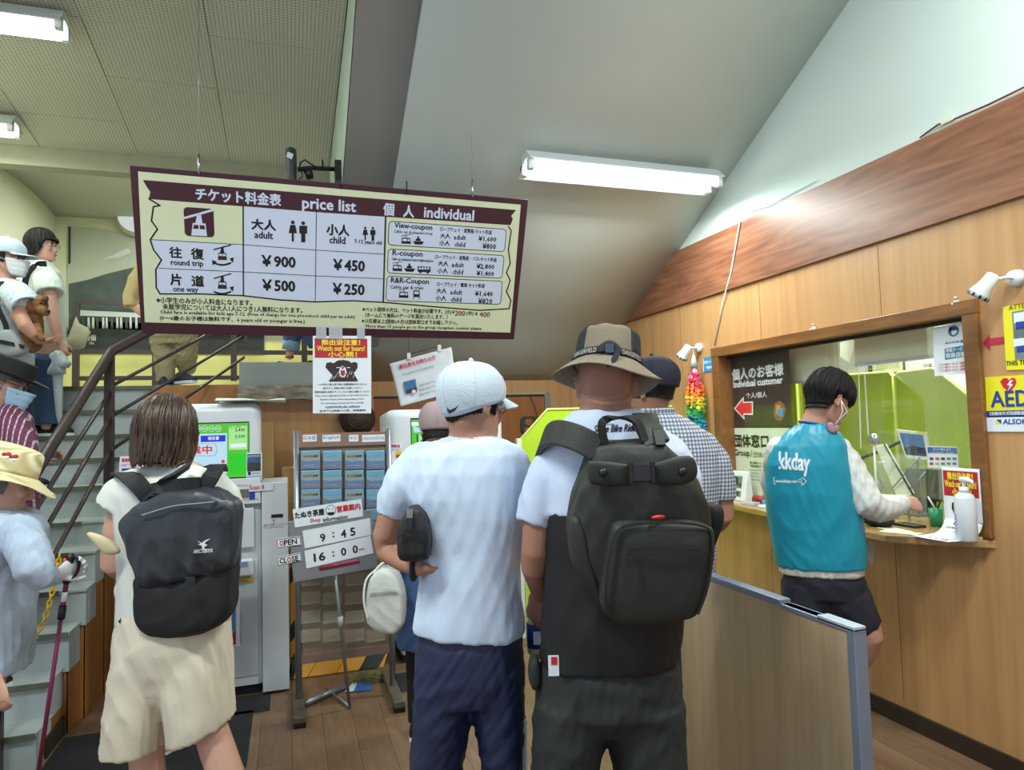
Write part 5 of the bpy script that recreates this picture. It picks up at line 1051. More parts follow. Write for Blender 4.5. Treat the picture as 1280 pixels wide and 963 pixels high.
# sanitiser bottle
yb7 = onx(1208.5, 664, WX-.10).y; bc = Vector((WX-.10, yb7, ctz)); e_ = empty('sanitizer_bottle', bc, 'white translucent hand sanitiser pump bottle at the right end of the counter', 'bottle')
r_ = .040; zt8 = onx(1208, 616, bc.x).z-ctz
plas = plain('milky_plastic', (214, 220, 226), .25, .02)
q = MB(); q.tube([bc+Vector((0, 0, z)) for z in (.0, .006, zt8*.5, zt8*.86, zt8*.95, zt8)], [r_*.9, r_, r_, r_, r_*.8, r_*.45], 22); q.build('body', plas, e_)
q = MB(); q.tube([bc+Vector((0, 0, z)) for z in (zt8-.002, zt8+.022)], [.019, .019], 16); q.build('collar', white, e_)
q = MB(); q.tube([bc+Vector((0, 0, z)) for z in (zt8+.02, zt8+.05)], .007, 10); q.tube([bc+Vector((0, .012, zt8+.052)), bc+Vector((0, -.01, zt8+.054)), bc+Vector((0, -.035, zt8+.048)), bc+Vector((0, -.04, zt8+.034))], [.012, .013, .008, .006], 10); q.build('pump', white, e_)
q = MB(); lab = plain('label_blue_text', (96, 110, 180), .5, .3, 120)
for k in range(9):
    z = .03+k*.010; q.tube([bc+Vector((-math.cos(a_)*(r_+.0006), math.sin(a_)*(r_+.0006), z)) for a_ in (.25, .5, .75, 1.0)], .0018, 4)
q.build('label_print', lab, e_)
# card payment sign on a stand
CX_ = WX+.22; CS = Pl((CX_, 0, 0), (0, -1, 0), (0, 0, 1)); q = MB(); q.use(paperW); a, b_ = CS.uv(1158, 558), CS.uv(1198, 587); q.prism([CS.pt(a[0], b_[1]), CS.pt(b_[0], b_[1]), CS.pt(b_[0], a[1]), CS.pt(a[0], a[1])], -CS.N*.006); p = Print(CS, q)
p.rect(1159.5, 559, 1197, 568, plain('card_blue', (30, 100, 170), .5), 1); p.text('カード使えます', 1167, 563.3, 1189, 3, paperW, 2, .02); p.text('CARD PAYMENT AVAILABLE', 1163, 566.8, 1193, 2, paperW, 2, 0, 1)
cs = [inkB, inkR, inkK, bpy.data.materials['card_blue'], inkB, inkR, grey_l, bpy.data.materials['green_cup'], bpy.data.materials['coupon_teal'], inkB]
for k in range(10): x = 1162+(k % 5)*7.2; y = 572+(k//5)*6.2; p.rect(x, y, x+5, y+3.4, cs[k], 1)
o = q.build('card_sign'); oo = CS.pt((a[0]+b_[0])/2, b_[1]); origin(o, (oo.x, oo.y, ctz)); tag(o, 'white and blue card payment sign standing behind the counter glass', 'sign')
q = MB(); q.box((oo.x+.002, oo.y-.03, ctz), (oo.x+.008, oo.y+.03, oo.z)); q.box((oo.x-.03, oo.y-.04, ctz), (oo.x+.03, oo.y+.04, ctz+.006)); q.build('stand', clearp, o)
# tablet
TX_ = WX+.36; TB = Pl((TX_, 0, 0), (0, -1, 0), (0, 0, 1)); tc_ = TB.hit(1142, 556); e_ = empty('tablet', (TX_, tc_.y, ctz), 'white framed tablet with a lake view screen on an arm in the window', 'tablet')
def quadp(pl, c, d, mat, nm, par, w=0): q = MB(); uv = [pl.uv(*k) for k in c]; q.prism([pl.pt(*uv[3], w), pl.pt(*uv[2], w), pl.pt(*uv[1], w), pl.pt(*uv[0], w)], -pl.N*d); return q.build(nm, mat, par, .002)
quadp(TB, [(1120, 537), (1157, 541), (1163, 576), (1132, 573)], .012, white, 'case', e_)
q = MB(); p = Print(TB, q); p.poly([(1124, 541), (1154, 544), (1159, 571), (1133, 569)], emis('tablet_sky', (90, 140, 205), .5), 1); p.poly([(1130, 560), (1140, 557), (1156, 560), (1159, 571), (1133, 569)], emis('tablet_land', (24, 44, 84), .5), 2); p.poly([(1146, 538), (1157, 541), (1156, 543.5), (1146, 541)], yelS, 2); q.build('screen', None, e_)
q = MB(); q.tube([(TX_+.02, tc_.y, ctz), (TX_+.02, tc_.y, tc_.z-.05)], .008, 8); q.box((TX_-.06, tc_.y-.06, ctz), (TX_+.08, tc_.y+.06, ctz+.01)); q.build('stand', blackp, e_)
q = MB(); q.tube([TB.hit(1130, 548)+Vector((.02, 0, 0)), TB.hit(1106, 562), TB.hit(1075, 580)+Vector((-.1, 0, 0))], .009, 8); q.build('arm', blackp, e_)
# round mirror
mX = WX+.12; mc = onx(1092, 550, mX); e_ = empty('round_mirror', (mX, mc.y, ctz), 'small round silver mirror on a thin stand beside the teal vest man', 'mirror'); q = MB(); q.ball(mc, (.02, .034, .034), 18, 10); q.build('mirror_head', chrome, e_); q = MB(); q.tube([mc-Vector((0, 0, .03)), (mX, mc.y, ctz)], .005, 8); q.tube([(mX, mc.y, ctz), (mX, mc.y, ctz+.008)], .035, 14); q.build('stand', white, e_)
# leaning document holder with clear cover
hX = WX+.20; cr4 = [onx(1094, 558, hX+.05), onx(1106, 556, hX+.05), onx(1141, 618, hX-.08), onx(1124, 628, hX-.08)]
q = MB(); q.use(plain('document_cream', (208, 214, 190), .5, .05)); q.prism(cr4[::-1], (.012, 0, .004)); o = q.build('document_holder'); tag(o, 'tilted pale document holder leaning above the teal vest man hand', 'holder'); zmn = min(v[2] for v in q.v); origin(o, (hX-.08, cr4[3].y, zmn))
q = MB(); q.tube([cr4[1]+Vector((-.005, -.005, 0)), cr4[2]+Vector((-.005, -.005, 0))], .006, 8); q.build('black_spine', blackp, o)
q = MB(); mid = cr4[1].lerp(cr4[2], .5); q.tube([(hX+.04, mid.y, ctz), mid+Vector((.02, 0, 0))], .006, 8); q.build('prop', blackp, o)
for k, (c1, c2) in enumerate((((1150, 571), (1116, 610)), ((1157, 590), (1138, 611)))):
    q = MB(); a, b_ = onx(*c1, hX-.06), onx(*c2, hX-.06); q.tube([a, b_], .004, 6); o2 = q.build('rod', alum, o)
# clear acrylic curved shield
q = MB(); shc = onx(1125, 585, WX+.16)
def shf(u, v): a = -0.9+1.8*u; return Vector((WX+.14+.05*math.cos(a*1.6), shc.y-.17*(a), ctz+.003+.33*(v)*(1-.12*a*a)))
q.sheet(shf, 20, 4, .002); o = q.build('clear_shield', plain('clear_shield', (220, 235, 225), .05, alpha=.13)); origin(o, (WX+.16, shc.y, ctz)); tag(o, 'curved clear acrylic shield standing on the counter before the tablet', 'shield')
# dark monitor and printer on the desk side
e_ = empty('monitor', (WX+.50, onx(1158, 610, WX+.50).y, ctz), 'dark monitor seen from behind under the card payment sign', 'monitor'); ya, yb6 = onx(1132, 610, WX+.50).y, onx(1182, 610, WX+.50).y
bx((WX+.50, yb6, ctz+.06), (WX+.53, ya, onx(1150, 586, WX+.50).z)).build('screen_back', plain('dark_monitor', (36, 40, 44), .4, .05), e_, .006); bx((WX+.49, (ya+yb6)/2-.03, ctz), (WX+.54, (ya+yb6)/2+.03, ctz+.07)).build('foot', blackp, e_)
# small grey plush toy
pz = onx(1096, 606, WX+.30); pb = Vector((WX+.30, pz.y, ctz)); e_ = empty('plush_toy', pb, 'small grey plush animal between the round mirror and document holder', 'toy'); pg = plain('grey_plush', (150, 152, 150), .9, .25, 40, .5, 60)
q = MB(); q.ball(pb+Vector((0, 0, .055)), (.045, .045, .055), 14, 10); q.build('body', pg, e_); q = MB(); q.ball(pb+Vector((-.01, 0, .135)), (.038, .042, .038), 14, 10); hd_ = q.build('head', pg, e_)
for s_ in (-1, 1): q = MB(); q.ball(pb+Vector((0, s_*.032, .17)), (.01, .014, .018), 8, 6); q.build('ear', pg, hd_); q = MB(); q.ball(pb+Vector((-.045, s_*.015, .142)), .004, 6, 4); q.build('eye', blackp, hd_)
# white folded form stand at far right behind poster
o = small('paper_stack', 1217, 592, .05, .10, .018, paperW, 'white paper stack on a small riser behind the bear sheet', 'paper', WX+.16)
# partition in the queue
px0 = 1.50; yA, yB2 = 1.545, 2.46; zP = .915
e_ = empty('low_partition', (px0, 2.1, 0), 'low beige wood grain partition with aluminium edges in the foreground', 'partition')
bw2 = wood('beige_laminate', (168, 146, 114), (182, 160, 128), (194, 172, 140), (12, 12, .5), .45, 2.2, 2.0, 'DIAGONAL', wv=.05)
bx((px0-.014, yA+.02, .06), (px0+.014, yB2, zP-.012)).build('panel', bw2, e_)
bx((px0-.02, yA, 0), (px0+.024, yA+.03, zP-.02)).build('end_post', plain('aluminium_trim', (138, 150, 172), .4, .04, metal=.4), e_, .003)
bx((px0-.02, yA+.30, zP-.02), (px0+.022, yB2, zP)).build('top_rail', bpy.data.materials['aluminium_trim'], e_, .003)
bx((px0-.02, yA+.0, zP-.026), (px0+.022, yA+.30, zP-.012)).build('inner_rail', bpy.data.materials['aluminium_trim'], e_, .002)
bx((px0-.02, yA+.0, zP-.02), (px0+.022, yA+.14, zP-.006)).build('end_cap', plain('trim_cap', (176, 184, 196), .4), e_, .002)
bx((px0-.2, yA+.1, 0), (px0+.2, yA+.14, .03)).build('foot', bpy.data.materials['aluminium_trim'], e_); bx((px0-.2, yB2-.2, 0), (px0+.2, yB2-.16, .03)).build('foot', bpy.data.materials['aluminium_trim'], e_)
# ================================================================ PEOPLE
HR = Vector((math.cos(YAW), -math.sin(YAW), 0)); HF = Vector((math.sin(YAW), math.cos(YAW), 0)); UP = Vector((0, 0, 1))
def skinm(n, c): return plain(n, c, .5, .05, 8, .05, 80, spec=.35)
skA = skinm('skin_light', (204, 158, 138)); skB = skinm('skin_tan', (168, 122, 100)); skC = skinm('skin_warm', (184, 138, 118))
hairK = plain('black_hair', (24, 21, 22), .6, .3, 30, .3, 200, spec=.25); hairG = plain('grey_hair', (96, 96, 98), .6, .3, 30)
def remesh(q, name, mat, parent, vox=.01, smooth=2, folds=None, seed=0, post=None):
    """join the overlapping closed shapes of q into one continuous surface"""
    me = bpy.data.meshes.new(name); off = parent_loc(parent)
    me.from_pydata([(x-off.x, y-off.y, z-off.z) for x, y, z in q.v], [], q.f); me.update()
    o = bpy.data.objects.new(name, me); COL.objects.link(o)
    md = o.modifiers.new('r', 'REMESH'); md.mode = 'VOXEL'; md.voxel_size = vox; md.use_smooth_shade = True
    if smooth: s_ = o.modifiers.new('s', 'SMOOTH'); s_.factor = .5; s_.iterations = smooth
    dg = bpy.context.evaluated_depsgraph_get(); me2 = bpy.data.meshes.new_from_object(o.evaluated_get(dg))
    o.modifiers.clear(); o.data = me2; bpy.data.meshes.remove(me); me2.name = name
    n = len(me2.vertices); v = np.empty(n*3); me2.vertices.foreach_get('co', v); v = v.reshape(-1, 3)
    if folds:
        nr = np.empty(n*3); me2.vertices.foreach_get('normal', nr); nr = nr.reshape(-1, 3); d = np.zeros(n)
        rng = np.random.RandomState(seed)
        for amp, kx, kz, cnt_ in folds:      # amplitude, horizontal and vertical frequency
            for _ in range(cnt_):
                ph = rng.rand(4)*6.28; a = rng.rand()*6.28; kk = np.array([math.cos(a)*kx, math.sin(a)*kx, kz*(rng.rand()*2-1)])*(.7+.6*rng.rand())*3.6
                w = np.array([math.cos(ph[1]), math.sin(ph[1]), .7])*11
                s_ = np.sin(v@kk+ph[0]+1.6*np.sin(v@w+ph[2])); gate = .5+.5*np.sin(v@(w*.9)+ph[3])
                d += amp*(1-np.abs(s_)*1.6)*gate/math.sqrt(cnt_)
        v = v+nr*d[:, None]
    if post: v = post(v, off)
    me2.vertices.foreach_set('co', v.reshape(-1)); me2.materials.clear(); me2.materials.append(mat)
    me2.polygons.foreach_set('use_smooth', [True]*len(me2.polygons)); me2.update()
    if parent is not None: o.parent = parent
    return o
def ring(c, a, b, yaw=0.0, n=28, e=2.3, tilt=0.0, tf=0.0):
    ca, sa = math.cos(yaw), math.sin(yaw); X = HR*ca-HF*sa; Y = HF*ca+HR*sa; out = []
    for i in range(n):
        t = 2*math.pi*i/n; c_, s_ = math.cos(t), math.sin(t)
        u = math.copysign(abs(c_)**(2/e), c_); w = math.copysign(abs(s_)**(2/e), s_)
        out.append(c+X*(a*u)+Y*(b*w)+UP*(-tilt*u+tf*w))
    return out
def rowrings(ax, rows, yaw=0.0, n=28, e=2.3, grow=0.0, shrink=1.0):
    """rows: (left px, right px, y px, half depth m[, tilt px[, extra axial]])"""
    rs = []
    for r in rows:
        da = r[5] if len(r) > 5 else 0; a_ = ax+da; tl_ = (r[4] if len(r) > 4 else 0)/2/PM(a_)
        rs.append(ring(P((r[0]+r[1])/2, r[2], a_), (r[1]-r[0])/2/PM(a_)*shrink+grow, r[3]*shrink+grow, yaw, n, e, tl_))
    return rs
def hollow(rs, d=.022, t=.017):
    """turn the last ring into an open hem: inner ring and recessed cap"""
    c = sum(rs[-1], Vector())/len(rs[-1]); c0 = sum(rs[-2], Vector())/len(rs[-2]); up = (c0-c).normalized()
    inn = [c+(p-c)*(1-t/max((p-c).length, .01)*1.0) for p in rs[-1]]; return rs+[inn, [p+up*d for p in inn]]
def limb(q, pts, n=14, hem=False):
    """pts: (px, py, ax, radius px[, depth ratio])"""
    W = [P(p[0], p[1], p[2]) for p in pts]; R_ = [p[3]/PM(p[2]) for p in pts]; rs = []; u = None
    for i, p in enumerate(W):
        d = (W[min(i+1, len(W)-1)]-W[max(i-1, 0)]).normalized()
        if u is None: u = HR.copy()
        u = (u-d*u.dot(d)).normalized() if (u-d*u.dot(d)).length > .05 else HF.copy(); w = d.cross(u); fl = pts[i][4] if len(pts[i]) > 4 else 1
        rs.append([p+(u*math.cos(2*math.pi*k/n)+w*math.sin(2*math.pi*k/n)*fl)*R_[i] for k in range(n)])
    d = (W[0]-W[1]).normalized(); rs = [[W[0]+(p-W[0])*.4+d*R_[0]*.85 for p in rs[0]], [W[0]+(p-W[0])*.8+d*R_[0]*.5 for p in rs[0]]]+rs
    if hem: rs = hollow(rs, .02, .015)
    else:
        d = (W[-1]-W[-2]).normalized(); rs += [[W[-1]+(p-W[-1])*.8+d*R_[-1]*.5 for p in rs[-1]], [W[-1]+(p-W[-1])*.4+d*R_[-1]*.85 for p in rs[-1]]]
    q.rings(rs)
# ---- head: profile (z, half width, front, back), metres for a .236 m head, z=0 at eye level
HT = np.array([(-.120, .012, .080, .045), (-.114, .030, .090, .012), (-.098, .047, .094, -.030), (-.078, .056, .093, -.052), (-.055, .062, .091, -.064), (-.03, .068, .088, -.078), (0, .073, .085, -.092), (.028, .0755, .091, -.099), (.055, .074, .088, -.099), (.08, .067, .076, -.090), (.10, .053, .055, -.071), (.112, .035, .030, -.047), (.118, .012, .0, -.018)])
def hp(z, th, g=0.0):
    """head surface point at height z and azimuth th (0 = right ear side, 90deg = face)"""
    w, f, b_ = [float(np.interp(z, HT[:, 0], HT[:, i])) for i in (1, 2, 3)]; c = (f+b_)/2; d = (f-b_)/2
    ca, sa = math.cos(th), math.sin(th); e = 2/2.25
    return Vector(((w+g)*math.copysign(abs(ca)**e, ca), c+(d+g)*math.copysign(abs(sa)**e, sa), z))
class Head:
    def __init__(s, px, py, ax, yaw, pitch=0, roll=0, sc=.97):
        s.c = P(px, py, ax); y, p_, r_ = map(math.radians, (yaw, pitch, roll))
        s.M = Matrix.Rotation(-y, 3, 'Z') @ Matrix.Rotation(p_, 3, 'X') @ Matrix.Rotation(r_, 3, 'Y'); s.sc = sc
    def w(s, v): return s.c+s.M @ (Vector(v)*s.sc)
    def mesh(s, q, neck_to=None, nr=.056):
        q.rings([[s.w(hp(z, 2*math.pi*i/32)) for i in range(32)] for z in HT[:, 0]])
        def blob(c, r, R=None):
            n, m_ = 12, 8; rs = []
            for k in range(m_+1):
                t = max(.05, min(math.pi-.05, math.pi*k/m_)); rs.append([s.w(Vector(c)+Vector((math.cos(2*math.pi*i/n)*math.sin(t)*r[0], math.sin(2*math.pi*i/n)*math.sin(t)*r[1], -math.cos(t)*r[2]))) for i in range(n)])
            q.rings(rs)
        # nose, brow, lips, chin, cheeks
        for z, y_, rx, ry, rz in ((.004, .088, .010, .012, .018), (-.018, .096, .011, .013, .018), (-.036, .099, .016, .016, .012), (-.040, .110, .010, .008, .009)): blob((0, y_, z), (rx, ry, rz))
        for s_ in (-1, 1): blob((s_*.030, .083, .022), (.022, .012, .008)); blob((s_*.038, .074, -.03), (.022, .018, .02)); blob((s_*.012, .100, -.042), (.008, .008, .007))
        blob((0, .093, -.066), (.022, .010, .006)); blob((0, .091, -.078), (.019, .010, .007)); blob((0, .088, -.104), (.02, .012, .012))
        for s_ in (-1, 1):   # ears: rim and lobe round a hollow
            pts = []
            for k in range(11):
                t = math.radians(-70+k*28); pts.append(s.w((s_*(.080+.006*math.sin(k*.3)), -.012-.013*math.cos(t)*-1*-1+(-.004), -.012+.028*math.sin(t))))
            q.tube(pts, [.0042*s.sc]*11, 6); blob((s_*.077, -.008, -.012), (.006, .012, .022)); blob((s_*.079, -.006, -.038), (.005, .007, .008))
        if neck_to is not None:
            a = s.w((0, -.022, -.03)); m_ = a.lerp(neck_to, .55); q.tube([a, m_, neck_to, neck_to-UP*.06], [nr*1.0, nr*.97, nr*1.12, nr*1.7], 22)
    def face(s, par, glasses=None, mask=None, brow=hairK, lips=(170, 92, 84)):
        ew = plain('eye_white', (220, 216, 212), .3) if 'eye_white' not in bpy.data.materials else bpy.data.materials['eye_white']
        for s_ in (-1, 1):
            q = MB(); q.ball(s.w((s_*.031, .077, .002)), (.0125*s.sc,)*3, 12, 8); e_ = q.build('eye', ew, par)
            q = MB(); q.ball(s.w((s_*.031, .0845, .002)), (.0062*s.sc,)*3, 10, 6); q.build('iris', blackp, e_)
            q = MB(); q.tube([s.w((s_*x, y, z)) for x, y, z in ((.014, .096, .020), (.032, .093, .025), (.050, .078, .020))], [.002, .0032, .0015], 6); q.build('eyebrow', brow, par)
            q = MB(); q.tube([s.w((s_*x, y, z)) for x, y, z in ((.017, .088, .006), (.031, .091, .0105), (.045, .084, .005))], .0014, 5); q.build('eyelid', brow, par)
        if not mask:
            nm = 'lips_red'; lm_ = bpy.data.materials.get(nm) or plain(nm, lips, .5, .03)
            q = MB(); q.tube([s.w((x, y, z)) for x, y, z in ((-.022, .093, -.070), (-.008, .1035, -.0685), (0, .1035, -.0705), (.008, .1035, -.0685), (.022, .093, -.070))], [.002, .004, .0038, .004, .002], 8); q.build('lips', lm_, par)
        if glasses:
            e_ = empty_child('glasses', par)
            for s_ in (-1, 1):
                q = MB(); q.tube([s.w((s_*(.032+.022*math.cos(t)), .106-.25*abs(.022*math.cos(t)) if False else .104-.006*(1 if s_*math.cos(t) > 0 else 0), .000+.016*math.sin(t))) for t in [2*math.pi*i/16 for i in range(17)]], .0014, 5, False); q.build('rim', glasses, e_)
                q = MB(); q.tube([s.w((s_*.055, .098, .006)), s.w((s_*.078, .06, .008)), s.w((s_*.082, -.008, .006)), s.w((s_*.080, -.022, -.014))], .0016, 5); q.build('temple', glasses, e_)
            q = MB(); q.tube([s.w((-.010, .104, .002)), s.w((0, .108, .006)), s.w((.010, .104, .002))], .0014, 5); q.build('bridge', glasses, e_)
        if mask:
            q = MB()
            def mf(u, v):
                th = math.radians(90+72*(1-2*u)); z = -.018-.094*v; g = .012+.046*math.exp(-((th-math.pi/2)/.42)**2)*(1-.55*v); p_ = hp(max(z, -.112), th, g); p_.z = z+.012*math.cos((th-math.pi/2)*1.0)*(1-v)
                p_.y += .002*math.sin(v*22); return s.w(p_)
            q.sheet(mf, 22, 12, .003); mo = q.build('face_mask', mask, par)
            for s_ in (-1, 1):
                for z0 in (-.028, -.095): q = MB(); p0 = hp(z0, math.radians(90-s_*70), .012); q.tube([s.w(p0), s.w((s_*.083, .02, (z0-.012)/2)), s.w((s_*.084, -.02, -.012))], .0013, 5); q.build('ear_loop', mask, mo)
    def hair(s, par, mat, edge, thick=.012, top=.012, seed=0, name='hair', lump=.004, flare=0.0, nz=26, strands=130, taper=.25):
        """edge(th) gives the z of the lower hair line; th 90deg = face"""
        q = MB(); rnd = random.Random(seed); ph = [rnd.random()*6.28 for _ in range(6)]
        def f(u, v):
            v = v/nz; th = 2*math.pi*u; ze = edge(th); ca, sa = math.cos(th), math.sin(th)
            lm_ = lump*(math.sin(th*23+ph[0]+2*math.sin(v*5+ph[1]))*.5+math.sin(th*41+ph[2]+3*v)*.35+.5*math.sin(th*67+ph[3]+5*v)*.5)*min(1, v*4)
            if v < .42:
                k = v/.42*math.pi/2; g = thick+lm_; return s.w(Vector((ca*(.0755+g)*math.sin(k), -.006+sa*(.094+g)*math.sin(k), .03+(.088+thick+top)*math.cos(k))))
            t = (v-.42)/.58; z = .03+(ze-.03)*t; g = thick*(1-taper*t)+lm_+flare*math.sin(t*2.4)
            p_ = hp(max(z, -.03), th, g)
            if z <= -.03: tk = (-.03-z)/.1; p_ = Vector((p_.x*(1-.10*tk*tk), p_.y*(1-.05*tk), z))
            p_.x = ca*(.0755+g)+(p_.x-ca*(.0755+g))*min(1, t*3); p_.y = -.006+sa*(.094+g)+(p_.y+.006-sa*(.094+g))*min(1, t*3); p_.z = z
            return s.w(p_)
        n = 72; g = [[f(i/n, v) for i in range(n)] for v in range(nz+1)]
        c_ = s.w((0, -.005, .06)); inner = [[s.w((0, -.01, 0))+(p-s.w((0, -.01, 0)))*.93 for p in g[-1]]]
        q.rings(g+inner, cap=True)
        for k in range(strands):
            u0 = (k+rnd.random())/strands; dr = rnd.uniform(-.035, .035); v0 = rnd.uniform(.02, .5); v1 = min(1.0, v0+rnd.uniform(.45, .95)); ln = rnd.uniform(.4, 1.0)
            pts = []
            for j in range(9):
                v = v0+(v1-v0)*j/8; p_ = f((u0+dr*(v-v0)) % 1, v*nz); pts.append(s.c+(p_-s.c)*(1+.018*math.sin(math.pi*j/8)*ln))
            if v1 >= 1: pts.append(pts[-1]+(pts[-1]-pts[-2])*rnd.uniform(.1, .6))
            w_ = .0042*s.sc*ln; q.tube(pts, [w_*.3]+[w_]*(len(pts)-2)+[w_*.2], 5)
        return q.build(name, mat, par)
    def cap(s, par, mat, bill=True, name='cap', depth=.035, back=.0, billdrop=.0, mat2=None, bl=.075, puff=.012, button=True):
        q = MB(); ez = lambda th: depth-back*.5*(1-math.sin(th))
        def f(th, v): z = .112-(.112-ez(th))*v; p_ = hp(z, th, puff+.006*math.sin(v*3.0)); p_.z += puff*(1-v)*1.1; return s.w(p_)
        n = 36; g = [[f(2*math.pi*i/n, v/12) for i in range(n)] for v in range(13)]
        inn = [[s.w((0, 0, .03))+(p-s.w((0, 0, .03)))*.95 for p in g[-1]]]
        q.rings([[p*.04+s.w((0, -.01, .118+puff*1.3))*.96 for p in g[0]]]+g+inn); o = q.build('%s' % name, mat, par)
        for k in range(6):
            th = math.pi/6+k*math.pi/3; q = MB(); q.tube([f(th, v/8)+(f(th, v/8)-s.w((0, 0, .02))).normalized()*.0006 for v in range(9)], .0011, 4); q.build('seam', mat2 or mat, o)
        if button: q = MB(); q.ball(s.w((0, -.01, .121+puff*1.3)), .008, 10, 6); q.build('button', mat, o)
        if bill:
            q = MB()
            def bf(u, v):
                th = math.radians(90+62*(1-2*u)); p0 = hp(ez(th)+.004, th, puff+.002); ext = bl*max(0, math.cos((th-math.pi/2)*1.35))**.6*v
                return s.w(Vector((p0.x, p0.y+ext, p0.z-billdrop*v+.0-.012*abs(p0.x)/.07*v)))
            q.sheet(bf, 24, 8, .004); q.build('brim', mat, o)
        return o
def empty_child(name, par):
    o = bpy.data.objects.new(name, None); COL.objects.link(o); o.parent = par; o.empty_display_size = .02; return o
def hand(q, wr, d, nrm, sc=1.0, curl=.5, left=True, spread=.0, thumb=.6):
    """palm and five fingers; d = pointing direction, nrm = side the fingers curl to"""
    d = Vector(d).normalized(); nrm = Vector(nrm); nrm = (nrm-d*nrm.dot(d)).normalized(); s_ = d.cross(nrm)*(1 if left else -1)
    def E(c, a, b): return [c+s_*(a*sc*math.cos(2*math.pi*i/14))+nrm*(b*sc*math.sin(2*math.pi*i/14)) for i in range(14)]
    q.rings([E(wr-d*.01*sc, .025, .018), E(wr+d*.02*sc, .031, .016), E(wr+d*.05*sc, .040, .0145), E(wr+d*.08*sc, .041, .012), E(wr+d*.092*sc, .036, .009)])
    for k, (off, L) in enumerate(((-.030, .068), (-.0105, .078), (.0095, .074), (.0285, .058))):
        b = wr+d*(.083-.006*abs(off)/.03)*sc+s_*off*sc; pts = [b-d*.02*sc, b]; a = curl*.35
        dd = (d*math.cos(a)+nrm*math.sin(a)+s_*spread*off*8).normalized(); p_ = b
        for j, fr_ in enumerate((.45, .31, .24)):
            p_ = p_+dd*L*fr_*sc; pts.append(p_); a += curl*(1.0, .9, .6)[j]; dd = (d*math.cos(a)+nrm*math.sin(a)).normalized()
        q.tube(pts, [.0085*sc, .0088*sc, .0082*sc, .0074*sc, .0058*sc], 8)
    b = wr+d*.028*sc-s_*.028*sc; d1 = (d*.65-s_*.7*(1-thumb*.3)+nrm*thumb*.6).normalized(); p1 = b+d1*.032*sc; d2 = (d*.9-s_*.25+nrm*thumb).normalized(); p2 = p1+d2*.028*sc; p3 = p2+(d+nrm*thumb*.8).normalized()*.022*sc
    q.tube([b-d1*.012*sc, b, p1, p2, p3], [.012*sc, .0125*sc, .0105*sc, .009*sc, .007*sc], 8)
def shoe(par, heel, d, L=.27, mat=None, sole=None, z=None, pitch=0.0, name='shoe'):
    d = Vector(d); d.z = 0; d.normalize(); s_ = Vector((d.y, -d.x, 0)); M_ = lambda f, w, h: heel+d*(f*math.cos(pitch)+h*math.sin(pitch)*-1)+s_*w+UP*(h*math.cos(pitch)-f*math.sin(pitch)+(L*math.sin(pitch) if pitch > 0 else 0))
    prof_ = ((0, .026, .055), (.03, .034, .075), (.09, .035, .080), (.14, .041, .062), (.19, .046, .048), (.24, .040, .038), (.27, .022, .026))
    q = MB(); k_ = L/.27; q.rings([[M_(f*k_, w*math.cos(t)*k_, max(0.018, .02+h*max(0, math.sin(t))) if math.sin(t) > 0 else .018) for t in [2*math.pi*i/18 for i in range(18)]] for f, w, h in prof_]); o = q.build(name, mat, par)
    q = MB(); q.rings([[M_(f*k_, w*1.06*math.cos(t)*k_, .02 if math.sin(t) > 0 else .0) for t in [2*math.pi*(i+.5)/16 for i in range(16)]] for f, w, h in prof_], smooth=False); q.build('sole', sole or white, o)
def puff(poly, ax, th, bulge=.02, n_in=6, sub=4, da=0.0):
    """soft bag from an outline given as image points at axial depth ax"""
    pts = []
    m_ = len(poly)
    for i in range(m_):   # catmull-rom
        p0, p1, p2, p3 = poly[i-1], poly[i], poly[(i+1) % m_], poly[(i+2) % m_]
        for k in range(sub):
            t = k/sub; pts.append(tuple(.5*((2*p1[j])+(-p0[j]+p2[j])*t+(2*p0[j]-5*p1[j]+4*p2[j]-p3[j])*t*t+(-p0[j]+3*p1[j]-3*p2[j]+p3[j])*t**3) for j in (0, 1)))
    cx_ = sum(p[0] for p in pts)/len(pts); cy_ = sum(p[1] for p in pts)/len(pts); rs = []
    seq = [(.04, -bulge), (.35, -bulge*.97), (.65, -bulge*.85), (.85, -bulge*.6), (.95, -bulge*.25), (1.0, .10*th), (1.0, .9*th), (.95, th+bulge*.1), (.6, th+bulge*.2), (.04, th+bulge*.2)]
    for s_, dz in seq: rs.append([P(cx_+(x-cx_)*s_, cy_+(y-cy_)*s_, ax)+HF*dz for x, y in pts])
    q = MB(); q.rings(rs); return q
def strap(q, pts, w=.02, th=.004, n=8, side=None):
    q.tube(pts, [w]*len(pts), n, flat=1.0, side=side) if th is None else ribbon(q, pts, w, th, side)
def ribbon(q, pts, w, th, side=None):
    pts = [Vector(p) for p in pts]; rs = []
    for i, p in enumerate(pts):
        d = (pts[min(i+1, len(pts)-1)]-pts[max(i-1, 0)]).normalized(); u = Vector(side) if side is not None else HR; u = (u-d*u.dot(d)).normalized(); v_ = d.cross(u)
        rs.append([p+u*w+v_*th, p-u*w+v_*th, p-u*w-v_*th, p+u*w-v_*th])
    q.rings(rs, smooth=False)
def smoothpts(pts, n=5):
    out = []
    for i in range(len(pts)-1):
        p0, p1, p2, p3 = pts[max(i-1, 0)], pts[i], pts[i+1], pts[min(i+2, len(pts)-1)]
        for k in range(n): t = k/n; out.append(.5*((2*p1)+(p2-p0)*t+(2*p0-5*p1+4*p2-p3)*t*t+(3*p1-p0-3*p2+p3)*t**3))
    return out+[pts[-1]]
PP = lambda *l: [P(*p) for p in l]
def legs_down(q, ax, hipL, hipR, rt=24, z=0.0, yk=None):
    pass
COT = [(.0035, 14, 5, 5), (.0014, 34, 12, 4)]
SOFT = [(.005, 9, 9, 4), (.002, 26, 18, 4)]
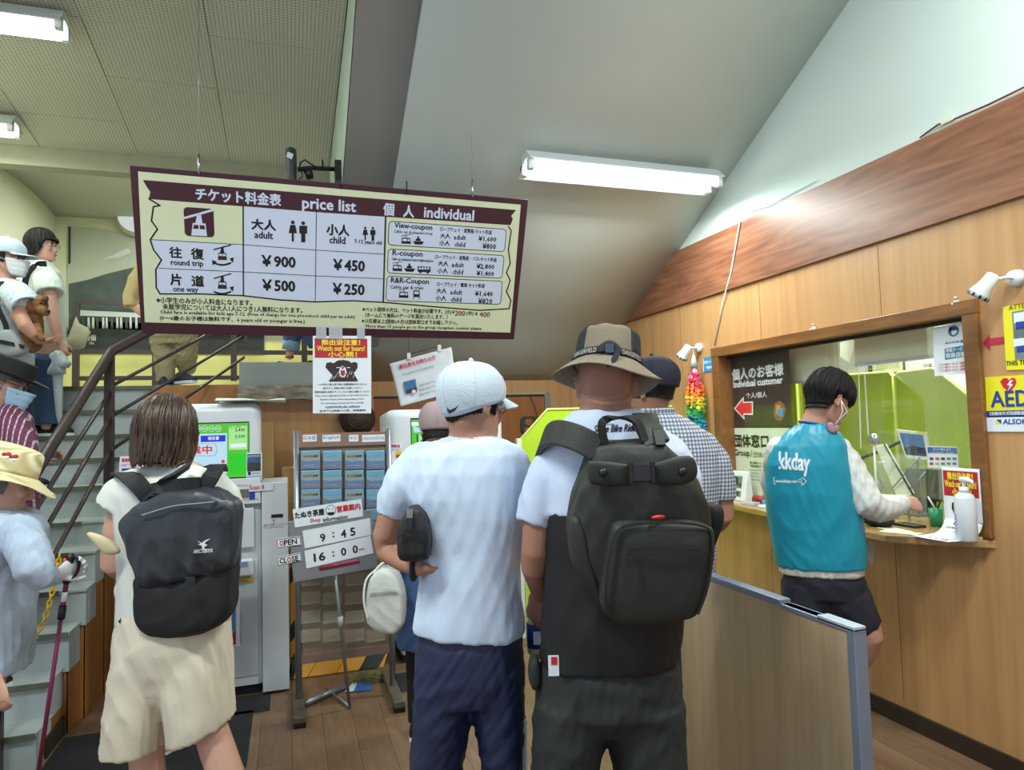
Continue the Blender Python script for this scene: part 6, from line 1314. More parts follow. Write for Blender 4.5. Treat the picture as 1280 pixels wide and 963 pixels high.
def fig(label, px, py, ax, z=0.0):
    b = P(px, py, ax); return empty('person', (b.x, b.y, z), label, 'person')
wshirt = plain('white_cotton', (198, 212, 232), .85, .03, 6, .08, 120)
wshirt2 = plain('white_cotton_plain', (200, 212, 236), .85, .03, 6, .08, 120)
# ---------------------------------------------------------------- woman with black backpack
A = fig('person in white blouse and wide cream culottes with a brown bob, black backpack on her back', 213, 900, 2.5)
A['label'] = 'person with brown bob in white blouse and wide cream culottes'
rowsA = [(190, 238, 580, .055), (172, 256, 588, .075), (152, 278, 599, .10), (146, 288, 618, .115), (149, 288, 660, .12), (152, 286, 700, .12), (152, 286, 740, .125), (150, 285, 778, .13)]
legA = [(181, 860, 2.5, 30), (182, 905, 2.5, 22), (183, 935, 2.5, 20.5), (185, 975, 2.5, 21), (187, 1015, 2.5, 15), (188, 1040, 2.5, 11)]
legA2 = [(250, 860, 2.5, 32), (260, 902, 2.5, 20), (271, 935, 2.48, 21), (283, 970, 2.46, 21.5), (288, 1015, 2.46, 15), (289, 1040, 2.46, 11)]
hA = Head(207, 541, 2.5, 20, -12, 3, 1.0)
q = MB(); q.rings(rowrings(2.5, rowsA, shrink=.86)); hA.mesh(q, P(213, 582, 2.5), .05)
limb(q, legA); limb(q, legA2); limb(q, [(160, 620, 2.5, 17), (147, 665, 2.5, 17.5), (142, 705, 2.5, 15.5), (150, 712, 2.62, 13), (176, 706, 2.86, 10)]); limb(q, [(278, 620, 2.5, 17), (284, 665, 2.5, 16), (284, 700, 2.52, 14), (270, 700, 2.7, 11), (252, 690, 2.9, 9)])
hand(q, P(176, 706, 2.86), HF*.8+UP*.3+HR*.3, HR, .9, .5, True); hand(q, P(252, 690, 2.9), HF*.8+UP*.4, -HR, .9, .5, False)
body = remesh(q, 'body', skA, A, .0065)
q = MB(); q.rings(hollow(rowrings(2.5, rowsA, grow=.004)))
limb(q, [(170, 606, 2.5, 22), (158, 618, 2.5, 27), (150, 634, 2.5, 29)], 18, True); limb(q, [(262, 606, 2.5, 22), (275, 622, 2.5, 25), (281, 645, 2.5, 25)], 18, True)
remesh(q, 'blouse', plain('cream_blouse', (214, 216, 208), .8, .02), A, .008, 2, COT, 3)
q = MB(); q.rings(rowrings(2.5, [(154, 283, 745, .125), (150, 285, 775, .14), (146, 286, 805, .15), (146, 286, 832, .14), (152, 280, 850, .125), (178, 250, 870, .10), (198, 224, 886, .06)]))
q.rings(hollow(rowrings(2.5, [(152, 216, 800, .13), (148, 216, 830, .14), (143, 215, 860, .14), (139, 210, 895, .14), (134, 203, 934, .135, 3)]))); q.rings(hollow(rowrings(2.5, [(208, 284, 800, .13), (206, 286, 830, .14), (206, 287, 860, .14), (212, 288, 890, .14), (216, 289, 914, .135, -26)])))
remesh(q, 'culottes', plain('cream_crepe', (216, 206, 184), .85, .03, 6, .1, 90), A, .009, 3, [(.006, 16, 3, 4), (.002, 40, 12, 3)], 4)
hb = bpy.data.materials.new('brown_hair'); 
hb = wood('brown_hair_strands', (36, 24, 20), (58, 40, 32), (112, 86, 62), (16, 16, 1.6), .38, 3.2, 2.0, 'X', wv=.0)
edA = lambda th: -.118+.012*math.sin(th) if math.sin(th) < .55 else -.03+.08*(math.sin(th)-.55)/.45
hA.hair(A, hb, edA, .024, .004, 3, lump=.0022, flare=.010, strands=260)
q = MB(); q.tube([P(190+math.cos(t)*24, 583+7*math.sin(t)*1+0, 2.5)+HF*.0 for t in ()] or [P(196, 577, 2.44), P(205, 583, 2.42), P(218, 583, 2.42), P(230, 576, 2.45)], .0012, 4); q.build('necklace', plain('gold', (200, 160, 90), .3, metal=.9), A)
for hx, ax_, fx in ((188, 2.5, 0), (289, 2.46, 0)): hp_ = P(hx, 1050, ax_); hp_.z = 0; shoe(A, hp_-HF*.06, HF, .24, paperW)
# backpack
bk = empty('backpack', P(230, 800, 2.34), 'large black roll top backpack on the back of the woman in cream culottes', 'backpack')
bkm = plain('black_shell_fabric', (46, 50, 56), .42, .08, 5, .06, 160); bkm2 = plain('black_lower_fabric', (22, 23, 26), .7, .06); bkl = plain('backpack_print', (206, 210, 214), .5)
q = puff([(146, 654), (165, 634), (190, 620), (215, 613), (240, 611), (262, 613), (276, 620), (290, 632), (292, 660), (290, 700), (286, 712), (262, 720), (235, 727), (205, 733), (173, 735), (164, 715), (153, 680)], 2.33, .10, .035, sub=3)
rb = remesh(q, 'upper_body', bkm, bk, .007, 2, [(.008, 12, 3, 4), (.004, 24, 5, 4)], 11)
q = puff([(167, 722), (200, 725), (240, 718), (284, 705), (286, 740), (284, 765), (274, 782), (256, 792), (225, 799), (192, 798), (173, 789), (165, 770), (165, 745)], 2.35, .10, .03, sub=3)
remesh(q, 'lower_body', bkm2, bk, .007, 2, [(.002, 12, 8, 3)], 12)
q = MB(); ribbon(q, smoothpts(PP((178, 644, 2.29), (215, 633, 2.285), (250, 629, 2.285), (285, 626, 2.30))), .0015, .004, UP); q.build('zip', chrome, bk)
q = MB(); ribbon(q, PP((270, 628, 2.275), (263, 640, 2.27)), .006, .002, HR); q.build('zip_pull', blackp, bk)
def decal(par, target, items, nrm, mat, name, off=.002, sub=1):
    """lay flat lettering onto a soft surface: items = list of (plane, vertices, faces)"""
    bpy.context.view_layer.update(); dg = bpy.context.evaluated_depsgraph_get(); bvh = BVHTree.FromObject(target, dg); lo = parent_loc(target) if target.parent else target.location; lo = parent_loc(target)
    q = MB()
    for vs, fs in items:
        out = []
        for p_ in vs:
            dr = (p_-CO).normalized(); hit = bvh.ray_cast(CO-lo, dr); out.append((hit[0]+lo-dr*off) if hit[0] is not None else p_)
        q.add(out, fs)
    return q.build(name, mat, par)
def textpts(body, xl, yl, xr, h, ax, tilt=0.0, bold=0.0, res=3, slant=0):
    v, fs, _ = text_mesh(body, res); out = []; offs = [(0, 0)] if not bold else [(-bold, 0), (bold, 0), (0, bold), (0, -bold)]
    for i, (a, b) in enumerate(offs): out.append(([P(xl+(xr-xl)*q_[0]+a*h+slant*h*q_[1], yl-h*q_[1]+tilt*q_[0]-b*h, ax) for q_ in v], fs))
    return out
decal(bk, rb, textpts('ARCTERYX', 242, 692, 266, 4.5, 2.29, -1.5, .05), HF, bkl, 'lettering', .006)
def polyp(pts, ax): return ([P(x, y, ax) for x, y in pts], [tuple(range(len(pts)))])
bird = [[(x_, y_-5) for x_, y_ in b9] for b9 in [[(246, 681), (252, 684), (257, 680.5), (263, 678.5), (257, 683), (254, 687)], [(247, 686), (252, 684.5), (256, 687), (260, 686), (256, 689), (251, 687)], [(252, 688), (255, 684), (258, 686), (255, 690), (258, 693), (253, 691)]]]
decal(bk, rb, [polyp(b_, 2.29) for b_ in bird], HF, bkl, 'emblem', .006)
q = MB(); a = P(238, 727, 2.27); q.obox(a, HR*.016, HF*.004, UP*.014); q.build('tab', bkm2, bk, .002)
for nm, pts, w in (('shoulder_strap', ((193, 633, 2.37), (178, 612, 2.365), (164, 598, 2.39), (152, 592, 2.47), (148, 598, 2.56)), .030), ('shoulder_strap', ((250, 622, 2.37), (259, 604, 2.365), (268, 590, 2.38), (272, 582, 2.46), (275, 588, 2.56)), .028), ('cross_strap', ((176, 637, 2.35), (196, 614, 2.345), (218, 595, 2.355), (237, 582, 2.40)), .022), ('cross_strap', ((190, 612, 2.35), (222, 606, 2.345), (250, 604, 2.355)), .020), ('side_strap', ((172, 712, 2.42), (165, 745, 2.41), (155, 772, 2.40), (150, 778, 2.40)), .007)):
    q = MB(); ribbon(q, smoothpts(PP(*pts)), w, .005, HR if 'cross' not in nm and abs(pts[0][0]-pts[-1][0]) < 60 else None) if nm != 'cross_strap' else ribbon(q, smoothpts(PP(*pts)), w, .005, UP*.7-HR*.0+HR*.7); q.build(nm, bkm2, bk)
# folded visor on her arm
q = MB()
vp = [(108, 667), (122, 669), (138, 677), (148, 688), (146, 693), (134, 694), (124, 687)]
q = puff(vp, 2.36, .012, .012, sub=3); o = q.build('sun_visor', plain('beige_cotton', (196, 184, 148), .8, .04)); origin(o, P(128, 690, 2.36)); tag(o, 'beige folded sun visor at the left elbow of the woman with the backpack', 'visor')
# small white bag under her left arm
q = puff([(143, 735), (152, 715), (158, 712), (160, 730), (160, 752), (152, 757), (144, 748)], 2.44, .04, .015, sub=3); o = q.build('white_pouch', plain('white_nylon', (214, 214, 210), .6)); origin(o, P(151, 756, 2.44)); tag(o, 'small white pouch between the backpack and left elbow of the culottes woman', 'pouch')
# ---------------------------------------------------------------- person hidden in front of her
M_ = fig('person mostly hidden in front of the backpack woman, in black sleeves and white sneakers', 215, 900, 3.2)
q = MB(); rowsM = [(195, 235, 574, .05), (176, 258, 582, .07), (158, 272, 592, .09), (156, 274, 620, .10), (164, 266, 680, .10), (166, 264, 740, .11)]
hM = Head(213, 541, 3.2, 15, -8, 0, .93); q.rings(rowrings(3.2, rowsM, shrink=.85)); hM.mesh(q, P(214, 575, 3.2), .05); limb(q, [(200, 740, 3.2, 24), (205, 830, 3.2, 15), (208, 925, 3.2, 9)]); limb(q, [(238, 740, 3.2, 24), (245, 830, 3.25, 15), (251, 918, 3.3, 9)]); limb(q, [(165, 602, 3.2, 13), (168, 660, 3.2, 11), (185, 665, 3.5, 8)]); limb(q, [(265, 602, 3.2, 13), (264, 650, 3.25, 11), (258, 640, 3.5, 8)])
hand(q, P(185, 665, 3.5), HF+UP*.3, HR, .85, .5, True); hand(q, P(258, 640, 3.5), HF+UP*.4, -HR, .85, .5, False); remesh(q, 'body', skA, M_, .007)
q = MB(); q.rings(hollow(rowrings(3.2, rowsM[2:], grow=.004))); limb(q, [(168, 598, 3.2, 15), (161, 620, 3.2, 16), (161, 640, 3.2, 15)], 14, True); limb(q, [(262, 594, 3.2, 15), (268, 618, 3.2, 16), (268, 640, 3.2, 15)], 14, True); remesh(q, 'black_top', blackm, M_, .01, 2, COT, 5)
q = MB(); q.rings(rowrings(3.2, [(166, 264, 720, .11), (168, 266, 770, .12), (176, 260, 800, .11)])); limb(q, [(200, 770, 3.2, 26), (205, 850, 3.2, 20), (207, 905, 3.2, 17)], 16, True); limb(q, [(238, 770, 3.2, 26), (246, 850, 3.24, 20), (250, 898, 3.3, 17)], 16, True); remesh(q, 'trousers', plain('dark_denim', (40, 44, 56), .8), M_, .01, 2, COT, 6)
hM.hair(M_, hairK, lambda th: -.05 if math.sin(th) < .5 else .04, .014, .01, 5)
for x, y, a_ in ((208, 944, 3.22), (252, 930, 3.32)): h_ = P(x, y, a_); h_.z = 0; shoe(M_, h_-HF*.04, HF, .25, plain('pale_sneaker', (196, 190, 180), .6), white, name='sneaker')
# ---------------------------------------------------------------- man with white cap
B = fig('person in plain white shirt, navy track trousers and white cap', 588, 900, 2.1)
rowsB = [(558, 618, 546, .06, 0), (538, 636, 553, .095, 2), (514, 652, 568, .115, 4), (507, 657, 590, .13, 3), (508, 656, 620, .135), (524, 655, 650, .135), (529, 651, 685, .135), (527, 648, 715, .14), (522, 651, 750, .145), (518, 654, 775, .15, 6), (517, 655, 788, .15, 12)]
hB = Head(590, 507, 2.1, 62, -6, -2, 1.0)
q = MB(); q.rings(rowrings(2.1, rowsB, shrink=.86)); hB.mesh(q, P(588, 548, 2.1), .062)
limb(q, [(516, 590, 2.1, 24), (496, 630, 2.1, 19), (481, 672, 2.1, 16), (484, 690, 2.1, 14.5), (505, 704, 2.04, 11.5), (527, 712, 2.0, 9.5)]); limb(q, [(645, 590, 2.12, 23), (646, 640, 2.14, 18), (645, 680, 2.16, 15.5), (640, 690, 2.3, 12), (632, 670, 2.45, 9)])
hand(q, P(527, 712, 2.0), HR*.85+HF*.5, UP, .95, 1.0, False); hand(q, P(632, 670, 2.45), HF*.8+UP*.3-HR*.3, -HR, 1.0, .6, False)
limb(q, [(556, 830, 2.1, 30), (550, 930, 2.1, 22), (545, 1010, 2.1, 18), (544, 1105, 2.1, 11)]); limb(q, [(620, 830, 2.1, 30), (628, 930, 2.1, 22), (632, 1010, 2.1, 18), (634, 1105, 2.1, 11)])
remesh(q, 'body', skB, B, .0065)
q = MB(); q.rings(hollow(rowrings(2.1, rowsB, grow=.003)))
limb(q, [(530, 578, 2.1, 28), (508, 606, 2.1, 30), (494, 628, 2.1, 24), (489, 645, 2.1, 19.5)], 20, True); limb(q, [(632, 578, 2.1, 28), (643, 606, 2.12, 27), (646, 640, 2.14, 22), (647, 655, 2.15, 21)], 20, True)
nk = P(588, 541, 2.1)
tsB = remesh(q, 'shirt', wshirt, B, .0075, 2, [(.0050, 8, 4, 5), (.0026, 18, 7, 5), (.001, 40, 16, 3)], 21)
q = MB(); q.tube([ring(P(587, 548, 2.1), 30/PM(2.1), .064, 0, 28, 2.2, 0)[i % 28] for i in range(29)], .005, 6, False); q.build('collar_rib', wshirt, B)
navy = plain('navy_nylon', (30, 38, 70), .55, .06, 6, .05, 90)
q = MB(); q.rings(rowrings(2.1, [(526, 646, 770, .12), (522, 653, 800, .145), (518, 657, 840, .15), (518, 656, 868, .14)]))
q.rings(hollow(rowrings(2.1, [(520, 594, 830, .13), (518, 592, 870, .13), (516, 586, 920, .125), (514, 578, 963, .12), (513, 573, 1030, .115), (514, 568, 1100, .11)]))); q.rings(hollow(rowrings(2.1, [(580, 656, 830, .13), (588, 656, 870, .13), (597, 657, 920, .125), (604, 657, 963, .12), (606, 660, 1030, .115), (608, 662, 1100, .11)])))
remesh(q, 'trousers', navy, B, .0085, 2, [(.006, 10, 14, 5), (.0025, 26, 22, 4)], 22)
for k in range(2): q = MB(); ribbon(q, PP((657-k*4, 900, 2.06-.012*k), (657-k*4, 963, 2.05-.012*k), (659-k*4, 1030, 2.05-.01*k)), .003, .004, HF); q.build('side_stripe', paperW, B)
for x in (540, 636): h_ = P(x, 1120, 2.1); h_.z = 0; shoe(B, h_-HF*.1, HF, .28, blackm)
capw = plain('white_mesh_cap', (196, 208, 220), .8, .03, 8, .3, 220)
cB = hB.cap(B, capw, True, 'white_cap', .032, .075, .012, bl=.072, puff=.014)
hB.hair(B, hairK, lambda th: -.058+.03*abs(math.cos(th)) if math.sin(th) < .35 else .035, .004, .0, 8, lump=.0008)
hB.face(B, glasses=blackp)
sw = [polyp([(558, 509), (562, 513), (569, 510), (574, 506), (568, 514), (562, 517.5), (559, 515)], 1.99)]
decal(cB, cB, sw, HF, inkK, 'emblem', .0025)
q = MB(); q.tube([P(517, 712, 2.015)+(HR*0)+(UP*math.cos(t)+HF*math.sin(t))*.027 for t in [2*math.pi*i/18 for i in range(19)]], .009, 8, False); q.build('wrist_band', blackm, B)
# black pouch under his arm
ph = empty('black_hand_pouch', P(516, 703, 1.97), 'black zipped hand pouch tucked under the left arm of the white capped man', 'pouch')
q = puff([(513, 634), (523, 636), (533, 652), (537, 672), (536, 695), (530, 702), (508, 703), (498, 699), (496, 685), (497, 662), (504, 644)], 1.93, .07, .025, sub=3); remesh(q, 'body', plain('black_nylon', (30, 30, 34), .55, .06, 6, .1, 120), ph, .006, 2, [(.003, 30, 14, 4)], 31)
q = MB(); ribbon(q, PP((513, 637, 1.915), (512, 648, 1.90), (511, 662, 1.895)), .009, .003, HR); q.build('pull_tab', blackp, ph); q = MB(); ribbon(q, smoothpts(PP((499, 672, 1.90), (515, 663, 1.893), (535, 672, 1.90))), .0015, .002, UP); q.build('zip', blackp, ph)
# ---------------------------------------------------------------- man with bucket hat
C = fig('person in bucket hat with white and black shirt and dark trousers', 757, 900, 1.95)
rowsC = [(718, 798, 512, .072), (702, 812, 527, .10), (688, 836, 545, .125), (680, 854, 565, .14), (680, 858, 600, .15), (680, 860, 637, .15), (681, 860, 665, .15), (682, 858, 700, .15), (680, 853, 750, .155), (677, 849, 795, .16), (674, 846, 823, .16)]
hC = Head(757, 478, 1.95, 22, -4, 0, 1.03)
q = MB(); q.rings(rowrings(1.95, rowsC, shrink=.87)); hC.mesh(q, P(757, 517, 1.95), .072)
limb(q, [(690, 590, 1.95, 26), (676, 640, 1.95, 22), (670, 690, 1.95, 19), (668, 708, 1.97, 17.5), (672, 728, 2.06, 13.5), (675, 742, 2.12, 11)]); hand(q, P(675, 742, 2.12), UP*-.85+HF*.25-HR*.25, HR*.6+HF*.4, 1.0, .9, True)
limb(q, [(848, 590, 1.97, 24), (858, 650, 2.0, 20), (858, 690, 2.05, 17), (852, 690, 2.14, 12), (846, 680, 2.2, 10)]); hand(q, P(846, 680, 2.2), HF+UP*.2, -HR, 1.0, .6, False)
limb(q, [(714, 850, 1.95, 36), (710, 950, 1.95, 26), (706, 1040, 1.95, 20), (704, 1150, 1.95, 12)]); limb(q, [(800, 850, 1.95, 36), (806, 950, 1.95, 26), (810, 1040, 1.95, 20), (812, 1150, 1.95, 12)])
remesh(q, 'body', skinm('skin_brown', (164, 118, 98)), C, .0065)
q = MB(); q.rings(rowrings(1.95, rowsC[:6]+[(680, 860, 640, .15)], grow=.003)); limb(q, [(706, 568, 1.95, 28), (688, 598, 1.95, 31), (676, 628, 1.95, 28), (670, 654, 1.95, 24.5)], 20, True); limb(q, [(832, 568, 1.96, 28), (848, 598, 1.97, 29), (856, 640, 1.99, 25)], 20, True)
tsC = remesh(q, 'shirt', wshirt2, C, .0075, 2, [(.0045, 9, 4, 5), (.002, 22, 8, 4)], 41)
q = MB(); q.rings(hollow(rowrings(1.95, [(681, 861, 634, .151)]+rowsC[6:], grow=.004))); remesh(q, 'shirt_lower', plain('black_jersey', (18, 18, 20), .7, .08), C, .0085, 2, [(.005, 7, 4, 4), (.002, 16, 8, 3)], 42)
cgy = plain('charcoal_trousers', (38, 41, 42), .75, .06, 6, .1, 100)
q = MB(); q.rings(rowrings(1.95, [(680, 842, 800, .14), (672, 849, 840, .16), (668, 852, 875, .165), (668, 850, 903, .12)]))
q.rings(hollow(rowrings(1.95, [(668, 762, 870, .15), (665, 756, 920, .15), (664, 747, 963, .145), (664, 742, 1060, .13), (666, 738, 1140, .12)]))); q.rings(hollow(rowrings(1.95, [(750, 852, 870, .15), (758, 855, 920, .15), (767, 857, 963, .145), (770, 858, 1060, .13), (774, 856, 1140, .12)])))
remesh(q, 'trousers', cgy, C, .0085, 2, [(.005, 8, 10, 4), (.002, 26, 18, 4)], 43)
q = puff([(664, 826), (672, 824), (676, 840), (675, 858), (667, 864), (661, 850), (661, 836)], 1.90, .05, .015, sub=3); q.build('hip_pocket', cgy, C)
for x in (700, 812): h_ = P(x, 1170, 1.95); h_.z = 0; shoe(C, h_-HF*.1, HF, .29, blackm)
q = MB(); q.use(paperW); a, b_ = P(685, 820, 1.76), P(699, 845, 1.76); q.obox((a+b_)/2, (b_-a).dot(HR)/2*HR, HF*.0008, UP*abs(b_.z-a.z)/2); q.use(inkR); q.obox((a+b_)/2+UP*.012-HF*.001+HR*.002, HR*.008, HF*.0006, UP*.010); q.build('care_tag', None, C)
decal(C, tsC, textpts('Some Bike Ride', 742, 541, 794, 9, 1.82, -2, .03, slant=.2)+textpts('SUMMER', 750, 531.5, 768, 2, 1.82, 0), HF, inkK, 'shirt_lettering')
# bucket hat
hat = empty_child('bucket_hat', C); khk = plain('khaki_cotton', (120, 109, 92), .85, .06, 8, .15, 120); bkp = plain('black_hat_panel', (24, 26, 32), .8)
tl = lambda v: hC.c+hC.M @ (Matrix.Rotation(math.radians(-10), 3, 'X') @ (Matrix.Rotation(math.radians(7), 3, 'Y') @ Vector(v)))
NB = 56
def hatp(th, t):
    """t<0 crown, t>0 brim"""
    s_, c_ = math.sin(th), math.cos(th)
    if t <= 0:
        k = -t; z = .045+.105*math.sin(k*math.pi/2); r_ = 1-.16*k-.84*max(0, (k-.55)/.45)**2.4; return Vector((c_*.096*r_, -.008+s_*.112*r_, z+.002*math.sin(th*9+k*7)))
    r_ = 1+.62*t; dr = -.034*t-(.024*t if s_ < 0 else .008*t)*abs(s_)+.010*math.sin(th*3+1)*t*t
    return Vector((c_*.096*r_, -.008+s_*.112*(1+.52*t), .045+dr))
cr_pts = [[tl(hatp(2*math.pi*i/NB, -k/14*.985)) for i in range(NB)] for k in range(15)][::-1]
q = MB(); q.rings(cr_pts+[[tl(Vector((0, -.008, .06)))+(p-tl(Vector((0, -.008, .06))))*.96 for p in cr_pts[-1]]]); q.build('crown', khk, hat)
def brimf(u, v): return tl(hatp(2*math.pi*u, max(v, .001)))
q = MB(); q.sheet(brimf, NB, 10, -.003); q.build('brim', khk, hat)
for a0, a1 in ((195, 222), (310, 345)):
    q = MB(); q.sheet(lambda u, v: tl(hatp(math.radians(a0+(a1-a0)*u), -.10-.80*v)*1.0+Vector((math.cos(math.radians((a0+a1)/2))*.003, math.sin(math.radians((a0+a1)/2))*.003, 0))), 8, 10, .002); q.build('mesh_panel', bkp, hat)
q = MB(); q.sheet(lambda u, v: tl(Vector((math.cos(2*math.pi*u)*.0995, -.008+math.sin(2*math.pi*u)*.1155, .043+.020*v))), NB, 1, -.003); bnd = q.build('hat_band', bkp, hat)
q = MB(); v, fs, _ = text_mesh('DANGERFIELD', 2)
for a0, a1 in ((203, 250), (290, 330)): q.add([tl(Vector((math.cos(math.radians(a0+(a1-a0)*k[0]))*.1032, -.008+math.sin(math.radians(a0+(a1-a0)*k[0]))*.1192, .046+.013*k[1]))) for k in v], fs)
q.build('band_lettering', plain('pale_thread', (190, 186, 176), .7), hat)
q = MB(); q.sheet(lambda u, v: tl(Vector((math.cos(math.radians(250+40*u))*.1005, -.010+math.sin(math.radians(250+40*u))*.1165, .046+.034*v*math.sin(math.pi*(.12+.76*u))))), 10, 4, .004); q.build('adjuster_opening', blackm, hat)
q = MB(); a = tl(Vector((-.022, -.130, .052))); ribbon(q, smoothpts([tl(Vector((-.03, -.127, .052))), tl(Vector((.0, -.131, .055))), tl(Vector((.020, -.131, .045))), tl(Vector((.012, -.150, .018))), tl(Vector((.0, -.162, -.006)))]), .009, .003, UP*.4+HR*.6); q.build('adjuster_strap', bkp, hat)
q = MB(); c_ = tl(Vector((-.001, -.134, .054))); q.obox(c_, HR*.011, HF*.003, UP*.012); q.build('buckle', plain('steel_blue', (70, 80, 100), .4), hat)
# his backpack
kb_ = empty('backpack', P(800, 780, 1.72), 'dark olive buckled backpack on the back of the man with the bucket hat', 'backpack')
olv = plain('olive_nylon', (36, 38, 32), .6, .06, 6, .08, 150); olvd = plain('dark_olive_trim', (30, 32, 28), .6); 
q = puff([(740, 560), (752, 553), (790, 551), (828, 553), (838, 560), (868, 588), (882, 615), (890, 650), (889, 700), (880, 750), (862, 776), (835, 780), (780, 779), (755, 768), (735, 738), (718, 705), (712, 670), (714, 640), (722, 608)], 1.72, .17, .045, sub=3)
rc = remesh(q, 'main_body', olv, kb_, .0075, 2, [(.007, 8, 3, 5), (.0025, 18, 7, 4)], 51)
q = puff([(768, 655), (790, 652), (850, 651), (885, 657), (895, 668), (893, 700), (886, 740), (876, 765), (862, 776), (820, 783), (780, 783), (762, 775), (752, 760), (751, 735), (758, 690), (762, 668)], 1.655, .08, .022, sub=3)
remesh(q, 'front_pocket', olv, kb_, .0065, 2, [(.002, 14, 10, 4)], 52)
q = puff([(716, 645), (727, 652), (740, 700), (752, 740), (756, 765), (738, 745), (716, 706), (712, 670)], 1.70, .08, .018, sub=3); remesh(q, 'side_pocket', olv, kb_, .006, 2, [(.002, 14, 10, 4)], 53)
q = puff([(884, 640), (893, 632), (903, 634), (905, 650), (898, 672), (889, 690), (884, 670)], 1.78, .08, .015, sub=3); q.build('mesh_bottle_pocket', blackm, kb_)
for k, pl_ in enumerate(([(735, 582), (742, 576), (780, 580), (786, 584), (787, 604), (778, 608), (745, 607), (736, 600)], [(816, 583), (825, 577), (862, 570), (872, 585), (868, 600), (850, 607), (822, 606), (815, 602)])):
    q = puff(pl_, 1.655, .012, .008, sub=3); f_ = q.build('buckle_flap', olv, kb_); x_, y_ = ((754, 591), (853, 590))[k]; q = MB(); c_ = P(x_, y_, 1.645); q.tube([c_, c_-HF*.007], [.011, .009], 16); q.build('snap_button', blackp, f_)
q = MB(); c_ = P(802, 591, 1.637); q.obox(c_, HR*.024, HF*.008, UP*.022); bu = q.build('buckle', plain('buckle_black', (36, 34, 34), .35), kb_, .004)
for dx in (-1, 1): q = MB(); q.obox(c_+HR*dx*.026, HR*.005, HF*.010, UP*.026); q.build('buckle_side', blackp, bu, .002)
q = MB(); ribbon(q, smoothpts(PP((788, 692, 1.625), (830, 690, 1.62), (880, 694, 1.63))), .006, .002, UP); q.build('pocket_zip', blackp, kb_)
q = MB(); ribbon(q, PP((788, 696, 1.618), (790, 712, 1.618)), .006, .002, HR); q.build('zip_pull', olvd, kb_)
q = MB(); ribbon(q, smoothpts(PP((760, 765, 1.64), (757, 740, 1.63), (764, 685, 1.63), (775, 662, 1.635), (800, 655, 1.638), (850, 654, 1.638), (886, 662, 1.645), (891, 690, 1.64), (884, 735, 1.64), (872, 768, 1.645))), .003, .003, HF); q.build('pocket_piping', olvd, kb_)
q = MB(); q.ball(P(823, 647, 1.65), (.020, .006, .006), 12, 6); q.build('red_label', plain('label_red', (190, 44, 36), .5), kb_)
q = MB(); ribbon(q, smoothpts(PP((756, 556, 1.72), (752, 532, 1.72), (760, 524, 1.73), (785, 523, 1.73), (798, 530, 1.73), (806, 552, 1.72))), .010, .004, HF*.3+HR*.9); q.build('carry_handle', blackm, kb_)
for pts in (((748, 562, 1.72), (722, 548, 1.74), (696, 541, 1.79), (682, 546, 1.88), (676, 560, 1.97)), ((822, 556, 1.72), (812, 538, 1.75), (806, 526, 1.80), (806, 520, 1.88), (810, 530, 1.98))):
    q = MB(); ribbon(q, smoothpts(PP(*pts)), .034, .008, (HR*.35+HF*.1+UP*.9) if pts[0][0] < 760 else HR); q.build('shoulder_strap', olv, kb_, .004)
q = MB(); ribbon(q, smoothpts(PP((826, 557, 1.705), (822, 540, 1.735), (818, 529, 1.78))), .012, .004, HR); q.build('strap_webbing', olvd, kb_)
# bottle in his hand
bt = empty('drink_bottle', P(669, 818, 2.16), 'small plastic drink bottle with blue label held beside the bucket hat man', 'bottle')
c_ = P(671, 790, 2.16); q = MB(); q.tube([c_+UP*z for z in (-.068, -.062, .0, .04, .055, .062)], [.026, .031, .031, .029, .016, .014], 18); q.build('body', plain('pale_yellow_drink', (206, 214, 170), .15, alpha=.85), bt)
q = MB(); q.tube([c_+UP*z for z in (-.045, .028)], [.0318, .0318], 18); q.build('label', inkB, bt); q = MB(); q.tube([c_+UP*z for z in (.060, .078)], [.0165, .016], 14); q.build('cap', white, bt)
q = MB(); q.obox(c_-HF*.0318+UP*-.01, HR*.012, HF*.001, UP*.02); q.build('label_patch', paperW, bt)
# ---------------------------------------------------------------- checked shirt man
D = fig('person in navy cap and blue checked short sleeved shirt', 835, 900, 2.92)
ging = grid_cloth('blue_gingham', (206, 212, 222), (40, 54, 86), (40, 54, 86), 62, 62, .5, YAW)
hD = Head(815, 488, 2.92, -24, -4, 2, 1.06)
rowsD = [(796, 836, 514, .06), (782, 858, 525, .085), (768, 884, 543, .11), (762, 898, 565, .125), (764, 900, 600, .13), (768, 894, 640, .13), (768, 892, 700, .135), (768, 890, 780, .14)]
q = MB(); q.rings(rowrings(2.92, rowsD, shrink=.86)); hD.mesh(q, P(817, 518, 2.92), .056); limb(q, [(890, 575, 2.92, 17), (901, 615, 2.92, 15.5), (903, 645, 2.92, 14), (898, 655, 3.0, 11), (885, 640, 3.22, 8)]); hand(q, P(885, 640, 3.22), HF+UP*.3, -HR, .95, .6, False); limb(q, [(775, 575, 2.92, 17), (768, 625, 2.92, 15), (766, 660, 2.96, 13), (775, 655, 3.22, 9)]); hand(q, P(775, 655, 3.22), HF+UP*.3, HR, .95, .6, True)
limb(q, [(800, 780, 2.92, 28), (800, 870, 2.92, 17), (800, 945, 2.92, 10)]); limb(q, [(858, 780, 2.92, 28), (852, 870, 2.92, 17), (854, 945, 2.92, 10)]); remesh(q, 'body', skB, D, .0065)
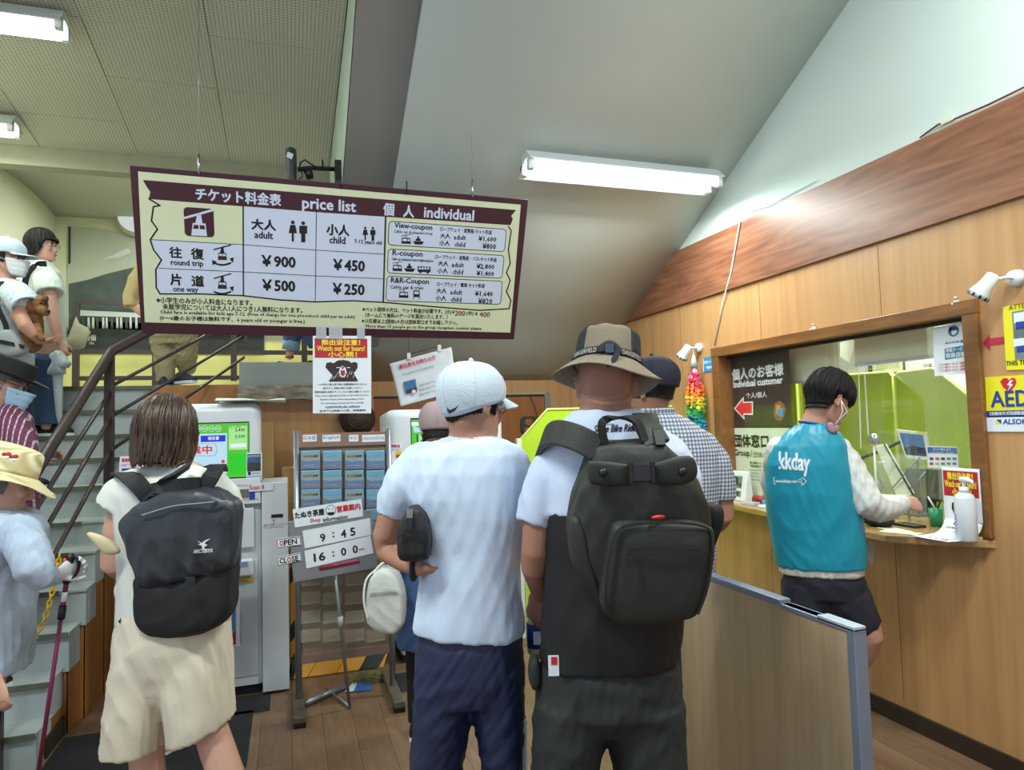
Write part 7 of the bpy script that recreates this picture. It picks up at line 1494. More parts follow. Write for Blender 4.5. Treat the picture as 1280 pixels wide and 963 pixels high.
q = MB(); q.rings(hollow(rowrings(2.92, rowsD, grow=.004))); limb(q, [(876, 556, 2.92, 20), (892, 580, 2.92, 22), (900, 606, 2.92, 20), (902, 624, 2.92, 18)], 18, True); limb(q, [(786, 556, 2.92, 20), (774, 585, 2.92, 22), (768, 624, 2.92, 18)], 18, True); remesh(q, 'shirt', ging, D, .0075, 2, [(.003, 12, 9, 4)], 61)
q = MB(); q.tube([ring(P(818, 514, 2.92), 22/PM(2.92), .062, 0, 28, 2.2, .0)[i % 28] for i in range(29)], .011, 8, False); q.build('collar', ging, D)
q = MB(); q.rings(rowrings(2.92, [(768, 890, 770, .14), (770, 886, 810, .15), (774, 884, 835, .14)])); limb(q, [(800, 830, 2.92, 32), (800, 880, 2.92, 22), (800, 938, 2.92, 17)], 18, True); limb(q, [(858, 830, 2.92, 32), (853, 880, 2.92, 22), (854, 938, 2.92, 17)], 18, True); remesh(q, 'trousers', plain('grey_trousers', (70, 72, 78), .8), D, .01, 2, COT, 62)
capn = plain('navy_cap_cloth', (28, 28, 44), .85, .06, 8, .2, 120); hD.cap(D, capn, True, 'navy_cap', .030, .03, 0, puff=.016, bl=.06); hD.hair(D, hairK, lambda th: -.052+.02*abs(math.cos(th)) if math.sin(th) < .3 else .03, .005, 0, 9, lump=.001, strands=0); hD.face(D)
for x in (800, 854): h_ = P(x, 960, 2.92); h_.z = 0; shoe(D, h_-HF*.1, HF, .27, blackm)
# ---------------------------------------------------------------- teal vest man
E_ = fig('person in teal vest and navy shorts leaning at the ticket window', 1030, 900, 3.0)
hE = Head(1035, 500, 3.0, 88, -30, 0, .96)
rowsV = [(1000, 1030, 530, .06), (986, 1044, 541, .085), (970, 1052, 557, .105), (962, 1056, 580, .12), (962, 1064, 615, .125), (966, 1071, 650, .12), (972, 1075, 685, .12), (976, 1075, 708, .12)]
q = MB(); q.rings(rowrings(3.0, rowsV, yaw=.35, shrink=.84)); hE.mesh(q, P(1017, 532, 3.0), .054)
limb(q, [(1052, 572, 2.98, 15), (1072, 605, 2.93, 13), (1087, 634, 2.90, 11.5), (1110, 634, 2.92, 9.5), (1128, 629, 2.95, 7.5)]); hand(q, P(1127, 629, 2.95), HR*.9-UP*.1+HF*.2, -UP*.4+HF*.6, .92, .9, False)
limb(q, [(968, 580, 3.05, 14), (972, 620, 3.12, 12), (985, 640, 3.2, 11), (1040, 636, 3.28, 9)]); hand(q, P(1040, 636, 3.28), HR+HF*.2, -UP, .9, .6, True)
limb(q, [(1045, 725, 3.0, 27), (1070, 765, 2.97, 24), (1085, 798, 2.95, 18.5), (1080, 812, 2.97, 17), (1062, 838, 3.05, 15), (1042, 885, 3.15, 11), (1034, 915, 3.2, 9)]); limb(q, [(1008, 725, 3.02, 27), (1006, 800, 3.02, 20), (1002, 860, 3.03, 17), (998, 925, 3.03, 10)])
remesh(q, 'body', skC, E_, .0055)
swm = plain('cream_sweatshirt', (206, 208, 204), .85, .03, 6, .1, 90)
q = MB(); q.rings(hollow(rowrings(3.0, [(968, 1050, 556, .10)]+rowsV[3:-1]+[(975, 1076, 706, .125), (975, 1076, 717, .125)], yaw=.35, grow=-.004))); limb(q, [(1040, 560, 2.98, 20), (1056, 582, 2.96, 21.5), (1073, 612, 2.92, 21), (1084, 629, 2.89, 20), (1098, 636, 2.90, 18), (1114, 634, 2.92, 15.5), (1126, 630, 2.94, 11), (1130, 629, 2.95, 10)], 20, True); limb(q, [(976, 562, 3.04, 18), (968, 600, 3.1, 18), (976, 638, 3.2, 17), (1030, 637, 3.26, 13)], 16, True)
remesh(q, 'sweatshirt', swm, E_, .007, 2, [(.005, 22, 12, 4), (.002, 40, 24, 4)], 71)
teal = plain('teal_nylon', (20, 142, 168), .42, .04, 5, .05, 100)
q = MB(); q.rings(hollow(rowrings(3.0, rowsV, yaw=.35, grow=.010))); vst = remesh(q, 'vest', teal, E_, .007, 2, [(.004, 10, 7, 4), (.002, 26, 14, 4)], 72)
q = MB(); q.tube([ring(P(1016, 535, 3.0), 17/PM(3.0), .062, .2, 28, 2.2, .006)[i % 28] for i in range(29)], .008, 8, False); q.build('sweatshirt_collar', swm, E_); q = MB(); q.tube([ring(P(1017, 530, 3.0), 16.5/PM(3.0), .060, .2, 28, 2.2, .012)[i % 28] for i in range(29)], .005, 6, False); q.build('lanyard', inkB, E_)
decal(E_, vst, textpts('kkday', 974, 593, 1012, 28, 2.875, 3, .025), HF, paperW, 'vest_lettering')
def outl(pts, w, ax): 
    out = []
    for a, b_ in zip(pts, pts[1:]+pts[:1]):
        d = Vector((b_[0]-a[0], b_[1]-a[1])).normalized(); n_ = Vector((-d.y, d.x))*w/2; out.append(([P(a[0]-n_.x, a[1]-n_.y, ax), P(b_[0]-n_.x, b_[1]-n_.y, ax), P(b_[0]+n_.x, b_[1]+n_.y, ax), P(a[0]+n_.x, a[1]+n_.y, ax)], [(0, 1, 2, 3)]))
    return out
decal(E_, vst, textpts('www.kkday.com', 969.5, 604.5, 996, 5, 2.875, .6, .04)+outl([(967, 597), (1004, 598), (1008, 602), (1004, 606.5), (968, 605.5)], .9, 2.875)+outl([(1000+2*math.cos(t), 601.5+2*math.sin(t)) for t in (0, .8, 1.6, 2.4, 3.2, 4, 4.8, 5.6)], .7, 2.875)+outl([(1001, 603), (1004, 605.5), (1003.6, 605.8)], .7, 2.875), HF, paperW, 'vest_address')
q = MB(); q.rings(rowrings(3.0, [(984, 1072, 705, .115), (986, 1078, 725, .125), (990, 1080, 745, .12)], yaw=.2)); limb(q, [(1040, 728, 3.0, 33), (1058, 752, 2.98, 31), (1076, 778, 2.96, 24), (1082, 787, 2.955, 21)], 20, True); limb(q, [(1010, 730, 3.02, 32), (1008, 780, 3.02, 28), (1007, 808, 3.02, 26)], 18, True)
remesh(q, 'shorts', plain('navy_shorts', (32, 34, 48), .75, .06, 6, .1, 90), E_, .0075, 2, [(.004, 12, 12, 4)], 73)
edE = lambda th: (-.045 if math.sin(th) < -.35 else -.02) if math.sin(th) < .25 else .012+.0*th
hE.hair(E_, hairK, lambda th: float(np.interp(math.sin(th), [-1, -.5, -.15, .15, .5, 1], [-.060, -.046, .006, .014, .016, .004])), .022, .014, 12, lump=.003, flare=.002, strands=220, taper=.8)
hE.hair(E_, hairK, lambda th: float(np.interp(math.sin(th), [-1, -.5, -.15, .15, .5, 1], [-.082, -.07, -.012, .012, .02, .03])), .003, 0, 13, name='undercut', lump=.0005, strands=0)
hE.face(E_)
for dy in (0, 1):
    q = MB(); a = hE.w((.086, -.006, -.01)); q.tube([a, a-UP*.05+HR*(.0 if dy else .02)-HF*.006, P(1039+dy*5, 534, 2.91)], .0015, 5); q.build('mask_loop', white, E_)
q = puff([(1035, 530), (1040, 528), (1043, 533), (1048, 532), (1049, 538), (1042, 542), (1036, 539)], 2.90, .012, .006, sub=3); q.build('folded_mask', plain('pink_mask', (176, 130, 140), .7), E_)
h_ = P(1030, 930, 3.2); h_.z = 0.02; shoe(E_, h_-HF*.12, HF, .27, blackm); h_ = P(998, 950, 3.03); h_.z = 0; shoe(E_, h_-HF*.1, HF, .27, blackm)
# ---------------------------------------------------------------- pink cap person and white bag
L_ = fig('person in pinkish cap and blue denim tunic, mostly hidden behind the white shirt man', 545, 900, 3.35)
den = plain('blue_denim', (66, 98, 146), .85, .08, 10, .1, 150); hL = Head(546, 535, 3.35, 10, -14, 0, .95); rowsL = [(528, 566, 562, .055), (512, 584, 573, .08), (502, 592, 592, .10), (500, 594, 640, .11), (498, 594, 700, .12), (497, 596, 760, .125), (497, 598, 806, .13)]
q = MB(); q.rings(rowrings(3.35, rowsL, shrink=.85)); hL.mesh(q, P(547, 566, 3.35), .05); limb(q, [(510, 600, 3.35, 13), (500, 650, 3.35, 11), (498, 690, 3.3, 9), (492, 706, 3.2, 7)]); hand(q, P(492, 706, 3.2), -UP*.3-HR*.4-HF*.6, -UP, .85, .9, True); limb(q, [(584, 600, 3.35, 13), (590, 650, 3.35, 11), (585, 660, 3.6, 8)]); hand(q, P(585, 660, 3.6), HF+UP*.2, -HR, .85, .6, False); limb(q, [(525, 800, 3.35, 18), (525, 850, 3.35, 14), (525, 905, 3.35, 9)]); limb(q, [(568, 800, 3.35, 18), (568, 850, 3.35, 14), (568, 905, 3.35, 9)]); remesh(q, 'body', skA, L_, .0065)
q = MB(); q.rings(hollow(rowrings(3.35, rowsL, grow=.005))); limb(q, [(516, 590, 3.35, 15), (505, 620, 3.35, 15), (501, 665, 3.34, 13), (498, 688, 3.3, 11)], 14, True); limb(q, [(578, 590, 3.35, 15), (588, 620, 3.35, 15), (590, 655, 3.36, 13)], 14, True); remesh(q, 'denim_tunic', den, L_, .009, 2, SOFT, 81)
q = MB(); limb(q, [(527, 790, 3.35, 22), (525, 850, 3.35, 17), (524, 902, 3.35, 14)], 16, True); limb(q, [(566, 790, 3.35, 22), (568, 850, 3.35, 17), (569, 902, 3.35, 14)], 16, True); q.rings(rowrings(3.35, [(506, 588, 775, .11), (506, 588, 800, .11)])); remesh(q, 'black_trousers', blackm, L_, .01)
hL.cap(L_, plain('dusty_pink_cap', (170, 148, 150), .85, .05), True, 'pink_cap', .0, .03, 0, puff=.012); hL.hair(L_, hairK, lambda th: -.07 if math.sin(th) < .4 else .02, .008, 0, 14, strands=0)
for x in (522, 570): h_ = P(x, 915, 3.35); h_.z = 0; shoe(L_, h_-HF*.1, HF, .24, blackm)
wb = empty('shoulder_bag', P(480, 798, 3.12), 'white leather shoulder bag hanging in front of the brochure rack', 'bag'); wl_ = plain('white_leather', (206, 210, 206), .45, .04, 5, .15, 60)
q = puff([(467, 718), (476, 712), (488, 714), (496, 722), (503, 742), (504, 765), (502, 784), (492, 794), (478, 793), (464, 786), (457, 774), (457, 748), (460, 730)], 3.06, .10, .018, sub=2); remesh(q, 'body', wl_, wb, .006, 2, [(.004, 16, 12, 4)], 85)
q = MB(); ribbon(q, smoothpts(PP((460, 742, 3.035), (480, 735, 3.018), (500, 738, 3.035))), .004, .004, UP); q.build('zip_flap', wl_, wb)
q = MB(); ribbon(q, smoothpts(PP((469, 735, 3.05), (470, 715, 3.08), (484, 702, 3.12), (494, 712, 3.16), (500, 735, 3.16))), .010, .004, HR*.4+HF*.8); q.build('handle', wl_, wb); q = MB(); ribbon(q, smoothpts(PP((460, 772, 3.05), (455, 750, 3.06), (458, 725, 3.08), (470, 712, 3.12))), .009, .004, HF); q.build('side_strap', wl_, wb)
q = MB(); c_ = P(487, 704, 3.09); q.tube([c_+(UP*math.cos(t)+HR*math.sin(t))*.014 for t in [2*math.pi*i/14 for i in range(15)]], .003, 6, False); q.tube([c_+UP*.014, c_+UP*.04], .004, 6); q.build('ring', chrome, wb)
# ---------------------------------------------------------------- people on the stairs
G = fig('person with short black hair and glasses in white blouse, wide blue trousers, standing on the stairs', 52, 540, 4.70, SZ[8])
G['label'] = 'person with glasses and black bob in white blouse, standing high on the stairs'
hG = Head(52, 308, 4.72, 102, 2, 0, .90)
rowsG = [(40, 63, 328, .06), (30, 71, 341, .12), (27, 74, 365, .15), (29, 76, 395, .14), (31, 77, 422, .15), (30, 77, 440, .15)]
q = MB(); q.rings(rowrings(4.72, rowsG, shrink=.85)); hG.mesh(q, P(50, 330, 4.72), .045); limb(q, [(60, 352, 4.58, 9), (64, 385, 4.55, 7.5), (66, 398, 4.54, 7), (71, 416, 4.54, 6), (75, 428, 4.54, 4.8)]); hand(q, P(75, 427, 4.54), -UP*.9+HR*.25, HF, .85, 1.1, False)
limb(q, [(44, 352, 4.88, 9), (46, 385, 4.9, 7.5), (60, 400, 4.9, 6), (72, 404, 4.85, 5)]); hand(q, P(72, 404, 4.85), HR*.8-UP*.5, -UP, .85, .8, True)
limb(q, [(46, 430, 4.80, 15), (45, 490, 4.82, 10), (44, 532, 4.84, 6)]); limb(q, [(58, 430, 4.64, 15), (58, 490, 4.64, 10), (58, 534, 4.64, 6)]); bodyG = remesh(q, 'body', skA, G, .0065)
q = MB(); q.rings(hollow(rowrings(4.72, rowsG, grow=.005))); limb(q, [(56, 346, 4.62, 14), (60, 358, 4.57, 16), (62, 368, 4.55, 16)], 16, True); limb(q, [(46, 346, 4.82, 14), (44, 358, 4.87, 15), (44, 368, 4.88, 15)], 16, True); remesh(q, 'blouse', plain('pale_blouse', (206, 218, 206), .8, .02), G, .009, 2, SOFT, 91)
q = MB(); q.tube([ring(P(51, 329, 4.72), .065, .065, 0, 20, 2, .01)[i % 20] for i in range(21)], .014, 8, False); q.build('ruffled_collar', bpy.data.materials['pale_blouse'], G)
bj = plain('blue_jeans', (54, 76, 112), .85, .1, 8, .1, 120); q = MB(); q.rings(rowrings(4.72, [(31, 76, 425, .14), (30, 77, 445, .15), (32, 74, 465, .14)])); limb(q, [(47, 450, 4.80, 19), (44, 490, 4.82, 18), (42, 528, 4.84, 17)], 18, True); limb(q, [(58, 450, 4.65, 19), (57, 490, 4.65, 17), (56, 530, 4.65, 16.5)], 18, True); remesh(q, 'wide_trousers', bj, G, .01, 2, COT, 92)
hG.hair(G, hairK, lambda th: float(np.interp(math.sin(th), [-1, -.3, .1, .4, .6, .9], [-.10, -.095, -.07, -.02, .04, .06])), .018, .012, 19, lump=.002, flare=.006); hG.face(G, glasses=blackp)
for x, a_ in ((40, 4.84), (54, 4.66)): h_ = P(x, 541, a_); h_.z = SZ[8]; h_.y = min(h_.y, SY[9]-.05) ; shoe(G, h_-HR*.02, HR, .22, blackm, white)
sb2 = empty('shoulder_strap_bag', P(38, 400, 4.66), 'black crossbody bag worn by the bespectacled person on the stairs', 'bag'); q = MB(); ribbon(q, smoothpts(PP((58, 330, 4.56), (46, 331, 4.55), (35, 342, 4.55), (31, 358, 4.56), (34, 375, 4.56))), .018, .004, HR*.6+UP*.3); q.build('strap', blackm, sb2); q = puff([(30, 366), (38, 364), (42, 385), (38, 398), (30, 392)], 4.55, .05, .02, sub=3); q.build('bag_body', blackm, sb2)
um = empty('folded_umbrella', P(72, 528, 4.50), 'folded pale umbrella held by the bespectacled person on the stairs', 'umbrella'); ug = plain('pale_grey_nylon', (176, 190, 192), .6, .04, 8)
q = puff([(66, 440), (72, 438), (80, 448), (84, 454), (80, 460), (76, 459), (77, 467), (68, 469), (58, 467), (65, 452), (61, 445)], 4.47, .05, .02, sub=3); remesh(q, 'cloth_bundle', ug, um, .006, 1, [(.003, 30, 20, 4)], 95); q = MB(); limb(q, [(72, 466, 4.50, 5.5), (73, 492, 4.50, 5), (74, 520, 4.50, 3.5), (74, 529, 4.50, 1.5)], 14); q.build('folded_canopy', ug, um); q = MB(); q.tube([P(71, 434, 4.51), P(71, 442, 4.50)], .008, 8); q.build('handle', plain('umbrella_handle', (110, 112, 108), .5), um)
# hat with net held in her other hand
ht = empty('straw_hat', P(95, 430, 4.95), 'cream sun hat with dark lining hanging beside the folded umbrella', 'hat'); c_ = P(93, 420, 4.92); stw = plain('pale_straw', (196, 196, 158), .8, .08, 20, .4, 80)
hd3 = (HR*.75-UP*.30+HF*.55).normalized(); ha = hd3.orthogonal().normalized(); hb2 = hd3.cross(ha)
q = MB(); q.rings([[c_-hd3*dz+(ha*math.cos(t)+hb2*math.sin(t))*r_ for t in [2*math.pi*i/30 for i in range(30)]] for dz, r_ in ((-.085, .02), (-.085, .06), (-.06, .085), (-.0, .095), (.035, .135), (.037, .132), (.004, .088), (-.05, .075))]); q.build('straw', stw, ht)
q = MB(); q.rings([[c_-hd3*dz+(ha*math.cos(t)+hb2*math.sin(t))*r_ for t in [2*math.pi*i/30 for i in range(30)]] for dz, r_ in ((.036, .130), (.040, .124), (.02, .09), (.0, .02))]); q.build('dark_lining', blackm, ht)
# man with the dog carrier
Fm = fig('person in white cap and speckled shirt carrying a brown dog at the left edge', 5, 560, 4.2, SZ[6]); hF_ = Head(8, 322, 4.2, 100, -8, 0, .95)
spk = plain('speckled_shirt', (190, 202, 214), .8, .25, 60); rowsF = [(-10, 20, 350, .07), (-24, 34, 363, .13), (-28, 37, 385, .16), (-28, 34, 415, .15), (-26, 34, 445, .15), (-26, 34, 470, .15)]
q = MB(); q.rings(rowrings(4.2, rowsF, shrink=.85)); hF_.mesh(q, P(5, 350, 4.2), .055); limb(q, [(22, 375, 4.05, 12), (25, 395, 4.0, 9.5), (32, 408, 3.98, 8.5), (42, 418, 4.0, 7), (50, 426, 4.05, 5.5)]); hand(q, P(49, 426, 4.05), HR*.5+HF*.8, UP, .9, .8, False); limb(q, [(-15, 375, 4.35, 12), (-8, 405, 4.4, 9), (20, 425, 4.4, 7)]); hand(q, P(20, 425, 4.4), HR, UP, .9, .8, True); limb(q, [(-8, 470, 4.28, 20), (-8, 530, 4.3, 13), (-8, 600, 4.3, 8)]); limb(q, [(14, 470, 4.12, 20), (14, 530, 4.12, 13), (14, 604, 4.12, 8)]); remesh(q, 'body', skC, Fm, .0065)
q = MB(); q.rings(hollow(rowrings(4.2, rowsF, grow=.005))); limb(q, [(18, 366, 4.08, 16), (27, 376, 4.03, 18), (33, 385, 4.0, 17)], 16, True); remesh(q, 'shirt', spk, Fm, .009, 2, SOFT, 101)
q = MB(); q.rings(rowrings(4.2, [(-26, 34, 455, .15), (-24, 32, 485, .14)])); limb(q, [(-8, 480, 4.28, 22), (-8, 596, 4.3, 15)], 16, True); limb(q, [(14, 480, 4.12, 22), (14, 600, 4.12, 15)], 16, True); remesh(q, 'trousers', plain('dark_slacks', (40, 42, 50), .8), Fm, .01)
hF_.cap(Fm, plain('pale_blue_cap', (190, 206, 216), .8), True, 'white_cap', .03, .02, 0, puff=.012, bl=.085); hF_.hair(Fm, hairK, lambda th: -.04 if math.sin(th) < .3 else .03, .005, 0, 4, strands=0); hF_.face(Fm, glasses=blackp, mask=plain('white_mask', (206, 212, 214), .7))
for x, a_ in ((-8, 4.3), (14, 4.12)): h_ = P(x, 610, a_); h_.z = SZ[6]; shoe(Fm, h_-HR*.04, HR, .26, blackm)
q = MB(); ribbon(q, smoothpts(PP((2, 352, 4.05), (-4, 380, 4.0), (8, 410, 4.0), (0, 430, 4.02))), .014, .004, HR); ribbon(q, PP((-20, 425, 4.0), (5, 428, 3.98), (30, 434, 4.0)), .012, .004, UP); q.build('carrier_straps', blackm, Fm); q = puff([(0, 414), (12, 412), (24, 424), (28, 440), (10, 446), (-10, 442), (-8, 424)], 4.0, .06, .015, sub=3); q.build('carrier_pouch', plain('grey_carrier', (150, 154, 160), .7, .1), Fm)
dg_ = empty('dog', P(44, 430, 4.08), 'small curly brown dog carried in the arm of the man at the left edge', 'dog'); fur = plain('curly_brown_fur', (132, 92, 52), .9, .35, 40, .6, 60)
q = MB(); limb(q, [(45, 384, 4.06, 12), (47, 380, 4.05, 12)]); limb(q, [(50, 386, 4.04, 7.5), (56, 390, 4.03, 5.5), (58, 391, 4.03, 4.5)]); limb(q, [(40, 378, 4.08, 5), (39, 370, 4.08, 4.5), (40, 366, 4.08, 2.5)]); limb(q, [(53, 377, 4.04, 4.5), (57, 373, 4.02, 4), (58, 372, 4.02, 2.5)]); limb(q, [(42, 394, 4.07, 10), (40, 412, 4.09, 13), (38, 430, 4.1, 13)]); limb(q, [(46, 408, 4.03, 4.5), (50, 420, 4.0, 4), (53, 424, 4.0, 3.5)]); limb(q, [(38, 408, 4.15, 4.5), (46, 420, 4.15, 4), (52, 423, 4.13, 3.5)])
remesh(q, 'body', fur, dg_, .005, 1, [(.0035, 60, 60, 6), (.002, 110, 90, 4)], 111)
for x, y, a_ in ((51, 379, 3.985), (55, 380, 4.0)): q = MB(); q.ball(P(x, y, a_), .007, 10, 6); q.build('eye', blackp, dg_)
q = MB(); q.ball(P(61, 389, 4.02), (.010, .009, .008), 10, 6); q.build('nose', blackp, dg_)
for x, y, a_ in ((40, 370, 4.05), (57, 374, 4.0)): q = MB(); q.ball(P(x, y, a_), (.008, .008, .014), 8, 6); q.build('inner_ear', plain('inner_ear_brown', (90, 60, 40), .8), dg_)
# man in black hat with mask
Hm = fig('person in black brimmed hat and plaid shirt, pale blue mask, on the stairs', 10, 640, 3.300, SZ[1]); hH = Head(6, 478, 3.257, 84, -24, 0, .98); pld = grid_cloth('red_blue_plaid', (110, 40, 60), (226, 220, 230), (60, 70, 130), 40, 40, .22, YAW, .25)
rowsH = [(-14, 18, 508, .07), (-26, 28, 520, .13), (-30, 34, 545, .15), (-30, 38, 580, .15), (-30, 38, 620, .15), (-30, 36, 660, .15)]
q = MB(); q.rings(rowrings(3.274, rowsH, shrink=.85)); hH.mesh(q, P(-2, 508, 3.274), .056); limb(q, [(18, 538, 3.146, 13), (26, 570, 3.086, 12), (32, 585, 3.103, 10), (44, 582, 3.42, 8), (50, 574, 3.62, 7)]); hand(q, P(49, 575, 3.60), HR*.35+HF*.75+UP*.3, -UP*.6+HR*.5, .95, 1.2, False); limb(q, [(-20, 535, 3.386, 14), (-22, 580, 3.386, 12), (0, 600, 3.343, 8)]); hand(q, P(0, 600, 3.343), HR, -UP, .9, .7, True); limb(q, [(-10, 660, 3.326, 24), (-28, 735, 3.326, 16), (-52, 840, 3.326, 9)]); limb(q, [(12, 660, 3.223, 24), (-10, 735, 3.223, 16), (-44, 840, 3.223, 9)]); remesh(q, 'body', skC, Hm, .0058)
q = MB(); q.rings(hollow(rowrings(3.274, rowsH, grow=.005))); limb(q, [(8, 524, 3.189, 20), (15, 534, 3.154, 20), (22, 550, 3.129, 19.5), (28, 572, 3.094, 17), (30, 584, 3.094, 15)], 16, True); limb(q, [(-16, 530, 3.343, 18), (-20, 585, 3.369, 16)], 16, True); remesh(q, 'plaid_shirt', pld, Hm, .009, 2, SOFT, 121)
q = MB(); q.rings(rowrings(3.274, [(-28, 36, 650, .15), (-26, 34, 680, .14)])); limb(q, [(-10, 675, 3.326, 25), (-52, 840, 3.326, 17)], 16, True); limb(q, [(12, 675, 3.223, 25), (-44, 840, 3.223, 17)], 16, True); remesh(q, 'trousers', bpy.data.materials['dark_slacks'], Hm, .01)
hH.hair(Hm, hairG, lambda th: -.045 if math.sin(th) < .1 else .02, .005, 0, 6, strands=0); hH.face(Hm, glasses=blackp, mask=plain('blue_mask', (150, 186, 212), .7, .05), brow=hairG)
for x, a_ in ((-54, 3.326), (-46, 3.223)): h_ = P(x, 850, a_); h_.z = SZ[1]; shoe(Hm, h_-HR*.04, HR, .26, blackm)
hh = empty_child('brimmed_hat', Hm)
def hw2(th, t): 
    s_, c_ = math.sin(th), math.cos(th)
    if t <= 0: k = -t; r_ = 1-.10*k-.9*max(0, (k-.7)/.3)**2; return hH.w((c_*.090*r_, -.005+s_*.108*r_, .040+.085*math.sin(min(1, k*1.1)*math.pi/2)))
    return hH.w((c_*.090*(1+.62*t), -.005+s_*.108*(1+.72*t), .040+.010*t*abs(c_)*1.5))
cr2 = [[hw2(2*math.pi*i/40, -k/10*.98) for i in range(40)] for k in range(11)][::-1]; q = MB(); q.rings(cr2+[[hH.w((0, 0, .05))+(p-hH.w((0, 0, .05)))*.96 for p in cr2[-1]]]); q.build('crown', blackm, hh); q = MB(); q.sheet(lambda u, v: hw2(2*math.pi*u, max(v, .001)), 40, 6, -.004); q.build('brim', blackm, hh)
# elderly person with straw hat and trekking pole
I_ = fig('person in straw hat with red butterflies and pale blue linen shirt, at the lower left edge', -5, 900, 2.45); hI = Head(4, 600, 2.45, 78, -20, -4, .97); lin_ = plain('pale_blue_linen', (172, 186, 206), .85, .1, 14, .2, 150)
I_['label'] = 'person in straw hat and pale blue linen shirt at the lower left edge'
rowsI = [(-18, 20, 634, .07), (-34, 36, 645, .13), (-45, 44, 665, .16), (-48, 38, 692, .17), (-50, 27, 728, .17), (-52, 24, 765, .17), (-54, 21, 805, .18), (-56, 16, 846, .18)]
q = MB(); q.rings(rowrings(2.45, rowsI, shrink=.84)); hI.mesh(q, P(-4, 632, 2.45), .052); limb(q, [(32, 672, 2.36, 17), (40, 706, 2.33, 14), (48, 722, 2.33, 12), (62, 722, 2.38, 9.5), (74, 718, 2.42, 8)]); limb(q, [(-35, 672, 2.5, 17), (-30, 760, 2.45, 13), (-15, 820, 2.4, 10), (-6, 850, 2.38, 8)]); hand(q, P(-6, 848, 2.38), -UP+HR*.2, HF, .9, .6, True)
limb(q, [(-30, 830, 2.48, 26), (-42, 940, 2.48, 18), (-46, 1040, 2.48, 10)]); limb(q, [(-14, 830, 2.42, 22), (-30, 940, 2.42, 16), (-36, 1045, 2.42, 10)]); remesh(q, 'body', skA, I_, .006)
q = MB(); q.rings(hollow(rowrings(2.45, rowsI, grow=.005))); limb(q, [(24, 664, 2.38, 23), (36, 690, 2.34, 24), (43, 712, 2.32, 22), (52, 722, 2.34, 18), (66, 720, 2.39, 12), (70, 719, 2.40, 11)], 18, True); limb(q, [(-26, 664, 2.48, 23), (-34, 740, 2.46, 20), (-20, 812, 2.41, 15)], 18, True); remesh(q, 'linen_shirt', lin_, I_, .0085, 2, [(.006, 14, 8, 5), (.003, 34, 20, 4)], 131)
q = MB(); q.rings(rowrings(2.45, [(-46, 10, 800, .14), (-48, 4, 845, .13)])); limb(q, [(-30, 840, 2.48, 26), (-46, 1035, 2.48, 17)], 16, True); limb(q, [(-20, 840, 2.42, 24), (-36, 1040, 2.42, 17)], 16, True); remesh(q, 'black_trousers', blackm, I_, .01)
for x, a_ in ((-46, 2.48), (-36, 2.42)): h_ = P(x, 1055, a_); h_.z = 0; shoe(I_, h_-HR*.04, HR, .24, blackm)
q = MB(); hand(q, P(70, 720, 2.395), UP*.3+HF*.7+HR*.35, HR, .85, 1.35, False); remesh(q, 'glove', plain('white_glove', (206, 210, 212), .8), I_, .005, 1)
hI.hair(I_, hairG, lambda th: -.05 if math.sin(th) < .2 else .02, .008, 0, 6, strands=0)
sh = empty_child('straw_hat', I_); strw, nt, b = nodes('woven_straw'); L = nt.links; N = nt.nodes; tc = N.new('ShaderNodeTexCoord'); w = N.new('ShaderNodeTexWave'); w.wave_type = 'RINGS'; w.rings_direction = 'Z'; w.inputs['Scale'].default_value = 36; w.inputs['Distortion'].default_value = .3
L.new(tc.outputs['Object'], w.inputs['Vector']); rr = N.new('ShaderNodeValToRGB'); rr.color_ramp.elements[0].color = lin((190, 176, 128)); rr.color_ramp.elements[1].color = lin((240, 230, 190)); L.new(w.outputs['Fac'], rr.inputs['Fac']); L.new(rr.outputs['Color'], b.inputs['Base Color']); b.inputs['Roughness'].default_value = .8
sh.location = hI.w((0, 0, .06))-parent_loc(I_)
def sw_(th, t):
    s_, c_ = math.sin(th), math.cos(th)
    if t <= 0: k = -t; r_ = 1-.12*k-.88*max(0, (k-.5)/.5)**2.3; return hI.w((c_*.092*r_, -.008+s_*.110*r_, .030+.105*math.sin(k*math.pi/2)))
    return hI.w((c_*.092*(1+.85*t), -.008+s_*.110*(1+.72*t), .030-.040*t+.014*math.sin(3*th+.6)*t*t))
cr3 = [[sw_(2*math.pi*i/48, -k/12*.985) for i in range(48)] for k in range(13)][::-1]; q = MB(); q.rings(cr3+[[hI.w((0, 0, .05))+(p-hI.w((0, 0, .05)))*.96 for p in cr3[-1]]]); q.build('crown', strw, sh); q = MB(); q.sheet(lambda u, v: sw_(2*math.pi*u, max(v, .001)), 48, 10, -.003); q.build('brim', strw, sh)
brd = plain('butterfly_red', (176, 56, 44), .6, .2, 60); bcx = [(8, 570, 2.325), (17, 573, 2.325)]
for x, y, a_ in bcx:
    for dx, dy, r_ in ((-2.4, -2.0, 3.2), (2.6, -2.2, 3.4), (-1.8, 2.6, 2.4), (2.0, 2.4, 2.4)):
        q = MB(); c_ = P(x+dx, y+dy, a_); q.ball(c_, (r_/PM(a_), .003, r_/PM(a_)*.75), 10, 6); q.build('butterfly_wing', brd if dy < 0 else paperW, sh)
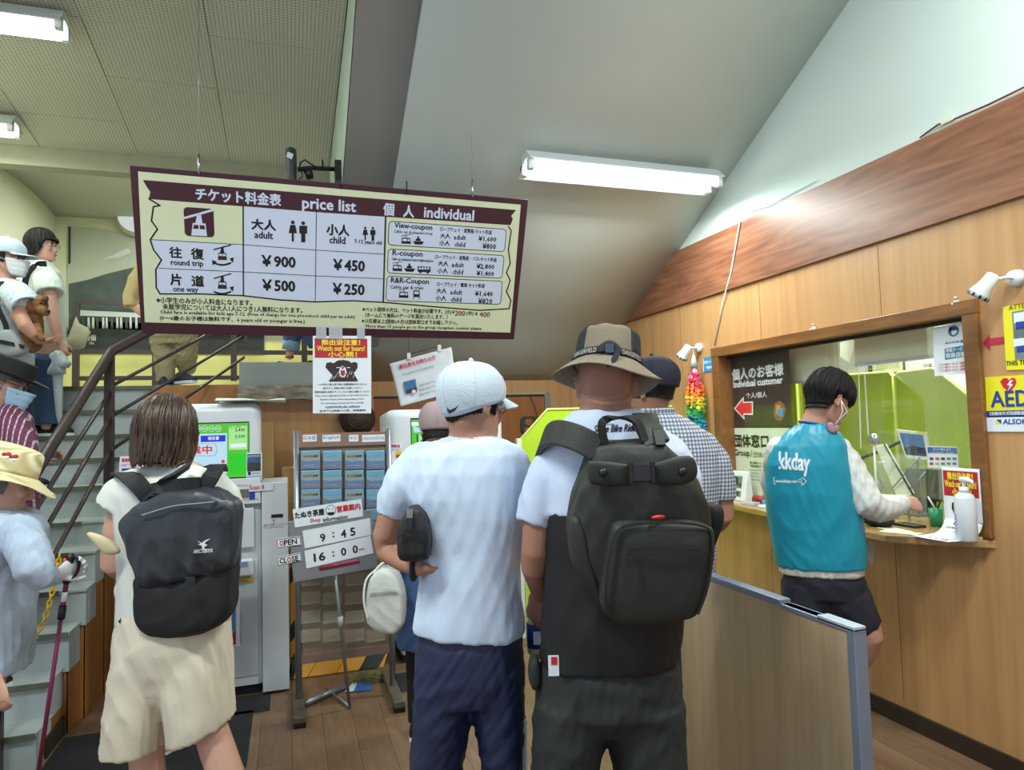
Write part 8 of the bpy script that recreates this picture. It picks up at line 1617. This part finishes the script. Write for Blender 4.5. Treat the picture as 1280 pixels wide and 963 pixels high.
# trekking pole
tp2 = empty('trekking_pole', onz(52, 963, 0) if False else P(54, 985, 2.44), 'magenta trekking pole with black and orange grip held by the straw hat person', 'pole'); mg = plain('magenta_tube', (110, 26, 66), .35, .04)
top_ = P(88, 694, 2.44); bot_ = P(88-41*1.12, 694+312, 2.44); bot_ = top_+(bot_-top_)*((top_.z-.01)/(top_.z-bot_.z)) if abs(top_.z-bot_.z) > .01 else bot_
LP = lambda t: top_.lerp(bot_, t)
kz = lambda y: (y-694)/((CY-F*((bot_-CO).dot(cu))/((bot_-CO).dot(cf)))-694)
q = MB(); q.tube([LP(kz(692))+HF*.0, LP(kz(697)), LP(kz(708)), LP(kz(720)), LP(kz(729))], [.010, .017, .015, .014, .012], 12); q.build('grip', blackp, tp2)
q = MB(); q.tube([LP(kz(697))-HR*.008-HF*.014, LP(kz(708))-HR*.006-HF*.014], .006, 8); q.build('orange_inlay', plain('orange_rubber', (214, 70, 36), .5), tp2); q = MB(); ribbon(q, smoothpts([LP(kz(694)), LP(kz(700))+HR*.03, LP(kz(715))+HR*.034, LP(kz(728))+HR*.012]), .008, .002, HF); q.build('wrist_strap', blackm, tp2)
for y0, y1, r_, m_, nm in ((728, 740, .0085, mg, 'upper_tube'), (740, 752, .0088, paperW, 'white_band'), (752, 758, .0085, mg, 'upper_tube'), (758, 774, .0125, blackp, 'clamp'), (774, 990, .0075, mg, 'lower_tube')): q = MB(); q.tube([LP(kz(y0)), LP(min(1, kz(y1)))], r_, 12); q.build(nm, m_, tp2)
tp2.location = tp2.location
# person in khaki trousers on the landing
J_ = fig('person in khaki trousers and navy shoes on the landing, mostly hidden by the price board', 215, 480, 5.5, SZ[10]); J_['label'] = 'person in khaki trousers on the stair landing behind the price board'
kh = plain('khaki_trousers', (150, 140, 104), .85, .06, 8, .1, 90); khs = plain('beige_shirt', (196, 176, 128), .85, .04); hJ = Head(205, 287, 5.5, -10, 0, 0, .93)
rowsJ = [(192, 222, 312, .06), (180, 236, 320, .10), (178, 238, 345, .12), (182, 238, 375, .12), (182, 242, 400, .13), (184, 246, 412, .13)]
q = MB(); q.rings(rowrings(5.5, rowsJ, shrink=.85)); hJ.mesh(q, P(206, 314, 5.5), .05); limb(q, [(182, 332, 5.5, 8), (168, 360, 5.5, 7), (163, 378, 5.5, 6), (178, 392, 5.5, 5)]); hand(q, P(178, 392, 5.5), HR*.8-UP*.4, HF, .85, .9, True); limb(q, [(236, 332, 5.5, 8), (242, 370, 5.5, 6), (244, 395, 5.5, 5)]); hand(q, P(244, 395, 5.5), -UP, HF, .85, .6, False)
limb(q, [(205, 420, 5.5, 12), (206, 450, 5.45, 8), (208, 476, 5.45, 5)]); limb(q, [(232, 420, 5.5, 12), (234, 450, 5.55, 8), (235, 466, 5.6, 5)]); remesh(q, 'body', skA, J_, .0075)
q = MB(); q.rings(hollow(rowrings(5.5, rowsJ, grow=.005))); limb(q, [(188, 326, 5.5, 10), (172, 350, 5.5, 11), (164, 372, 5.5, 10), (163, 384, 5.48, 8)], 14, True); limb(q, [(232, 326, 5.5, 10), (240, 350, 5.5, 10), (243, 372, 5.5, 8)], 14, True); remesh(q, 'shirt', khs, J_, .01, 2, SOFT, 141)
q = MB(); q.rings(rowrings(5.5, [(184, 246, 400, .13), (188, 246, 420, .13), (190, 245, 432, .12)])); limb(q, [(205, 425, 5.5, 16), (206, 447, 5.47, 12.5), (207, 478, 5.45, 10.5)], 18, True); limb(q, [(231, 425, 5.5, 16), (233, 445, 5.52, 13), (234, 465, 5.58, 10)], 18, True); remesh(q, 'khaki_trousers', kh, J_, .009, 2, [(.008, 14, 16, 4)], 142)
ns = plain('navy_sneaker', (30, 40, 72), .6); h_ = P(207, 482, 5.42); h_.z = SZ[10]; shoe(J_, h_-HF*.06, HF, .26, ns); h_ = P(226, 478, 5.5); h_.z = SZ[10]; h_.z += .03; shoe(J_, h_+HR*-.04, HR-HF*.6, .25, ns)
hJ.hair(J_, hairK, lambda th: -.05 if math.sin(th) < .4 else .04, .012, .01, 3)
# person in rolled jeans further up
K_ = fig('person in rolled blue jeans stepping on the upper ledge', 365, 452, 6.15, zt); hK = Head(368, 268, 6.0, 60, 0, 0, .85)
rowsK = [(356, 382, 290, .06), (345, 392, 298, .10), (343, 394, 320, .12), (346, 390, 350, .12), (346, 392, 380, .12)]
KA = 6.15; q = MB(); q.rings(rowrings(KA, rowsK, shrink=.85)); hK.c = P(368, 268, KA); hK.mesh(q, P(368, 291, KA), .045); limb(q, [(350, 305, KA, 7), (347, 335, KA, 6), (350, 362, KA, 4.5)]); hand(q, P(350, 362, KA), -UP, HF, .8, .6, True); limb(q, [(388, 305, KA, 7), (390, 335, KA, 6), (388, 362, KA, 4.5)]); hand(q, P(388, 362, KA), -UP, HF, .8, .6, False)
limb(q, [(360, 380, KA, 11), (364, 412, KA, 8), (363, 435, KA, 5.5), (362, 446, KA, 4.5)]); limb(q, [(378, 380, KA, 11), (384, 412, KA, 8), (398, 430, KA, 5.5), (400, 444, KA, 4.5)]); remesh(q, 'body', skA, K_, .0075)
q = MB(); q.rings(hollow(rowrings(KA, rowsK, grow=.005))); limb(q, [(352, 302, KA, 9), (347, 325, KA, 8.5)], 12, True); limb(q, [(386, 302, KA, 9), (391, 325, KA, 8.5)], 12, True); remesh(q, 'shirt', wshirt, K_, .01, 2)
q = MB(); q.rings(rowrings(KA, [(348, 391, 372, .12), (350, 390, 392, .12)])); limb(q, [(361, 385, KA, 13), (366, 412, KA, 12), (365, 430, KA, 10)], 16, True); limb(q, [(378, 385, KA, 13), (385, 412, KA, 12), (396, 432, KA, 10)], 16, True); remesh(q, 'jeans', bj, K_, .009, 2, COT, 151)
q = MB(); limb(q, [(365, 427, KA, 10.5), (363.5, 438, KA, 11)], 16, True); q.build('rolled_cuff', plain('pale_denim', (130, 154, 180), .85), K_)
for x, y, dx in ((361, 452, 0), (399, 452, 0)):
    h_ = P(x, y, KA); h_.z = zt; shoe(K_, h_-HR*.03, HR*-.3+HF*-.6, .23, blackm); q = MB(); q.tube([P(x+1, y-7, KA), P(x+1, y-4, KA)], 5.2/PM(KA), 12); q.build('pink_sock', plain('pink_sock_%d' % x, (176, 70, 90), .8), K_)
